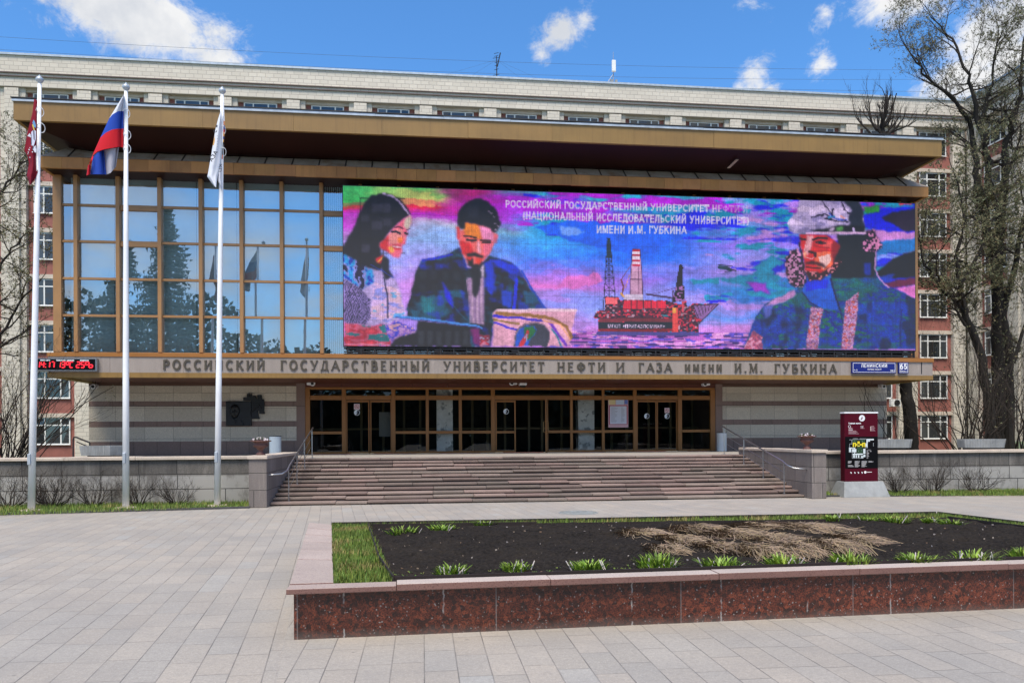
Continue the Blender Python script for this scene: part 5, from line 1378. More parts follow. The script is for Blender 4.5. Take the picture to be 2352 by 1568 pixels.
def edgec(u, v):
    for a, c in ((.33, WHT), (.40, (.5, .2, .1)), (.47, (.02, .05, .25)), (.53, (.45, .03, .03)), (.60, (.6, .3, .1)), (.64, (.03, .05, .2)), (.70, (.6, .35, .12)), (.93, (.02, .02, .025)), (1.1, (.5, .12, .05))):
        if v < a: return c
sheet(b_, [Z7(2108, 250), Z7(2110, 640), Z7(2100, 850), Z7(2085, 1080)], [Z7(2116, 262), Z7(2132, 560), Z7(2126, 700), Z7(2112, 880), Z7(2100, 1090)], 40, 4, Yf, lambda u, v: -.05 - .05 * u, edgec)
b_.build('cloth', M['flag'], fl, smooth=True)
b_ = MB()
def flag_letters(text, a, b, hgt, wt):
    A_, B_ = Vector(Z7(*a)), Vector(Z7(*b)); d_ = (B_ - A_); L = d_.length; d_.normalize(); nr = Vector((d_.y, -d_.x))
    for i, (k, pts) in enumerate(strokes(text, 0, L, 0, hgt)):
        mm = MB(); ribbon(mm, pts, hgt * wt, 0, .002)
        for f_ in mm.f:
            b_.face([at(*(A_ + d_ * mm.v[j][0] + nr * mm.v[j][2]), Yf - .33 - .001 * i + mm.v[j][1]) for j in f_], (.02, .02, .025))
flag_letters('АЗА', (1945, 1130), (2030, 985), 9, .2)
flag_letters('С и', (2010, 700), (2030, 590), 7, .24)
flag_letters('ЦХ', (2075, 1280), (2090, 1160), 6, .24)
for q in range(6): b_.face([at(*Z7(2016 + dx_, 740 + 40 * q + dy_), Yf - .35) for dx_, dy_ in ((0, 0), (8, 0), (8, 14), (0, 14))], (.25, .25, .28))
b_.face([at(*Z7(*p_), Yf - .34) for p_ in ((1985, 740), (1968, 800), (1955, 880), (1968, 890), (1985, 830))], (.62, .34, .10))
b_.build('lettering', M['print'], fl)
# ------------------------------------------------------------------ picture on the LED screen, painted lamp by lamp
GW, GH = 600, 168
rs = np.random.RandomState(11)
def vnoise(sx_n, sy_n, seed, x=None, y=None):
    r = np.random.RandomState(seed); g_ = r.rand(sy_n + 3, sx_n + 3)
    X = (UU if x is None else x) * sx_n; Y = (VV if y is None else y) * sy_n
    xi = np.clip(X.astype(int), 0, sx_n); yi = np.clip(Y.astype(int), 0, sy_n); fx = X - xi; fy = Y - yi
    fx = np.clip(fx, 0, 1); fy = np.clip(fy, 0, 1); fx = fx * fx * (3 - 2 * fx); fy = fy * fy * (3 - 2 * fy)
    return (g_[yi, xi] * (1 - fx) + g_[yi, xi + 1] * fx) * (1 - fy) + (g_[yi + 1, xi] * (1 - fx) + g_[yi + 1, xi + 1] * fx) * fy
def fbm(sx_n, sy_n, seed, octs=4):
    t_ = 0; a = .5; n = 0
    tab = np.random.RandomState(seed).rand(256, 256)
    for k in range(octs):
        th_ = .45 + .7 * k; X0, Y0 = UU * sx_n * 2 ** k, VV * sy_n * 2 ** k; X = X0 * math.cos(th_) - Y0 * math.sin(th_) + 90.3 + 17 * k; Y = X0 * math.sin(th_) + Y0 * math.cos(th_) + 51.7
        xi, yi = np.floor(X).astype(int), np.floor(Y).astype(int); fx, fy = X - xi, Y - yi; fx = fx * fx * (3 - 2 * fx); fy = fy * fy * (3 - 2 * fy)
        g_ = lambda p_, q_: tab[(yi + q_) % 256, (xi + p_) % 256]
        t_ = t_ + a * ((g_(0, 0) * (1 - fx) + g_(1, 0) * fx) * (1 - fy) + (g_(0, 1) * (1 - fx) + g_(1, 1) * fx) * fy); n += a; a *= .55
    return t_ / n
uu = (np.arange(GW) + .5) / GW; vv = (np.arange(GH) + .5) / GH
UU, VV = np.meshgrid(uu, vv)                                   # v runs downwards
wX = lx0_ + UU * (lx1_ - lx0_); wZ = lz1 + VV * (lz0 - lz1) - EYE          # where each lamp stands, and where the photograph shows it
pu = wX * math.cos(YAW) - YL * math.sin(YAW); pw = wX * math.sin(YAW) + YL * math.cos(YAW); pu, pv = pu / pw * F, wZ / pw * F
SXX = (1176 + pu * math.cos(ROLL) - pv * math.sin(ROLL)) * 1.634; SYY = (HZ - (pu * math.sin(ROLL) + pv * math.cos(ROLL))) * 1.634
wxn = (fbm(90, 26, 40, 3) - .5) * 9; wyn = (fbm(90, 26, 50, 3) - .5) * 9
IMG = np.zeros((GH, GW, 3))
ZA = lambda p: (1250 + p[0] * .421, 680 + p[1] * .421)
ZBB = lambda p: (1850 + p[0] * .39535, 700 + p[1] * .39535)
ZC = lambda p: (2700 + p[0] * .40816, 700 + p[1] * .40816)
def C3(c): return np.array(c, float) / 255
def pmask(pts, warp=1.0):
    x, y = SXX + wxn * warp, SYY + wyn * warp
    ins = np.zeros(x.shape, bool); n = len(pts)
    for i in range(n):
        (x1_, y1_), (x2_, y2_) = pts[i], pts[(i + 1) % n]
        if y1_ == y2_: continue
        cond = ((y1_ > y) != (y2_ > y)) & (x < (x2_ - x1_) * (y - y1_) / (y2_ - y1_) + x1_)
        ins ^= cond
    return ins
def poly(z, pts, c, warp=1.0, mod=None, alpha=1.0):
    m_ = pmask([z(p_) for p_ in pts], warp)
    if mod is not None: m_ = m_ & mod
    a_ = m_.astype(float)
    for _ in range(0 if z is ZBB and warp <= .4 else 1 if z is ZBB else 2):
        q_ = np.pad(a_, 1, 'edge'); a_ = (q_[:-2, 1:-1] + q_[2:, 1:-1] + q_[1:-1, :-2] + q_[1:-1, 2:] + 2 * q_[1:-1, 1:-1]) / 6
    a_ = (a_ * alpha)[..., None]; IMG[:] = IMG * (1 - a_) + C3(c) * a_
    return m_
def line(z, pts, w, c, warp=.3, alpha=1.0):
    pts = [z(p_) for p_ in pts]; x, y = SXX + wxn * warp, SYY + wyn * warp; d_ = np.full(x.shape, 1e9)
    for (x1_, y1_), (x2_, y2_) in zip(pts[:-1], pts[1:]):
        dx_, dy_ = x2_ - x1_, y2_ - y1_; L = dx_ * dx_ + dy_ * dy_ + 1e-9
        t_ = np.clip(((x - x1_) * dx_ + (y - y1_) * dy_) / L, 0, 1)
        d_ = np.minimum(d_, np.hypot(x - x1_ - t_ * dx_, y - y1_ - t_ * dy_))
    k = np.clip((w * .41 / 2 + .9 - d_) / 1.8, 0, 1)[..., None] * alpha
    IMG[:] = IMG * (1 - k) + C3(c) * k
def noisy(m_, cols, sx_n, sy_n, seed):
    n_ = fbm(sx_n, sy_n, seed, 3); n_ = (n_ - .5) * 1.9 + .5
    q = np.clip((n_ * len(cols)).astype(int), 0, len(cols) - 1)
    for i, c in enumerate(cols): IMG[m_ & (q == i)] = C3(c)
# background sky: thermal colour bands
n0 = fbm(9, 7, 1, 5); n1_ = fbm(16, 14, 9, 5)
stops = {1290: [(0, (62, 160, 100)), (.10, (70, 170, 95)), (.15, (205, 60, 70)), (.20, (185, 35, 190)), (.30, (200, 150, 225)), (.42, (140, 170, 240)), (.6, (165, 160, 240)), (.8, (190, 130, 215)), (1, (170, 120, 205))],
         1600: [(0, (90, 165, 95)), (.06, (205, 190, 120)), (.09, (200, 40, 70)), (.17, (178, 30, 195)), (.22, (190, 170, 205)), (.33, (150, 180, 230)), (.45, (175, 160, 240)), (.6, (205, 140, 215)), (.8, (180, 150, 240)), (1, (150, 120, 210))],
         1760: [(0, (165, 25, 120)), (.08, (170, 25, 190)), (.18, (185, 60, 210)), (.25, (185, 190, 205)), (.36, (120, 160, 240)), (.5, (190, 150, 220)), (.7, (150, 150, 245)), (1, (190, 140, 220))],
         2050: [(0, (60, 170, 190)), (.05, (165, 40, 200)), (.15, (150, 90, 220)), (.22, (30, 150, 200)), (.34, (70, 160, 245)), (.42, (60, 130, 245)), (.52, (170, 125, 225)), (.62, (215, 125, 205)), (.70, (150, 160, 250)), (.82, (190, 150, 235)), (.9, (210, 140, 220)), (1, (150, 100, 190))],
         2450: [(0, (50, 160, 190)), (.08, (50, 150, 200)), (.14, (150, 60, 210)), (.22, (30, 110, 225)), (.40, (25, 110, 235)), (.46, (110, 130, 235)), (.55, (160, 120, 225)), (.66, (150, 150, 235)), (.78, (130, 165, 240)), (.86, (205, 145, 225)), (1, (165, 105, 200))],
         2800: [(0, (110, 160, 210)), (.1, (165, 130, 210)), (.2, (90, 150, 210)), (.28, (150, 120, 225)), (.38, (150, 150, 235)), (.46, (175, 140, 220)), (.55, (40, 130, 190)), (.62, (60, 120, 200)), (.68, (190, 140, 215)), (.76, (110, 150, 235)), (.84, (205, 145, 220)), (1, (190, 120, 200))],
         3430: [(0, (20, 30, 215)), (.2, (20, 25, 210)), (.28, (200, 150, 215)), (.34, (120, 150, 235)), (.42, (20, 130, 190)), (.5, (20, 25, 200)), (.7, (190, 90, 190)), (1, (180, 120, 200))]}
xs_ = sorted(stops)
qv = np.clip(VV + (n0 - .5) * .16 + (n1_ - .5) * .08, 0, 1)
qv = np.floor(qv * 42) / 42
cols_ = []
for x_ in xs_:
    s_ = stops[x_]; cols_.append(np.stack([np.interp(qv, [a for a, _ in s_], [b[k] for _, b in s_]) for k in range(3)], -1) / 255)
qx = np.clip(SXX + (n1_ - .5) * 190, xs_[0], xs_[-1])
for i in range(len(xs_) - 1):
    m_ = (qx >= xs_[i]) & (qx <= xs_[i + 1]); f_ = ((qx - xs_[i]) / (xs_[i + 1] - xs_[i]))[..., None]
    f_ = f_ * f_ * (3 - 2 * f_)
    IMG[m_] = (cols_[i] * (1 - f_) + cols_[i + 1] * f_)[m_]
cl = fbm(20, 18, 71, 5); cm = fbm(14, 20, 83, 5)
mid = (SXX + (n0 - .5) * 400 > 2000) & (VV < .30)
def wash(m_, c, k=1.0): a_ = (np.clip(m_, 0, 1) * k)[..., None]; IMG[:] = IMG * (1 - a_) + C3(c) * a_
wash(mid * (cl - .53) * 14, (28, 150, 185)); wash(mid * (VV < .22) * (cm - .55) * 14, (165, 35, 195)); wash(mid * (VV < .28) * (.43 - cm) * 14, (35, 40, 215))
rt = (SXX + (n0 - .5) * 500 > 2700) & (VV < .72)
wash(rt * (cl - .56) * 13, (25, 140, 175)); wash(rt * (VV > .1) * (cm - .575) * 13, (30, 28, 205), .9); wash(rt * (.40 - cl) * 12, (205, 150, 215), .8)
soft = fbm(50, 40, 31, 4); IMG *= (.90 + .24 * soft)[..., None]
poly(ZBB, [(380, 380), (700, 330), (1100, 340), (1500, 360), (1950, 470), (1700, 520), (1500, 630), (1300, 650), (1100, 600), (900, 560), (600, 470)], (30, 105, 232), 2.2)
poly(ZBB, [(640, 380), (860, 420), (760, 480), (640, 450)], (120, 160, 240), 2.5); poly(ZBB, [(1860, 890), (2150, 870), (2150, 920), (1900, 930)], (28, 135, 165), 2.2)
poly(ZBB, [(700, 860), (1000, 820), (1040, 900), (800, 960), (600, 960)], (220, 125, 205), 2.2)
poly(ZC, [(220, 880), (330, 800), (420, 720), (600, 720), (560, 770), (480, 820), (300, 860)], (30, 26, 200), 2.0); poly(ZC, [(0, 850), (200, 830), (480, 640), (600, 700), (480, 760), (620, 880), (600, 990), (420, 1000), (60, 900)], (28, 130, 165), 2.0, fbm(18, 16, 5, 4) > .45)
poly(ZC, [(240, 880), (420, 880), (460, 980), (330, 960)], (150, 60, 190), 2.0)
# sea
sea = (VV > .895 + .012 * (n1_ - .5)) & (SXX > 2040) & (SXX < 2830)
wv_ = vnoise(60, 150, 61); wv2 = vnoise(30, 84, 62)
IMG[sea] = np.where((wv2 > .55)[..., None], C3((190, 110, 200)), np.where((wv2 > .35)[..., None], C3((110, 90, 205)), C3((215, 150, 215))))[sea]
IMG[sea & (wv_ > .68)] = C3((70, 45, 120)); IMG[sea & (wv_ < .16)] = C3((235, 180, 230))
# far right dark clouds
poly(ZC, [(1320, 270), (1500, 200), (1800, 190), (1805, 430), (1500, 420), (1330, 380)], (22, 22, 215), 1.5)
poly(ZC, [(1480, 290), (1600, 235), (1805, 205), (1805, 410), (1700, 410), (1640, 370)], (44, 30, 52), 1.5); poly(ZC, [(1320, 400), (1805, 420), (1805, 490), (1500, 505), (1330, 480)], (200, 140, 205), 1.8)
poly(ZC, [(1440, 500), (1805, 480), (1805, 590), (1460, 640)], (30, 120, 190), 2, fbm(24, 24, 15, 4) > .44); poly(ZC, [(1430, 800), (1500, 740), (1600, 660), (1700, 615), (1805, 590), (1805, 830), (1500, 850)], (14, 20, 30), 1.3)
poly(ZC, [(1320, 180), (1480, 180), (1470, 240), (1340, 250)], (50, 140, 60), 1.6); poly(ZC, [(1640, 140), (1780, 140), (1760, 170), (1650, 175)], (200, 60, 90), 1.4)
poly(ZC, [(1490, 880), (1805, 830), (1805, 905), (1600, 935)], (105, 18, 70), 1.4); poly(ZC, [(1600, 940), (1805, 905), (1805, 1050), (1700, 985)], (225, 130, 205), 1.3); poly(ZC, [(1450, 820), (1620, 800), (1560, 870), (1470, 890)], (26, 60, 170), 1.8)
spk = rs.rand(GH, GW); spk2 = vnoise(300, 84, 91)
# ---- woman
poly(ZA, [(92, 640), (210, 690), (340, 750), (430, 790), (545, 860), (590, 950), (620, 1080), (660, 1200), (500, 1270), (300, 1290), (105, 1260)], (185, 165, 215))
m_ = poly(ZA, [(92, 640), (210, 690), (350, 770), (360, 900), (260, 960), (170, 900), (95, 860)], (30, 120, 200)); noisy(m_, [(18, 60, 170), (40, 150, 210), (150, 150, 220), (12, 20, 60)], 130, 20, 7)
m_ = poly(ZA, [(95, 870), (240, 950), (330, 1050), (340, 1200), (290, 1280), (105, 1255)], (90, 80, 120)); st_ = np.sin((SXX * .75 + SYY * .35 + wxn * 2) * .95) > 0; IMG[m_ & st_] = C3((150, 130, 190)); IMG[m_ & ~st_] = C3((55, 50, 90))
m_ = poly(ZA, [(360, 900), (590, 960), (640, 1180), (480, 1260), (340, 1220)], (190, 170, 225), 1.2); noisy(m_, [(150, 150, 220), (205, 175, 220), (215, 180, 205), (120, 170, 220)], 50, 34, 8)
poly(ZA, [(430, 110), (340, 128), (265, 215), (205, 370), (130, 500), (98, 575), (92, 650), (200, 700), (300, 760), (420, 800), (450, 700), (415, 610), (405, 560), (480, 480), (520, 420), (620, 340), (692, 292), (660, 230), (590, 160), (500, 115)], (22, 22, 34))
for a in ((345, 200, 520, 275), (340, 350, 440, 430), (240, 290, 320, 360), (255, 560, 330, 640), (440, 330, 520, 400)): poly(ZA, [(a[0], a[1]), (a[2], a[1]), (a[2], a[3]), (a[0], a[3])], (62, 60, 78), .6, alpha=.7)
for yy in (150, 300, 515, 640): line(ZA, [(240, yy), (640, yy + 5)], 7, (8, 9, 14), .1, .8)
for xx in (335, 245, 450): line(ZA, [(xx, 150), (xx, 760)], 7, (8, 9, 14), .1, .8)
line(ZA, [(450, 112), (545, 150), (620, 215), (660, 270), (690, 310)], 16, (170, 150, 190), 1.6); line(ZA, [(470, 120), (570, 180), (640, 260)], 5, (60, 60, 90), 1.5)
poly(ZA, [(690, 298), (697, 370), (662, 425), (658, 480), (640, 560), (606, 575), (612, 625), (592, 682), (540, 680), (500, 640), (465, 560), (480, 490), (540, 410), (620, 345)], (228, 110, 140), .6)
poly(ZA, [(405, 555), (500, 480), (490, 560), (520, 640), (470, 620), (420, 605)], (205, 45, 60), .7); poly(ZA, [(640, 330), (692, 310), (692, 400), (660, 430), (630, 400)], (215, 200, 190), .8)
poly(ZA, [(495, 470), (560, 420), (620, 430), (640, 520), (560, 560), (500, 560)], (232, 150, 150), .7); poly(ZA, [(490, 590), (540, 575), (540, 640), (510, 640)], (228, 170, 90), .6); poly(ZA, [(580, 500), (625, 500), (610, 560), (578, 545)], (222, 120, 50), .5)
poly(ZA, [(525, 570), (612, 572), (600, 612), (550, 606)], (196, 40, 60), .3); line(ZA, [(535, 580), (602, 590)], 14, (235, 200, 220), .1)
line(ZA, [(525, 452), (560, 446), (595, 464)], 20, (30, 15, 40), .2); line(ZA, [(545, 412), (590, 404), (624, 424)], 12, (70, 20, 50), .2); line(ZA, [(655, 435), (685, 425)], 7, (70, 20, 50), .2); line(ZA, [(640, 460), (664, 472)], 18, (30, 15, 40), .2); line(ZA, [(612, 470), (640, 555), (600, 552)], 6, (200, 60, 90), .2)
poly(ZA, [(375, 690), (455, 655), (430, 740), (390, 725)], (210, 50, 60), .5); line(ZA, [(400, 720), (450, 670)], 10, (225, 190, 90), .3)
poly(ZA, [(450, 660), (495, 690), (500, 790), (540, 850), (470, 880), (455, 850), (425, 740)], (16, 22, 40), .7); line(ZA, [(452, 860), (490, 1060), (492, 1220)], 11, (20, 22, 60), .6); line(ZA, [(340, 740), (430, 790), (540, 860)], 9, (30, 60, 170), 1)
m_ = poly(ZA, [(102, 1265), (300, 1290), (460, 1280), (520, 1465), (102, 1465)], (196, 62, 82)); noisy(m_, [(205, 70, 90), (170, 40, 70), (190, 90, 120), (30, 110, 120)], 40, 30, 17)
m_ = poly(ZA, [(460, 1290), (560, 1240), (700, 1300), (745, 1340), (650, 1400), (540, 1445), (490, 1380)], (172, 140, 195)); noisy(m_, [(190, 150, 205), (150, 110, 190), (70, 70, 190), (205, 160, 180)], 110, 40, 18)
line(ZA, [(104, 1450), (520, 1455)], 10, (210, 150, 180), .6)
# ---- man in a suit
SUIT = [(1130, 595), (1000, 660), (800, 705), (750, 765), (720, 950), (655, 1140), (665, 1205), (1225, 1275), (1232, 1470), (1405, 1470), (1440, 1150), (1905, 1150), (1830, 1060), (1740, 930), (1660, 790), (1600, 730), (1480, 690), (1390, 668), (1300, 770), (1200, 770)]
poly(ZA, [(500, 1465), (560, 1400), (740, 1345), (760, 1240), (1232, 1290), (1232, 1470)], (14, 16, 26)); ms = poly(ZA, SUIT, (13, 24, 40))
sn = fbm(26, 12, 77, 4); fo_ = fbm(60, 10, 79, 3); wash(ms * (sn - .50) * 7, (16, 100, 132), .8); wash(ms * (.44 - sn) * 8, (22, 36, 140), .8); wash(ms * (fo_ - .56) * 9, (30, 60, 210), .6); wash(ms * (.42 - fo_) * 9, (6, 10, 20), .8)
poly(ZA, [(740, 790), (1150, 780), (1200, 960), (700, 990)], (15, 18, 28), 1, alpha=.9)
line(ZA, [(800, 708), (940, 682), (1060, 650)], 20, (24, 44, 200), 1); poly(ZA, [(965, 885), (1010, 940), (1070, 1060), (1072, 1140), (1010, 1060), (985, 960)], (22, 34, 232), .7); poly(ZA, [(1380, 700), (1490, 700), (1640, 760), (1665, 810), (1590, 830), (1480, 770)], (22, 58, 205), 1)
poly(ZA, [(1350, 720), (1420, 700), (1440, 900), (1420, 1040), (1370, 960)], (26, 60, 200), 1); line(ZA, [(1640, 880), (1625, 1010), (1612, 1150)], 30, (24, 50, 220), .8); poly(ZA, [(780, 1020), (900, 1050), (890, 1170), (800, 1180)], (14, 110, 125), 1.4); poly(ZA, [(1500, 960), (1600, 980), (1590, 1130), (1510, 1110)], (18, 70, 190), 1.2)
poly(ZA, [(1690, 980), (1800, 990), (1840, 1080), (1720, 1090)], (14, 90, 130), 1.3); line(ZA, [(1680, 800), (1760, 940), (1890, 1130)], 14, (20, 70, 190), 1.2)
for k in range(5):
    for j_ in range(4): poly(ZA, [(770 + 100 * k, 800 + 120 * j_), (830 + 100 * k, 800 + 120 * j_), (830 + 100 * k, 880 + 120 * j_), (770 + 100 * k, 880 + 120 * j_)], (66, 70, 84), .8, ms | (SYY > 1180), .34 - .07 * j_)
for k in range(6): poly(ZA, [(760 + 80 * k, 1330), (810 + 80 * k, 1330), (810 + 80 * k, 1460), (760 + 80 * k, 1460)], (58, 62, 72), .5, alpha=.7)
poly(ZA, [(1190, 860), (1345, 850), (1352, 1280), (1228, 1265)], (165, 135, 170), .5); m_ = poly(ZA, [(1215, 880), (1335, 870), (1345, 1270), (1235, 1260)], (150, 120, 160), .5); st_ = np.sin(SXX * 1.3) > .2; IMG[m_ & st_] = C3((190, 160, 190))
poly(ZA, [(1225, 780), (1300, 790), (1322, 850), (1295, 1000), (1270, 1040), (1245, 1000), (1240, 880)], (24, 24, 36), .5); poly(ZA, [(1312, 770), (1348, 735), (1345, 850), (1322, 850)], (210, 190, 215), .3); line(ZA, [(1190, 880), (1215, 1100), (1222, 1270)], 7, (160, 130, 160), .3)
line(ZA, [(1040, 1060), (1130, 1180), (1215, 1260)], 7, (30, 90, 120), .4); line(ZA, [(560, 1208), (820, 1228), (1100, 1265), (1322, 1305)], 26, (84, 150, 226), 1.1); line(ZA, [(560, 1216), (820, 1238), (1100, 1275), (1322, 1312)], 6, (60, 50, 120), 1.1)
poly(ZA, [(1175, 370), (1180, 430), (1132, 440), (1128, 560), (1150, 640), (1205, 740), (1280, 762), (1340, 710), (1402, 640), (1440, 540), (1472, 480), (1440, 455), (1400, 405), (1290, 380)], (232, 112, 112), .5)
poly(ZA, [(1175, 370), (1290, 385), (1320, 440), (1310, 520), (1180, 480), (1165, 430)], (235, 140, 50), .9); poly(ZA, [(1300, 400), (1400, 410), (1440, 470), (1430, 540), (1330, 520)], (236, 150, 195), .9)
poly(ZA, [(1128, 530), (1230, 560), (1250, 640), (1190, 660), (1150, 645)], (198, 36, 48), .7); poly(ZA, [(1280, 540), (1310, 540), (1318, 640), (1290, 650)], (236, 170, 190), .3); poly(ZA, [(1330, 560), (1420, 550), (1400, 640), (1350, 690)], (238, 120, 150), .7)
poly(ZA, [(1098, 410), (1132, 410), (1128, 540), (1104, 505)], (212, 60, 66), .4); poly(ZA, [(1440, 490), (1475, 480), (1455, 560), (1438, 560)], (230, 110, 140), .4)
line(ZA, [(1168, 488), (1215, 488), (1275, 505)], 14, (30, 14, 22), .3); line(ZA, [(1195, 520), (1235, 530), (1272, 525)], 20, (34, 14, 26), .3); line(ZA, [(1312, 528), (1400, 530)], 12, (30, 14, 22), .3); line(ZA, [(1330, 548), (1398, 548)], 14, (40, 16, 30), .3)
poly(ZA, [(1185, 650), (1262, 632), (1300, 655), (1335, 660), (1340, 690), (1260, 668), (1200, 680)], (26, 16, 22), .5); poly(ZA, [(1195, 690), (1245, 690), (1250, 740), (1330, 720), (1350, 700), (1300, 775), (1255, 785), (1210, 745)], (24, 18, 26), .6); poly(ZA, [(1196, 672), (1240, 680), (1226, 712), (1200, 700)], (204, 46, 40), .4); poly(ZA, [(1270, 680), (1330, 690), (1310, 740), (1275, 735)], (214, 66, 50), .6)
poly(ZA, [(1290, 153), (1185, 190), (1118, 260), (1106, 330), (1110, 400), (1135, 432), (1175, 424), (1182, 376), (1250, 376), (1300, 392), (1400, 412), (1440, 462), (1472, 440), (1497, 370), (1450, 260), (1385, 182)], (22, 24, 36), 1.2)
for (a, b) in ((1380, 275), (1405, 290), (1430, 315), (1440, 370), (1462, 400), (1445, 435)): line(ZA, [(a, b), (a + 14, b + 6)], 10, (150, 130, 160), 1.5)
poly(ZA, [(1200, 220), (1290, 215), (1290, 330), (1200, 330)], (40, 42, 56), .5, alpha=.7)
# ---- flag scroll with the drop emblem
poly(ZBB, [(30, 1170), (400, 1160), (790, 1165), (765, 1300), (735, 1440), (720, 1512), (0, 1512), (0, 1200)], (228, 172, 196), .6)
line(ZBB, [(40, 1178), (400, 1172), (786, 1176)], 26, (240, 205, 222), .4); line(ZBB, [(40, 1205), (300, 1215), (560, 1250), (700, 1330), (740, 1430)], 30, (150, 108, 62), 1.2); line(ZBB, [(20, 1232), (260, 1245), (330, 1262), (480, 1275)], 22, (56, 34, 196), 1.2)
line(ZBB, [(10, 1290), (130, 1330), (230, 1360)], 16, (60, 40, 200), 1); line(ZBB, [(10, 1262), (150, 1290), (250, 1300)], 16, (140, 110, 50), 1); line(ZBB, [(540, 1290), (620, 1400), (700, 1500)], 26, (120, 60, 190), 1); line(ZBB, [(470, 1270), (640, 1310), (730, 1450)], 14, (235, 170, 140), 1); line(ZBB, [(560, 1360), (620, 1440), (650, 1510)], 16, (40, 120, 150), 1)
poly(ZBB, [(200, 1512), (205, 1420), (230, 1350), (300, 1300), (400, 1285), (490, 1310), (535, 1370), (540, 1450), (515, 1512)], (64, 66, 84), .4); line(ZBB, [(205, 1500), (215, 1410), (245, 1350), (310, 1305), (400, 1290), (490, 1315), (530, 1375)], 10, (150, 120, 150), .8)
poly(ZBB, [(215, 1512), (220, 1420), (250, 1355), (320, 1315), (390, 1320), (420, 1360), (400, 1410), (350, 1460), (330, 1512)], (34, 90, 190), .4); poly(ZBB, [(300, 1330), (380, 1325), (410, 1365), (380, 1420), (330, 1460), (300, 1400)], (30, 110, 60), .5)
poly(ZBB, [(250, 1480), (300, 1420), (330, 1350), (345, 1380), (330, 1440), (290, 1512), (245, 1512)], (196, 50, 66), .4); line(ZBB, [(300, 1440), (325, 1400), (318, 1470)], 9, (170, 190, 230), .4)
m_ = poly(ZA, [(1310, 1370), (1395, 1370), (1395, 1465), (1310, 1465)], (190, 70, 90)); noisy(m_, [(200, 130, 160), (190, 60, 80), (130, 40, 70), (170, 160, 190)], 90, 40, 27); poly(ZA, [(1230, 1310), (1310, 1310), (1310, 1465), (1250, 1440)], (120, 24, 110), .8)
# ---- oil platform
poly(ZBB, [(1325, 593), (1396, 593), (1402, 720), (1412, 800), (1426, 1072), (1302, 1072), (1306, 830), (1318, 740)], (205, 160, 192), .2)
for a, b, c in ((596, 616, (196, 24, 60)), (616, 642, (238, 222, 240)), (642, 662, (170, 16, 60)), (662, 690, (236, 216, 238)), (690, 708, (200, 24, 70)), (708, 736, (238, 214, 236)), (736, 756, (190, 20, 70))): poly(ZBB, [(1322, a), (1397, a + 2), (1399, b + 2), (1320, b)], c, .1)
for pts in (((1325, 593), (1304, 900), (1304, 1070)), ((1396, 593), (1412, 800), (1424, 1070)), ((1385, 760), (1388, 1070)), ((1304, 880), (1416, 880)), ((1325, 593), (1396, 593))): line(ZBB, pts, 5, (70, 30, 70), .1)
poly(ZBB, [(1250, 1025), (1425, 1025), (1425, 1075), (1245, 1075)], (214, 196, 222), .2)
hull = [(1062, 1045), (1190, 1050), (1210, 1080), (1250, 1075), (1430, 1078), (1660, 1085), (1700, 1100), (1790, 1120), (1835, 1080), (1845, 1150), (1895, 1112), (2142, 1116), (1990, 1270), (1955, 1300), (1958, 1412), (1000, 1412), (1002, 1255), (950, 1245), (985, 1180), (1062, 1175)]
m_ = poly(ZBB, hull, (96, 34, 60), .2); dt = vnoise(330, 110, 88); dt2 = vnoise(200, 70, 89)
IMG[m_ & (dt > .62)] = C3((206, 52, 84)); IMG[m_ & (dt < .30)] = C3((40, 24, 52)); IMG[m_ & (dt2 > .80)] = C3((190, 150, 170)); IMG[m_ & (dt2 < .10)] = C3((60, 130, 150))
poly(ZBB, [(1068, 1055), (1180, 1058), (1180, 1115), (1068, 1110)], (226, 110, 120), .3); poly(ZBB, [(1250, 1080), (1640, 1090), (1640, 1155), (1230, 1160)], (214, 36, 74), .4)
for xx in (1310, 1370, 1430, 1500, 1560): line(ZBB, [(xx, 1080), (xx, 1155)], 7, (60, 20, 50), .2)
for yy in (1165, 1205, 1245): line(ZBB, [(1000, yy), (1900, yy - 4)], 6, (46, 24, 46), .3)
poly(ZBB, [(2142, 1118), (1990, 1268), (1930, 1240), (1900, 1130)], (150, 110, 170), .3); 
for k in range(6): line(ZBB, [(1900 + 38 * k, 1130), (1950 + 24 * k, 1240 - 16 * k)], 6, (44, 22, 44), .2)
line(ZBB, [(1890, 1128), (2142, 1116), (1955, 1300)], 8, (40, 22, 44), .2)
poly(ZBB, [(1010, 1250), (1725, 1250), (1725, 1285), (1010, 1285)], (120, 44, 60), .2); poly(ZBB, [(1004, 1286), (1720, 1286), (1720, 1350), (1004, 1350)], (16, 34, 50), .2); poly(ZBB, [(1020, 1350), (1720, 1350), (1720, 1376), (1020, 1376)], (130, 24, 46), .4)
poly(ZBB, [(985, 1378), (1955, 1378), (1960, 1415), (975, 1415)], (84, 76, 150), .4); poly(ZBB, [(1708, 1150), (1758, 1150), (1755, 1380), (1708, 1380)], (220, 84, 84), .3); poly(ZBB, [(1704, 1150), (1742, 1150), (1742, 1200), (1704, 1200)], (236, 170, 90), .3); poly(ZBB, [(1795, 1050), (1815, 1050), (1815, 1190), (1795, 1190)], (216, 90, 110), .3)
for k, (wt_, pts) in enumerate(strokes('МЛСП «ПРИРАЗЛОМНАЯ»', 1090, 1632, 0, 28)): line(ZBB, [(a, 1340 - b) for a, b in pts], 6, (226, 196, 226), .1)
line(ZBB, [(1086, 494), (1112, 494)], 9, (20, 20, 40)); 
for pts in (((1088, 495), (1045, 1180)), ((1112, 495), (1160, 1040)), ((1100, 495), (1100, 1040))): line(ZBB, pts, 6, (24, 22, 40), .2)
yy = 520; k = 0
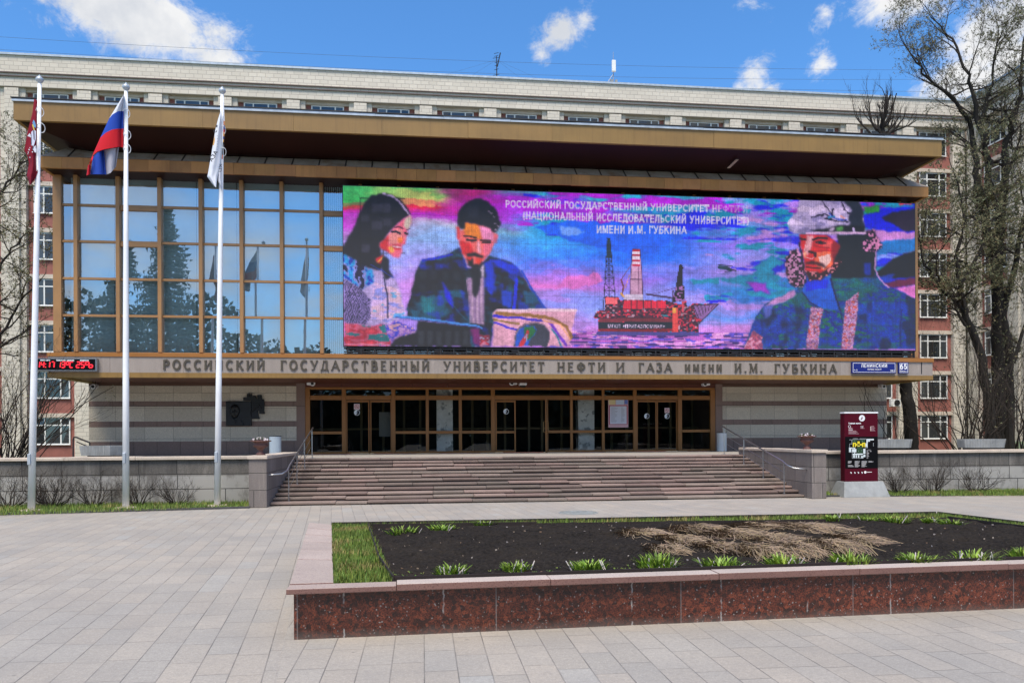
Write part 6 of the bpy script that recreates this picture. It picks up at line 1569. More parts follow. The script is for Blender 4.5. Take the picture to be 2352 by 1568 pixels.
while yy < 1040:
    f_ = (yy - 495) / 545; a = 1087 - 40 * f_; b = 1112 + 48 * f_; y2 = yy + 30 + 45 * f_; f2 = (y2 - 495) / 545; a2 = 1087 - 40 * f2; b2 = 1112 + 48 * f2
    line(ZBB, [(a, yy), (b, yy)], 5, (26, 22, 40), .1); line(ZBB, [(a, yy), (b2, y2)], 4, (30, 24, 44), .1); line(ZBB, [(b, yy), (a2, y2)], 4, (30, 24, 44), .1); yy = y2
poly(ZBB, [(1086, 495), (1114, 495), (1124, 680), (1078, 680)], (20, 50, 56), .2, alpha=.75)
line(ZBB, [(1314, 740), (1212, 890), (1218, 900)], 5, (120, 60, 60), .2); line(ZBB, [(1215, 885), (1240, 950), (1226, 1030)], 13, (110, 50, 50), .3); line(ZBB, [(1300, 830), (1255, 960)], 5, (210, 150, 80), .2); line(ZBB, [(1218, 1015), (1240, 1040)], 18, (226, 170, 80), .2)
poly(ZBB, [(1762, 760), (1786, 732), (1808, 765), (1806, 800), (1798, 930), (1818, 950), (1822, 1080), (1700, 1100), (1735, 960), (1760, 800)], (26, 20, 34), .4); dt = vnoise(300, 90, 123); m_ = pmask([ZBB(p_) for p_ in ((1735, 950), (1818, 950), (1822, 1090), (1700, 1100))]); IMG[m_ & (dt > .6)] = C3((160, 110, 170))
line(ZBB, [(1740, 960), (1560, 1010), (1460, 1028)], 4, (80, 50, 90), .2); line(ZBB, [(1700, 1060), (1580, 1040), (1460, 1024)], 15, (70, 44, 80), .5); line(ZBB, [(1708, 990), (1706, 1100)], 12, (60, 34, 60), .4)
# helicopter
line(ZC, [(0, 742), (60, 746), (100, 768)], 34, (24, 60, 80), .2); line(ZC, [(80, 760), (150, 774)], 12, (20, 24, 50), .2); line(ZC, [(-10, 716), (120, 732)], 7, (30, 30, 60), .2); line(ZC, [(50, 785), (85, 785)], 4, (30, 20, 50), .2); line(ZC, [(130, 760), (142, 782)], 5, (30, 20, 50), .2)
# ---- worker in a helmet
JK = [(720, 945), (600, 990), (420, 1080), (330, 1200), (295, 1300), (225, 1490), (1812, 1490), (1812, 1040), (1700, 985), (1560, 925), (1470, 870), (1430, 780), (1330, 820), (1020, 840), (760, 860)]
mj = poly(ZC, JK, (16, 74, 124), .8); noisy(mj, [(14, 92, 104), (16, 74, 124), (22, 58, 150), (18, 46, 140), (10, 104, 92)], 60, 40, 33)
g2_ = fbm(10, 8, 35, 3); wash(mj * (.44 - g2_) * 9, (18, 66, 170), .8); wash(mj * (fbm(40, 8, 36, 3) - .55) * 8, (8, 30, 60), .7); wash(mj * (g2_ - .56) * 8, (14, 104, 96), .7); IMG[mj & (spk < .12)] *= 1.2; IMG[mj & (spk > .9)] *= .8
poly(ZC, [(560, 1010), (690, 950), (720, 1000), (600, 1060), (440, 1120), (420, 1090)], (190, 140, 195), 1.6); poly(ZC, [(405, 1090), (500, 1080), (460, 1200), (420, 1220)], (90, 100, 180), 1.8)
line(ZC, [(330, 1200), (400, 1290), (390, 1380)], 12, (14, 50, 130), 1); line(ZC, [(1680, 1130), (1660, 1300), (1668, 1480)], 10, (14, 30, 110), .7)
m_ = poly(ZC, [(222, 1490), (312, 1320), (392, 1380), (394, 1490)], (196, 120, 150), .5); noisy(m_, [(210, 150, 180), (180, 90, 120), (130, 70, 110)], 200, 60, 37)
poly(ZC, [(760, 850), (1020, 835), (1060, 980), (1112, 1142), (940, 1122), (830, 1060), (765, 980)], (22, 92, 196), .5); m_ = pmask([ZC(p_) for p_ in ((780, 860), (1010, 860), (1000, 930), (800, 960))]); IMG[m_] = C3((20, 50, 205))
line(ZC, [(760, 970), (830, 1062), (940, 1125), (1010, 1160)], 9, (14, 24, 80), .4); line(ZC, [(1024, 850), (1060, 980), (1112, 1140)], 14, (14, 24, 70), .4); line(ZC, [(1112, 1142), (1145, 1300), (1120, 1480)], 10, (16, 26, 90), .5); line(ZC, [(960, 1140), (1060, 1290), (1100, 1300)], 12, (20, 40, 130), .6)
for S2 in ([(842, 1105), (955, 1125), (922, 1280), (908, 1490), (793, 1490), (820, 1280)], [(1284, 968), (1272, 1130), (1226, 1490), (1118, 1490), (1162, 1060)]):
    m_ = poly(ZC, S2, (180, 118, 150), .5); noisy(m_, [(205, 130, 150), (160, 110, 170), (200, 170, 205), (130, 80, 120), (196, 90, 80)], 260, 90, 39)
# hood fur and hood
fur = poly(ZC, [(640, 590), (720, 560), (745, 620), (780, 780), (800, 860), (740, 930), (690, 930), (640, 880), (605, 800), (600, 680)], (36, 20, 36), 2.5); IMG[fur & (spk2 > .55)] = C3((196, 140, 180)); IMG[fur & (spk2 < .2)] = C3((90, 40, 60))
poly(ZC, [(1080, 430), (1420, 440), (1445, 600), (1440, 740), (1420, 830), (1020, 845), (1040, 720), (1060, 600), (1100, 560)], (20, 25, 34), .8)
fur = poly(ZC, [(1330, 410), (1420, 410), (1500, 520), (1490, 570), (1420, 600), (1320, 590), (1290, 520), (1400, 480)], (40, 24, 46), 2.6); IMG[fur & (spk2 > .5)] = C3((214, 140, 185)); IMG[fur & (spk2 < .15)] = C3((120, 50, 110))
line(ZC, [(1440, 600), (1428, 760), (1470, 850), (1560, 925)], 14, (196, 150, 205), 1.2); m_ = poly(ZC, [(1330, 700), (1400, 690), (1390, 820), (1330, 810)], (20, 50, 150), 1.6)
poly(ZC, [(735, 440), (985, 440), (1050, 495), (1112, 545), (1090, 605), (1052, 640), (1050, 720), (1000, 775), (920, 855), (832, 855), (788, 780), (768, 620), (742, 520)], (196, 38, 46), .6)
fd = fbm(60, 30, 44, 3); fm_ = pmask([ZC(p_) for p_ in ((860, 600), (1045, 600), (1040, 720), (980, 775), (880, 720))], 1.4); IMG[fm_] = C3((226, 110, 80)); IMG[pmask([ZC(p_) for p_ in ((900, 640), (1030, 620), (1010, 700), (960, 750), (920, 690))], 1.8)] = C3((226, 186, 186))
poly(ZC, [(800, 450), (870, 450), (850, 540), (815, 640), (780, 600), (800, 520)], (224, 165, 178), .7); poly(ZC, [(770, 600), (800, 610), (800, 660), (775, 650)], (225, 180, 150), .6); poly(ZC, [(960, 500), (1040, 500), (1030, 570), (960, 560)], (214, 90, 90), .8); poly(ZC, [(1040, 495), (1112, 545), (1090, 605), (1045, 700), (1020, 600)], (120, 20, 34), .8, alpha=.8)
line(ZC, [(858, 490), (910, 470), (990, 478)], 17, (40, 12, 24), .4); line(ZC, [(885, 512), (930, 502), (980, 522)], 9, (30, 8, 20), .3); line(ZC, [(890, 518), (935, 528), (980, 524)], 8, (44, 12, 28), .3); line(ZC, [(918, 515), (944, 515)], 16, (20, 8, 20), .2); line(ZC, [(870, 540), (930, 560), (1010, 560)], 8, (130, 20, 34), .6); line(ZC, [(742, 480), (790, 488)], 16, (40, 14, 24), .3); line(ZC, [(800, 500), (780, 590)], 6, (236, 200, 210), .2)
line(ZC, [(825, 600), (880, 612), (878, 640)], 22, (60, 10, 20), .5); line(ZC, [(800, 650), (850, 668), (868, 650)], 8, (226, 190, 200), .3)
poly(ZC, [(780, 700), (850, 682), (950, 704), (985, 750), (880, 716), (800, 718)], (46, 12, 22), .5, alpha=.85); line(ZC, [(800, 740), (860, 745), (930, 750)], 12, (70, 8, 20), .4); line(ZC, [(800, 758), (910, 775)], 8, (216, 70, 70), .4)
b5 = poly(ZC, [(780, 770), (930, 790), (1050, 720), (1110, 640), (1120, 700), (1040, 800), (920, 862), (830, 862)], (50, 14, 26), 1.6); IMG[b5 & (spk2 > .62)] = C3((205, 130, 140)); line(ZC, [(735, 520), (760, 640), (775, 800)], 12, (30, 12, 26), .8)
hm = poly(ZC, [(740, 112), (1290, 122), (1322, 250), (1345, 432), (1100, 442), (800, 432), (690, 436), (640, 405), (628, 330), (680, 250), (712, 240)], (176, 160, 200), .9); hn = fbm(30, 16, 51, 4); IMG[hm & (hn > .57)] = C3((206, 186, 220)); IMG[hm & (hn < .40)] = C3((140, 128, 172))
poly(ZC, [(1130, 118), (1292, 122), (1322, 250), (1336, 400), (1200, 400), (1190, 300), (1230, 220)], (34, 38, 54), 2.2)
for pts in (((930, 120), (1010, 210), (1050, 280)), ((1050, 200), (1040, 260)), ((960, 290), (1060, 320), (1180, 330)), ((1120, 140), (1180, 230), (1240, 260)), ((840, 280), (960, 260), (1030, 300))): line(ZC, pts, 13, (44, 36, 60), 2.2)
line(ZC, [(1010, 250), (1080, 300), (1170, 310)], 14, (30, 60, 170), 1.8); line(ZC, [(1000, 290), (1060, 270)], 16, (60, 140, 190), 1.4); line(ZC, [(1110, 270), (1150, 290)], 16, (214, 150, 150), 1.2)
poly(ZC, [(820, 402), (1000, 385), (1100, 355), (1332, 365), (1335, 418), (900, 416)], (16, 16, 24), .4); poly(ZC, [(1005, 395), (1040, 372), (1062, 380), (1050, 412), (1010, 412)], (205, 180, 215), .3); poly(ZC, [(1068, 372), (1142, 370), (1140, 412), (1070, 412)], (90, 150, 80), .6); line(ZC, [(1230, 385), (1240, 415)], 22, (190, 170, 210), .3)
line(ZC, [(800, 430), (1000, 424), (1340, 430)], 18, (214, 176, 214), .3)
# light and shade over the figures, then the soft focus of lamps that are blurred by distance
IMG *= (.86 + .28 * fbm(34, 14, 201, 4))[..., None]
pd = np.pad(IMG, ((1, 1), (1, 1), (0, 0)), 'edge')
bl3 = sum(pd[a:a + GH, b:b + GW] for a in range(3) for b in range(3)) / 9
keep = ((SXX > 2215) & (SXX < 2705) & (SYY > 880))[..., None]
IMG[:] = np.where(keep, IMG * .8 + bl3 * .2, IMG * .6 + bl3 * .4)
IMG *= (.88 + .24 * fbm(150, 42, 211, 3))[..., None]
IMG[:] = np.clip(IMG, 0, 1) ** 1.12
gm_ = IMG.mean(-1, keepdims=True); IMG[:] = np.clip(gm_ + (IMG - gm_) * 1.12, 0, 1)
# headline text
for txt, xa, xb, yb_, hh_ in (('РОССИЙСКИЙ ГОСУДАРСТВЕННЫЙ УНИВЕРСИТЕТ', 120, 2050, 222, 62), ('(НАЦИОНАЛЬНЫЙ ИССЛЕДОВАТЕЛЬСКИЙ УНИВЕРСИТЕТ)', 285, 2430, 322, 66), ('ИМЕНИ И.М. ГУБКИНА', 985, 1838, 440, 66)):
    sl_ = 30 / 1930 * (1 if hh_ else 0)
    for k, (wt_, pts) in enumerate(strokes(txt, xa, xb, 0, hh_, gap=.17, space=.42)):
        line(ZBB, [(a, yb_ - b + (a - xa) * (.024 if yb_ < 400 else .008) - (28 if yb_ < 300 else 14 if yb_ < 400 else 0)) for a, b in pts], 12.5, (214, 202, 232), .25, .85)
for k, (wt_, pts) in enumerate(strokes('НЕФТИ И', 2082, 2420, 0, 60, gap=.17, space=.42)):
    line(ZBB, [(a, 238 - b + (a - 2082) * .024) for a, b in pts], 12.5, (205, 180, 225), .25, .85 if k < 4 else .5)
# the panel structure itself: lamp rows, cabinet seams, dropped lines
IMG *= (1 - .05 * (np.arange(GW) % 2))[None, :, None]
IMG *= (.93 + .14 * rs.rand(GH, GW))[..., None]
IMG *= (.96 + .08 * rs.rand(1, GW))[..., None]
for k in range(1, 12): IMG[:, int(GW * k / 12)] *= .90
for k in range(1, 6): IMG[int(GH * k / 6)] *= .90
IMG = np.clip(IMG, 0, 1)
LIN = np.where(IMG <= .04045, IMG / 12.92, ((IMG + .055) / 1.055) ** 2.4)
grey = LIN.mean(-1, keepdims=True)
LIN = np.clip(LIN, .004, 1)
me = bpy.data.meshes.new('display')
xs2 = np.linspace(lx0_, lx1_, GW + 1); zs2 = np.linspace(0, 1, GH + 1)
vx = np.zeros(((GH + 1) * (GW + 1), 3), np.float32)
XX2, ZZ2 = np.meshgrid(xs2, zs2)
tl_ = LTL.z; tr_ = LTR.z; bl_ = LBL.z; br_ = LBR.z
fx_ = (XX2 - lx0_) / (lx1_ - lx0_)
vx[:, 0] = XX2.ravel(); vx[:, 1] = YL; vx[:, 2] = (lz1 * (1 - ZZ2) + lz0 * ZZ2).ravel()
ii = (np.arange(GH)[:, None] * (GW + 1) + np.arange(GW)[None]).ravel()
fc = np.stack([ii + GW + 1, ii + GW + 2, ii + 1, ii], 1).astype(np.int32)
me.vertices.add(len(vx)); me.vertices.foreach_set('co', vx.ravel())
me.loops.add(fc.size); me.loops.foreach_set('vertex_index', fc.ravel())
me.polygons.add(len(fc)); me.polygons.foreach_set('loop_start', np.arange(0, fc.size, 4, dtype=np.int32))
me.update(); me.validate()
ca = me.color_attributes.new('tint', 'FLOAT_COLOR', 'CORNER')
arr = np.ones((fc.size, 4), np.float32); arr[:, :3] = np.repeat(LIN.reshape(-1, 3), 4, axis=0); ca.data.foreach_set('color', arr.ravel())
m_, t_, p_ = new_mat('led_lamps')
a_ = t_.new('ShaderNodeAttribute', attribute_name='tint')
p_.inputs['Base Color'].default_value = (.012, .012, .014, 1); p_.inputs['Roughness'].default_value = .6
t_.l.new(a_.outputs['Color'], p_.inputs['Emission Color']); p_.inputs['Emission Strength'].default_value = LEDK
me.materials.append(m_)
o = bpy.data.objects.new('display', me); COL.objects.link(o); adopt(o, led)

# ------------------------------------------------------------------ flower bed
ZBED = .475
fl0 = atz(657, 1350, ZBED); fr0 = atz(2352, 1293, ZBED); bl0 = atz(710, 1199, ZBED); br0 = atz(2150, 1179, ZBED); br1 = atz(2352, 1203, ZBED)
il0 = atz(766, 1336, ZBED); il1 = atz(762, 1204, ZBED)
dirF = (fr0 - fl0).normalized(); dirB = (br0 - il1).normalized()
XFR = 9.6
fr_ = fl0 + dirF * ((XFR - fl0.x) / dirF.x)
brr = br0 + (br1 - br0).normalized() * 2.6
bed = thing('flower_bed', 'raised red granite flower bed with black soil in the foreground plaza', 'flower bed', (3.5, 9, 0))
IN = .075
nF = Vector((-dirF.y, dirF.x, 0))
b_ = MB()
A0 = fl0 + nF * IN + dirF * .055; A1 = fr_ + nF * IN
dl = (bl0 - fl0).normalized(); 
L1 = bl0 + Vector((.05, 0, 0))
b_.slab([(A0.x, A0.y), (A1.x, A1.y), ((A1 + nF * .25).x, (A1 + nF * .25).y), ((A0 + nF * .25).x + .02, (A0 + nF * .25).y)], -.01, ZBED - .062)
b_.build('front_panels', M['granite_red'], bed)
b_ = MB()
p0 = A0 + nF * .252; b_.slab([(p0.x - .005, p0.y), (p0.x + .26, p0.y), (L1.x + .26, L1.y), (L1.x, L1.y)], -.01, ZBED - .062); 
b_.slab([(brr.x - .2, brr.y), (brr.x, brr.y), (A1.x + .06, A1.y + .26), (A1.x - .2, A1.y + .26)], -.01, ZBED - .062)
b_.slab([(L1.x + .262, L1.y - .2), (L1.x + .262, L1.y), (br0.x, br0.y + .02), (br0.x, br0.y - .18)], -.01, ZBED - .062)
b_.slab([(br0.x + .002, br0.y - .2), (br0.x + .002, br0.y), (brr.x, brr.y), (brr.x - .2, brr.y)], -.01, ZBED - .063)
b_.build('side_walls', M['porphyry'], bed)
b_ = MB(); W_ = (il0 - fl0).dot(nF)
t0 = 0.0; Lf = (fr_ - fl0).length; first = True
while t0 < Lf:
    w = (atz(911, 1343, ZBED) - fl0).length if first else rng.uniform(1.35, 1.8)
    t1 = min(Lf, t0 + w); a = fl0 + dirF * t0; b = fl0 + dirF * (t1 - .004); dz = -.012 if first else rng.uniform(-.004, .004)
    c, d = b + nF * W_, a + nF * W_
    q = rng.uniform(.93, 1.05)
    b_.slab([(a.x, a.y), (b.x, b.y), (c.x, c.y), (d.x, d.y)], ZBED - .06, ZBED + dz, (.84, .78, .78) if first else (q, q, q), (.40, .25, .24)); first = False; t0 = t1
Ls = [fl0 + nF * (W_ + .003), bl0]; Rs = [il0 + nF * .003, il1]
n_ = 7
for k in range(n_):
    f0, f1 = k / n_, (k + 1) / n_ - .002
    a, b = Ls[0].lerp(Ls[1], f0), Ls[0].lerp(Ls[1], f1); c, d = Rs[0].lerp(Rs[1], f1), Rs[0].lerp(Rs[1], f0); q = rng.uniform(.78, .97)
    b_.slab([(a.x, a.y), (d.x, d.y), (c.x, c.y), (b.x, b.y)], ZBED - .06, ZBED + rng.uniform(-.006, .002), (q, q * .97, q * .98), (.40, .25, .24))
M['coping_t'] = mat('pink_granite_coping_slabs', (0.47, 0.40, 0.345), 0.6, 0.0, 0.12, 1.2, speck=[(90, 0.56, (0.28, 0.21, 0.20))], tint=True, bump=0.15)
b_.build('coping', M['coping_t'], bed, bevel=.006)
# inner edging strips
e0, e1 = atz(905, 1330, ZBED), atz(846, 1206, ZBED)
fin0 = il0 + dirF * .0 + nF * .02
def strip_(mb, a, b, hgt, zb_=ZBED - .05, th=.012):
    d = (b - a).normalized(); n = Vector((-d.y, d.x, 0)) * th
    mb.slab([(a.x, a.y), (b.x, b.y), ((b + n).x, (b + n).y), ((a + n).x, (a + n).y)], zb_, zb_ + hgt)
b_ = MB()
mids = [e0, e0.lerp(e1, .3) + Vector((-.05, 0, 0)), e0.lerp(e1, .65) + Vector((-.02, 0, 0)), e1]
for a, b in zip(mids[:-1], mids[1:]): strip_(b_, a, b, .085)
eb = br0 + Vector((-.2, -.55, 0))
strip_(b_, e1, e1 + (eb - e1) * .28, .07); strip_(b_, e1 + (eb - e1) * .28, eb, .05); strip_(b_, eb, eb + (br1 - br0) * 1.9, .07)
fe0 = e0 + nF * .01; fe1 = fr_ + nF * (W_ + .03)
strip_(b_, fe0, fe1, .075)
strip_(b_, il1 + Vector((0, -.02, 0)), br0, .065, ZBED - .03); strip_(b_, br0 + Vector((.02, 0, 0)), brr, .065, ZBED - .03)
b_.build('metal_edging', M['edging'], bed)
# soil
inner = [e0, fe1 + Vector((0, .02, 0)), brr + Vector((-.5, -.5, 0)), eb, e1]
def inpoly(x, y, P):
    ins = False
    for i in range(len(P)):
        a, b = P[i], P[(i + 1) % len(P)]
        if (a.y > y) != (b.y > y) and x < (b.x - a.x) * (y - a.y) / (b.y - a.y) + a.x: ins = not ins
    return ins
from mathutils import noise as mn
def soil_z(x, y): return ZBED - .035 + .05 * mn.fractal(Vector((x * 1.3, y * 1.3, 0)), 1, 2, 3) + .028 * mn.fractal(Vector((x * 7, y * 7, 3)), 1, 2, 4) + .05 * math.exp(-((y - 9.6) / 1.2) ** 2)
b_ = MB(); nx_, ny_ = 300, 150; gx0, gx1, gy0, gy1 = -1.4, XFR, 7.15, 12.2
idx = {}
for j_ in range(ny_ + 1):
    for i_ in range(nx_ + 1):
        x = gx0 + (gx1 - gx0) * i_ / nx_; y = gy0 + (gy1 - gy0) * j_ / ny_; idx[i_, j_] = len(b_.v); b_.v.append((x, y, soil_z(x, y)))
for j_ in range(ny_):
    for i_ in range(nx_):
        x = gx0 + (gx1 - gx0) * (i_ + .5) / nx_; y = gy0 + (gy1 - gy0) * (j_ + .5) / ny_
        if inpoly(x, y, inner): b_.f.append((idx[i_, j_], idx[i_ + 1, j_], idx[i_ + 1, j_ + 1], idx[i_, j_ + 1])); b_.c.append((1, 1, 1))
tag(b_.build('soil', M['soil']), kind='structure')
# turf strips inside the bed
P1 = [il0 + nF * .02, e0, e1, il1]
P2 = [il1, e1, eb, br0]
P3 = [br0, eb, eb + (br1 - br0) * 1.9, brr]
b_ = MB()
for P in (P1, P2, P3): b_.face([(p_.x, p_.y, ZBED - .03) for p_ in P])
tag(b_.build('bed_turf', M['turf']), kind='structure')
def blades(mb, P, n, hgt, z, seed, w=.006, straw=.12):
    r2 = random.Random(seed); x0 = min(p_.x for p_ in P); x1 = max(p_.x for p_ in P); y0 = min(p_.y for p_ in P); y1 = max(p_.y for p_ in P); k = 0
    while k < n:
        x, y = r2.uniform(x0, x1), r2.uniform(y0, y1)
        if not inpoly(x, y, P): continue
        k += 1; hh_ = hgt * r2.uniform(.4, 1.2); a = r2.uniform(0, 6.28); l = r2.uniform(0, .7) * hh_; dx_, dy_ = math.cos(a) * w, math.sin(a) * w; bx_, by_ = math.cos(a + 1.3) * l, math.sin(a + 1.3) * l
        dead = mn.noise(Vector((x * 2.2, y * 2.2, 7))) + r2.uniform(-.3, .3) > (.55 - straw * 2)
        q = r2.uniform(.7, 1.5); c = (2.0 * q, 1.15 * q, 2.2 * q) if dead else (q * r2.uniform(.7, 1.2), q, q * .8)
        mb.face([(x - dx_, y - dy_, z), (x + dx_, y + dy_, z), (x + bx_, y + by_, z + hh_)], c)
b_ = MB(); blades(b_, P1, 9000, .07, ZBED - .03, 1); blades(b_, P2, 7000, .075, ZBED - .03, 2); blades(b_, P3, 2500, .07, ZBED - .03, 3)
tag(b_.build('bed_grass', M['grass']), kind='stuff')
# daylily clumps
def clump(px, py, Y_or, wpx, hpx, label, group, seed, stub=0):
    r2 = random.Random(seed); p = atz(px, py, ZBED - .01)
    o = thing('daylily_clump', label, 'plant', (p.x, p.y, ZBED - .02), group)
    sc = (p - Vector((0, 0, EYE))).length / F; rw = wpx * sc / 2; hh_ = hpx * sc * r2.uniform(.72, .95); b_ = MB(); n = r2.randint(110, 190)
    for k in range(n):
        a = r2.uniform(0, 6.28); d_ = rw * .85 * math.sqrt(r2.random()); x, y = p.x + d_ * math.cos(a), p.y + d_ * .7 * math.sin(a); L = hh_ * r2.uniform(.45, 1.25) * (1.1 - .45 * d_ / rw); w = r2.uniform(.006, .012)
        lean = rw * r2.uniform(.1, .65); da = a + r2.uniform(-.8, .8); tx, ty = math.cos(da), math.sin(da) * .7; sx2, sy2 = -math.sin(da) * w, math.cos(da) * w
        if abs(sx2) < .004: sx2 = .006
        q = r2.uniform(.65, 1.35); c = (q * r2.uniform(.8, 1.15), q, q); rows = []
        for t_ in (0, .4, .75, 1):
            cx, cy, cz = x + tx * lean * t_ ** 1.6, y + ty * lean * t_ ** 1.6, ZBED - .03 + L * (t_ - .18 * t_ ** 3); ww = (1 - t_ ** 2 * .92)
            rows.append([(cx - sx2 * ww, cy - sy2 * ww, cz), (cx + sx2 * ww, cy + sy2 * ww, cz)])
        b_.grid(rows, c)
    b_.build('leaves', M['blade'], o)
    if stub:
        s_ = MB()
        for k in range(stub):
            a = r2.uniform(0, 6.28); x, y = p.x + rw * r2.uniform(.3, 1.0) * math.cos(a), p.y - abs(rw * .5 * math.sin(a)); L = r2.uniform(.04, .13)
            s_.tube([(x, y, ZBED - .03), (x + r2.uniform(-.07, .07), y + r2.uniform(-.05, .03), ZBED - .03 + L)], [.007, .005], 5, (1, .95, .9))
        s_.build('dry_stubs', M['petal'], o)
front_l = ['daylily clump nearest the grass corner in the front row, with pale stubs on its right', 'low sparse daylily clump, second from the grass corner in the front row', 'bright daylily clump, third in the front row from the grass corner', 'spiky daylily clump with pale stubs below the left dry grass', 'wide low daylily clump in the front row left of the middle dry grass', 'daylily clump in the front row right under the big dry grass mound', 'dense rounded daylily clump in the front row at the right end of the dry grass', 'daylily clump in the front row just past the dry grass', 'daylily clump among white cut stalks in the front row', 'half cut off daylily clump at the right edge of the picture']
for k, (px, py, w, h_, s_) in enumerate([(1036, 1316, 78, 40, 9), (1186, 1306, 70, 28, 5), (1356, 1306, 92, 38, 5), (1510, 1300, 100, 42, 9), (1660, 1299, 105, 30, 3), (1800, 1297, 84, 36, 5), (1956, 1294, 92, 38, 1), (2108, 1289, 86, 30, 4), (2240, 1284, 96, 34, 14), (2352, 1280, 60, 34, 7)]): clump(px, py, 0, w, h_, front_l[k], 'daylilies along the front of the bed', 100 + k, s_)
back_l = ['tall yellow green clump at the back left corner of the soil', 'second clump along the back edge from the left corner', 'small thin clump, third along the back edge from the left', 'clump behind the right half of the dry grass at the back edge', 'small clump at the back edge right of the one behind the dry grass', 'wide clump near the right back corner of the bed', 'clump right at the back corner of the dark edging', 'clump on the right side edge just past the back corner']
for k, (px, py, w, h_) in enumerate([(926, 1224, 86, 26), (1016, 1214, 70, 20), (1112, 1204, 52, 14), (1911, 1192, 46, 15), (1996, 1195, 44, 15), (2058, 1196, 66, 16), (2142, 1197, 50, 16), (2186, 1203, 56, 17)]): clump(px, py, 0, w, h_, back_l[k], 'clumps along the back of the bed', 140 + k, 2)
# weeds and chips on the soil
b_ = MB(); r2 = random.Random(77); k = 0
while k < 170:
    x, y = r2.uniform(-1.2, 9), r2.uniform(7.2, 12); 
    if not inpoly(x, y, inner): continue
    k += 1; z = soil_z(x, y) + .006; s_ = r2.uniform(.006, .016); a = r2.uniform(0, 3.14); dx_, dy_ = math.cos(a) * s_, math.sin(a) * s_
    c = r2.choice([(.6, .55, .45), (.4, .32, .22), (.3, .2, .12), (.5, .47, .44)]); q = .4
    b_.hexa([(x - dx_, y - dy_, z - .01), (x + dy_ * q, y - dx_ * q, z - .01), (x + dx_, y + dy_, z - .01), (x - dy_ * q, y + dx_ * q, z - .01), (x - dx_, y - dy_, z + .006), (x + dy_ * q, y - dx_ * q, z + .003), (x + dx_, y + dy_, z + .008), (x - dy_ * q, y + dx_ * q, z + .005)], c)
tag(b_.build('wood_chips', M['petal']), kind='stuff')
b_ = MB()
for k in range(260):
    t_ = r2.random(); p = fe0.lerp(fe1, t_) + nF * r2.uniform(.05, .45); z = soil_z(p.x, p.y)
    for q in range(4):
        a = r2.uniform(0, 6.28); s_ = r2.uniform(.012, .028); b_.face([(p.x, p.y, z), (p.x + math.cos(a) * s_ - .006, p.y + math.sin(a) * s_, z + s_ * .8), (p.x + math.cos(a) * s_ * 1.8, p.y + math.sin(a) * s_ * 1.8, z + s_ * .6), (p.x + math.cos(a) * s_ + .006, p.y + math.sin(a) * s_ + .006, z + s_ * .7)], (r2.uniform(.4, .9), r2.uniform(.4, .8), 1))
tag(b_.build('seedlings', M['blade']), kind='stuff')
# flattened dry ornamental grass
dry = [(1478, 1228, 64, 24, 'dry tan grass mound at the left end of the dead grass'), (1530, 1263, 52, 22, 'dry grass tuft combed forward, nearest the soil on the left'), (1600, 1218, 74, 24, 'flat dry grass behind, left of the middle'), (1690, 1232, 80, 26, 'broad dry grass mat in the middle of the dead grass'), (1745, 1268, 70, 30, 'dry grass fan with long blades drooping to the front left'), (1822, 1266, 62, 34, 'tallest dry grass fountain drooping to the front'), (1845, 1216, 90, 24, 'flat dry grass mat along the back'), (1905, 1256, 70, 30, 'rounded dry grass mound at the front right'), (1965, 1240, 62, 20, 'thin dry grass wisps at the right end'), (1562, 1240, 60, 16, 'low dry grass between the two left mounds'), (1655, 1256, 60, 18, 'low dry grass mat at the front left of the middle'), (1752, 1212, 80, 16, 'thin dry grass at the very back of the dead grass'), (1770, 1240, 80, 20, 'matted dry grass in the centre, between the fountain and the back mat')]
for k, (px, py, w, h_, lab) in enumerate(dry):
    r2 = random.Random(300 + k); p = atz(px, py, ZBED); sc = (p - Vector((0, 0, EYE))).length / F; rw = w * sc * 1.0; hh_ = h_ * sc * .74
    o = thing('dry_grass_clump', lab, 'dry grass', (p.x, p.y, ZBED - .02), 'dead ornamental grass on the soil'); b_ = MB()
    for q in range(460):
        a = r2.gauss(-1.57, 1.5) if k in (1, 4, 7) else r2.uniform(0, 6.28); L = rw * r2.uniform(.45, 1.1); x, y = p.x + r2.gauss(0, rw * .22), p.y + r2.gauss(0, rw * .30); top = hh_ * r2.uniform(.15, .85); wv2_ = r2.gauss(0, 1.3); w2 = r2.uniform(.0025, .0048)
        t_c = r2.uniform(.45, 1.35); c = (t_c, t_c * r2.uniform(.88, 1.0), t_c * r2.uniform(.75, 1.05)); rows = []
        for t_ in (0, .25, .5, .75, 1):
            aa = a + wv2_ * t_; cx, cy = x + math.cos(aa) * L * t_, y + math.sin(aa) * L * t_ * .9; cz = ZBED - .01 + top * (1 - (2 * t_ - .75) ** 2 * .9) * (1 if t_ > 0 else .3); cz = max(cz, soil_z(cx, cy) + .006)
            nx2, ny2 = -math.sin(aa) * w2, math.cos(aa) * w2; rows.append([(cx - nx2, cy - ny2, cz), (cx + nx2, cy + ny2, cz + w2)])
        b_.grid(rows, c)
    b_.build('blades', M['straw'], o)

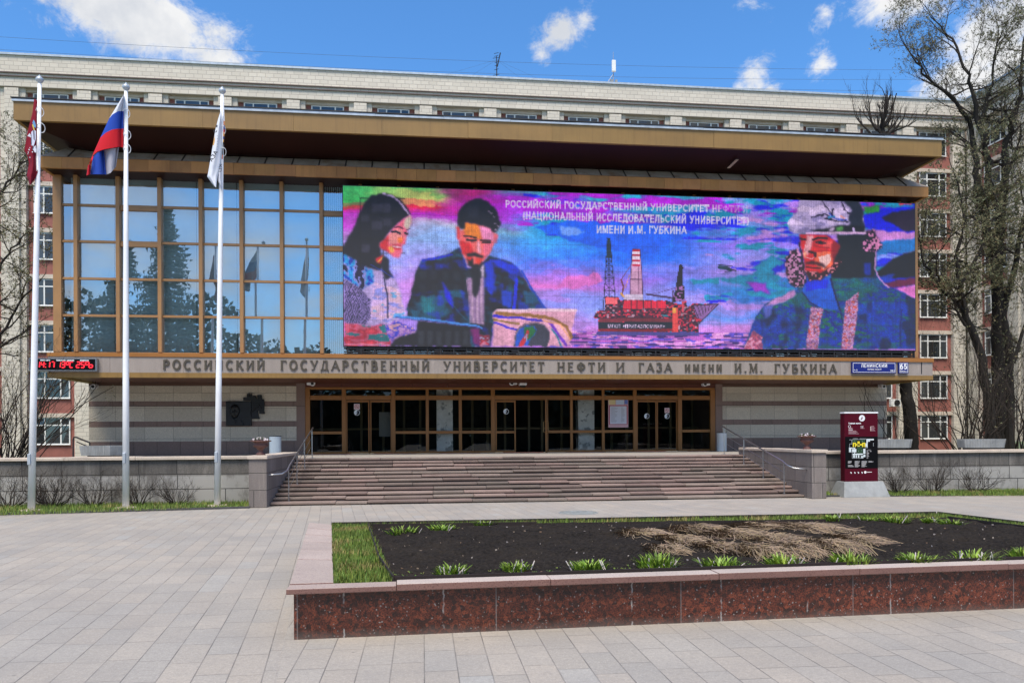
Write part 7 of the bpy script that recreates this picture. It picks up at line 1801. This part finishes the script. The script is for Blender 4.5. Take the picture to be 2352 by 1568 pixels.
# ------------------------------------------------------------------ manhole, kerbs, grass strips
p = atz(1328, 1177, 0); mh = thing('manhole_cover', 'round iron manhole cover in the paving in front of the steps', 'manhole cover', (p.x, p.y, 0)); rr = .46
b_ = MB(); b_.lathe([(rr, .002), (rr, .008), (rr * .93, .010), (rr * .93, .004)], (p.x, p.y, 0), 30); b_.build('ring', M['concrete'], mh)
b_ = MB(); b_.lathe([(0, .006), (rr * .91, .006), (rr * .91, .003)], (p.x, p.y, 0), 30)
b_.build('lid', mat('dusty_iron_lid', (.24, .265, .25), .6, .2, .4, 9.0), mh)
b_ = MB()
for k in range(-4, 5): 
    l_ = math.sqrt(max(0, (rr * .8) ** 2 - (k * .085) ** 2)); b_.box(p.x - l_, p.x + l_, p.y + k * .085 - .016, p.y + k * .085 + .016, .0065, .013)
b_.build('tread_bars', M['concrete'], mh)
kl0, kl1 = atz(0, 1183, 0), atz(573, 1167, 0); kl0 = kl1 + (kl0 - kl1) * 3
kr0, kr1 = atz(1886, 1141, 0), atz(2352, 1137, 0); kr1 = kr0 + (kr1 - kr0) * 3
for a, b, x_in in ((kl0, kl1, SX0 - .44), (kr0, kr1, SX1 + .42)):
    k_ = MB(); d = (b - a).normalized(); n = Vector((-d.y, d.x, 0)) * .08
    k_.slab([(a.x, a.y), (b.x, b.y), ((b + n).x, (b + n).y), ((a + n).x, (a + n).y)], -.01, .05); tag(k_.build('kerb', M['kerb']), kind='structure')
    P = [a + n, b + n, Vector((b.x, 21.49, 0)), Vector((a.x, 21.49, 0))]
    t2 = MB(); t2.face([(q.x, q.y, .03) for q in P]); tag(t2.build('lawn_strip', M['turf']), kind='structure')
    g2 = MB(); vis = [Vector((max(-14, min(19, q.x)), q.y, 0)) for q in P]; blades(g2, vis, 11000, .10, .03, 9, .009, .05); tag(g2.build('lawn_grass', M['grass']), kind='stuff')

# ------------------------------------------------------------------ bare shrubs and trees
def branch(mb, lf, p, d, L, r, lvl, r2, up=.12, spread=.55, nseg=5, leafn=3, leafs=.05, kids=(5, 4, 4), twist=.16, tips=None):
    pts, rad = [Vector(p)], [r]; d = Vector(d).normalized(); q = Vector(p)
    for k in range(nseg):
        d = (d + Vector((r2.gauss(0, twist), r2.gauss(0, twist), r2.gauss(0, twist) + up * .35))).normalized()
        q = q + d * L / nseg; pts.append(q.copy()); rad.append(r * (1 - .68 * (k + 1) / nseg))
    mb.tube(pts, rad, 7 if r > .06 else 5 if r > .02 else 3, cap=False)
    if lvl <= 0:
        for k in range(leafn):
            if lf is not None:
                t_ = r2.uniform(.3, 1); i_ = min(nseg - 1, int(t_ * nseg)); c = pts[i_].lerp(pts[i_ + 1], t_ * nseg - i_); s_ = leafs * r2.uniform(.5, 1.3)
                for w in range(2):
                    a = Vector((r2.gauss(0, 1), r2.gauss(0, 1), r2.gauss(0, 1))).normalized(); b = a.cross(Vector((r2.gauss(0, 1), r2.gauss(0, 1), r2.gauss(0, 1)))).normalized(); e = c + a * s_ * .8
                    g_ = r2.uniform(.45, 1.5); lf.face([e - a * s_, e + b * s_ * .38, e + a * s_, e - b * s_ * .38], (g_ * r2.uniform(.75, 1.25), g_, g_))
        return
    for k in range(kids[min(lvl, len(kids)) - 1]):
        t_ = r2.uniform(.25, 1.0); i_ = min(nseg - 1, int(t_ * nseg)); c = pts[i_].lerp(pts[i_ + 1], t_ * nseg - i_); dd = (pts[i_ + 1] - pts[i_]).normalized()
        sd = Vector((r2.gauss(0, 1), r2.gauss(0, 1), r2.gauss(0, .7))); sd = (sd - dd * sd.dot(dd)).normalized()
        nd = (dd * r2.uniform(.5, 1.0) + sd * spread * r2.uniform(.7, 1.4) + Vector((0, 0, up))).normalized()
        branch(mb, lf, c, nd, L * r2.uniform(.42, .68), max(.0035, rad[i_] * r2.uniform(.42, .62)), lvl - 1, r2, up, spread, max(3, nseg - 1), leafn, leafs, kids, twist)
def tree(name, label, cat, stems, lvl, seed, leafs, leafn, kids, up=.15, spread=.6, group=None, crown=(.45, 1.0), nb=7, bl=2.6, leafmat='bud'):
    """stems: list of ([(px, py, Y), ...], r0, r1) followed by procedural branches"""
    r2 = random.Random(seed); base = at(*stems[0][0][0]); o = thing(name, label, cat, tuple(base), group)
    tb_, br, lf = MB(), MB(), MB()
    for pts, r0, r1, *opt in stems:
        P = [at(*q) for q in pts]; S = []
        for i in range(len(P) - 1):
            for k in range(4): S.append(P[i].lerp(P[i + 1], k / 4) + Vector((r2.gauss(0, .03), r2.gauss(0, .05), 0)) * (1 if (i or k) else 0))
        S.append(P[-1]); n = len(S)
        rad = [r0 + (r1 - r0) * (i / (n - 1)) ** .85 for i in range(n)]
        tb_.tube(S, rad, 10, cap=False)
        c0, c1 = opt[0] if opt else crown; m = opt[1] if len(opt) > 1 else nb
        for k in range(m):
            t_ = c0 + (c1 - c0) * (k + r2.random()) / m; i_ = min(n - 2, int(t_ * (n - 1))); c = S[i_].lerp(S[i_ + 1], t_ * (n - 1) - i_); a = r2.uniform(0, 6.28)
            d = Vector((math.cos(a), math.sin(a) * .8, r2.uniform(.1, .9)))
            branch(br, lf, c, d, bl * r2.uniform(.6, 1.2) * (1.15 - .4 * t_), rad[i_] * r2.uniform(.3, .5) + .012, lvl, r2, up, spread, 5, leafn, leafs, kids)
        branch(br, lf, S[-1], S[-1] - S[-2], bl * .7, r1 * .9, lvl, r2, up, spread, 5, leafn, leafs, kids)
    tb_.build('trunk', M['bark'], o, smooth=True); br.build('branches', M['twig'], o)
    if lf.f: lf.build('buds', M[leafmat], o)
    return o
YT = 33.0
tree('budding_tree', 'tallest dark tree at the right edge with several upright stems and sprouting leaves', 'tree',
     [([(2303, 1046, YT), (2296, 918, YT), (2292, 771, YT), (2289, 615, YT), (2300, 500, YT), (2306, 418, YT), (2309, 328, YT), (2328, 275, YT), (2345, 200, YT - .3), (2352, 90, YT - .4)], .40, .045, (.45, 1), 13),
      ([(2318, 1046, YT - .3), (2317, 797, YT - .3), (2303, 725, YT - .2), (2345, 560, YT - .5), (2368, 400, YT - .8), (2400, 250, YT - 1)], .24, .04, (.5, 1), 6),
      ([(2289, 615, YT), (2262, 500, YT + .3), (2243, 412, YT + .4), (2240, 353, YT + .4), (2228, 281, YT + .5), (2190, 225, YT + .4), (2130, 180, YT + .2), (2095, 130, YT)], .22, .03, (.3, 1), 9),
      ([(2262, 500, YT + .3), (2272, 375, YT + .2), (2250, 297, YT), (2237, 225, YT), (2222, 175, YT), (2187, 90, YT + .3), (2150, 50, YT + .4)], .17, .025, (.35, 1), 9),
      ([(2250, 297, YT), (2268, 220, YT - .2), (2285, 130, YT - .3), (2292, 60, YT - .4)], .10, .022, (.2, 1), 6)],
     3, 21, .036, 4, (4, 6, 7), .16, .66, bl=2.8)
tree('budding_tree', 'leaning tree with green haze of young leaves in front of the tall dark tree', 'tree',
     [([(2277, 1046, YT - 1.2), (2268, 900, YT - 1.2), (2250, 800, YT - 1.2), (2212, 709, YT - 1.2), (2204, 656, YT - 1.2), (2197, 590, YT - 1.1), (2215, 500, YT - 1), (2200, 420, YT - 1)], .25, .035, (.32, 1), 14),
      ([(2214, 715, YT - 1.2), (2156, 655, YT - 1.2), (2125, 610, YT - 1.3), (2112, 540, YT - 1.3)], .11, .025, (.1, 1), 8),
      ([(2268, 900, YT - 1.2), (2330, 830, YT - 1.5), (2370, 700, YT - 1.6), (2350, 560, YT - 1.6)], .12, .03, (.3, 1), 7),
      ([(2204, 656, YT - 1.2), (2260, 560, YT - 1.4), (2290, 470, YT - 1.4), (2275, 410, YT - 1.5)], .10, .025, (.2, 1), 9)],
     3, 33, .038, 9, (4, 6, 6), .07, .78, bl=2.5)
tree('leaning_trunk', 'black bare trunk leaning left beside the right corner of the pavilion', 'tree',
     [([(2097, 1046, 31.6), (2087, 930, 31.6), (2078, 868, 31.6), (2066, 780, 32.3), (2050, 640, 33.2), (2034, 450, 34.2), (2028, 330, 34.6), (2026, 290, 34.6)], .30, .13, (.86, 1), 12)], 3, 8, .05, 0, (3, 4, 4), .45, .45, bl=2.1)
tree('bare_tree', 'bare spring tree reaching in from the left edge with tiny buds', 'tree',
     [([(-70, 1040, 30), (-62, 900, 30), (-50, 780, 30), (-40, 640, 30), (-35, 480, 30)], .22, .06, (.3, 1), 9),
      ([(-60, 880, 30), (0, 770, 29.8), (50, 690, 29.6), (95, 640, 29.6)], .07, .02, (.3, 1), 7),
      ([(-52, 800, 30), (0, 606, 30), (40, 560, 30), (75, 525, 30)], .06, .018, (.3, 1), 7),
      ([(-45, 700, 30), (0, 450, 30), (40, 390, 30), (62, 355, 30)], .06, .018, (.3, 1), 8)], 3, 55, .035, 3, (4, 5, 5), .12, .62, bl=1.9)
def shrub(name, label, px, py, Y, hgt, wid, n, seed, lvl=2, z=None, group=None, up=.3, lf=False, cat='shrub'):
    r2 = random.Random(seed); n = int(n * r2.uniform(1.1, 1.7)); wid *= r2.uniform(1.0, 1.7); hgt *= r2.uniform(.8, 1.15); p = at(px, py, Y); zb_ = .03 if z is None else z; o = thing(name, label, cat, (p.x, Y, zb_), group); br, l_ = MB(), MB()
    for k in range(n):
        a = r2.uniform(0, 6.28); e = r2.uniform(.15, 1.0); d = Vector((math.cos(a) * wid / hgt * e, math.sin(a) * .5 * e, .75)).normalized()
        branch(br, l_ if lf else None, (p.x + math.cos(a) * .12, Y + math.sin(a) * .1, zb_), d, hgt * r2.uniform(.55, 1.05), r2.uniform(.009, .016) * (hgt ** .5), lvl, r2, up, .6, 5, 2, .035, (3, 3), .2)
    br.build('branches', M['twig'], o)
    if l_.f: l_.build('leaves', M['bud'], o)
gl = 'bare shrubs in front of the left wall'; gr2 = 'bare shrubs in front of the right wall'
shrub('bare_shrub', 'bare twiggy shrub at the left edge beside the first flagpole', 20, 1165, 20.9, .75, .8, 22, 1, group=gl)
shrub('bare_shrub', 'dense tangled bare shrub between the first and second flagpoles', 120, 1165, 21.0, .95, .9, 34, 2, group=gl)
shrub('bare_shrub', 'smaller bare shrub just left of the second flagpole', 215, 1163, 21.1, .8, .7, 22, 3, group=gl)
shrub('bare_shrub', 'bare shrub just right of the second flagpole', 315, 1160, 21.1, .75, .75, 20, 4, group=gl)
shrub('bare_shrub', 'low bare shrub between the second and third flagpoles', 405, 1158, 21.1, .55, .8, 18, 5, group=gl)
shrub('bare_shrub', 'low bare shrub right beside the map stele', 2062, 1138, 20.9, .7, .7, 20, 6, group=gr2)
shrub('bare_shrub', 'bare shrub in the middle of the right wall', 2140, 1137, 20.95, .8, .75, 20, 7, group=gr2)
shrub('bare_shrub', 'spiky bare shrub near the right edge', 2242, 1136, 20.95, .9, .7, 20, 9, group=gr2)
shrub('tall_shrub', 'dark bushy shrub behind the wall at the left edge', 5, 1040, 28.5, 4.6, 2.4, 34, 11, 2, .03, 'tall shrubs behind the walls', .35, True)
shrub('tall_shrub', 'thin upright shrub behind the right concrete planter', 2225, 1010, 29.5, 6.0, 2.6, 24, 12, 2, .03, 'tall shrubs behind the walls', .35, True)
shrub('tall_shrub', 'arching bare shrub behind the wall at the far right edge', 2345, 1010, 29, 6.0, 2.4, 22, 13, 2, .03, 'tall shrubs behind the walls', .3, True)
shrub('tall_shrub', 'thin shrub stems behind the planter under the leaning trunk', 2052, 1010, 29.0, 4.2, .9, 8, 14, 2, .03, 'tall shrubs behind the walls', .4, False)

# ------------------------------------------------------------------ trees across the plaza, seen mirrored in the glazing
def spruce(x, y, hgt, rw, seed, label):
    r2 = random.Random(seed); o = thing('spruce', label, 'spruce', (x, y, 0), 'spruces across the plaza'); t_ = MB(); t_.tube([(x, y, 0), (x, y, hgt)], [.3, .02], 8); t_.build('trunk', M['bark'], o)
    n = MB(); z = 2.0
    while z < hgt - .2:
        rr = rw * (1 - z / hgt) ** .85 * r2.uniform(.75, 1.1) + .12; m = int(7 + rr * 2.2); a0 = r2.uniform(0, 6)
        for k in range(m):
            a = a0 + 6.28 * k / m + r2.uniform(-.2, .2); L = rr * r2.uniform(.7, 1.15); dz = -.28 * L
            for s_ in range(7):
                f_ = (s_ + r2.random()) / 7; c = Vector((x + math.cos(a) * L * f_, y + math.sin(a) * L * f_, z + dz * f_ + .15 * L * f_ * f_)); w = .28 * (1.15 - f_) + .1; ca_, sa_ = math.cos(a), math.sin(a); g_ = r2.uniform(.5, 1.4)
                n.face([c + Vector((-sa_ * w, ca_ * w, -.14)), c + Vector((ca_ * .30, sa_ * .30, -.05)), c + Vector((sa_ * w, -ca_ * w, -.18)), c + Vector((-ca_ * .22, -sa_ * .22, .1))], (g_, g_, g_))
                n.face([c, c + Vector((-sa_ * .15, ca_ * .15, -.45 * r2.uniform(.5, 1.2))), c + Vector((ca_ * .15, sa_ * .15, -.2))], (g_ * .8,) * 3)
        z += .34 + .02 * (hgt - z)
    n.build('crown', M['needle'], o)
spruce(-22.5, -14, 24, 4.6, 1, 'tall spruce across the plaza mirrored in the middle panes'); spruce(-27, -17, 20, 4.2, 2, 'shorter spruce across the plaza mirrored in the left panes'); pass
for k, (x, y, h_) in enumerate([(-12, -26, 9), (0, -28, 10), (10, -24, 9), (20, -27, 11), (32, -25, 12), (44, -27, 12)]):
    r2 = random.Random(900 + k); o = thing('bare_tree', ['bare tree across the plaza left of the door reflections', 'bare tree across the plaza facing the left doors', 'bare tree across the plaza facing the middle doors', 'bare tree across the plaza facing the right doors', 'bare tree across the plaza facing the right wall', 'bare tree across the plaza beyond the right corner'][k], 'tree', (x, y, 0), 'bare trees across the plaza')
    tb_, br = MB(), MB(); tb_.tube([(x, y, 0), (x + .2, y, h_ * .4), (x, y + .2, h_ * .75)], [.3, .22, .08], 8); tb_.build('trunk', M['bark'], o)
    for q in range(16): a = r2.uniform(0, 6.28); branch(br, None, (x + .1, y, h_ * r2.uniform(.25, .75)), (math.cos(a), math.sin(a), .7), h_ * .4, .07, 2, r2, .15, .6, 4, 0, .05, (4, 5))
    br.build('branches', M['twig'], o)
b_ = MB(); r2 = random.Random(5)
for k in range(30000):
    x = r2.uniform(-75, 75); hmax = 12.0 + 7.0 * max(0, min(1, (-14 - x) / 14)) + 2.5 * mn.noise(Vector((x * .13, 0, 0))) + 2.0 * mn.noise(Vector((x * .5, 3, 0))); z = hmax * r2.random() ** .8; y = -44 + r2.uniform(-3, 3); s_ = r2.uniform(.18, .48) if z > 7 else r2.uniform(.5, 1.1); a = Vector((r2.gauss(0, 1), r2.gauss(0, 1), r2.gauss(0, 1))).normalized() * s_; c = Vector((x, y, z)); b = a.cross(Vector((r2.gauss(0, 1), r2.gauss(0, 1), r2.gauss(0, 1)))).normalized() * s_; g_ = r2.uniform(.5, 1.5)
    b_.face([c - a, c + b, c + a, c - b], (g_ * 1.3, g_ * 1.1, g_))
tag(b_.build('distant_trees', M['needle']), kind='stuff')
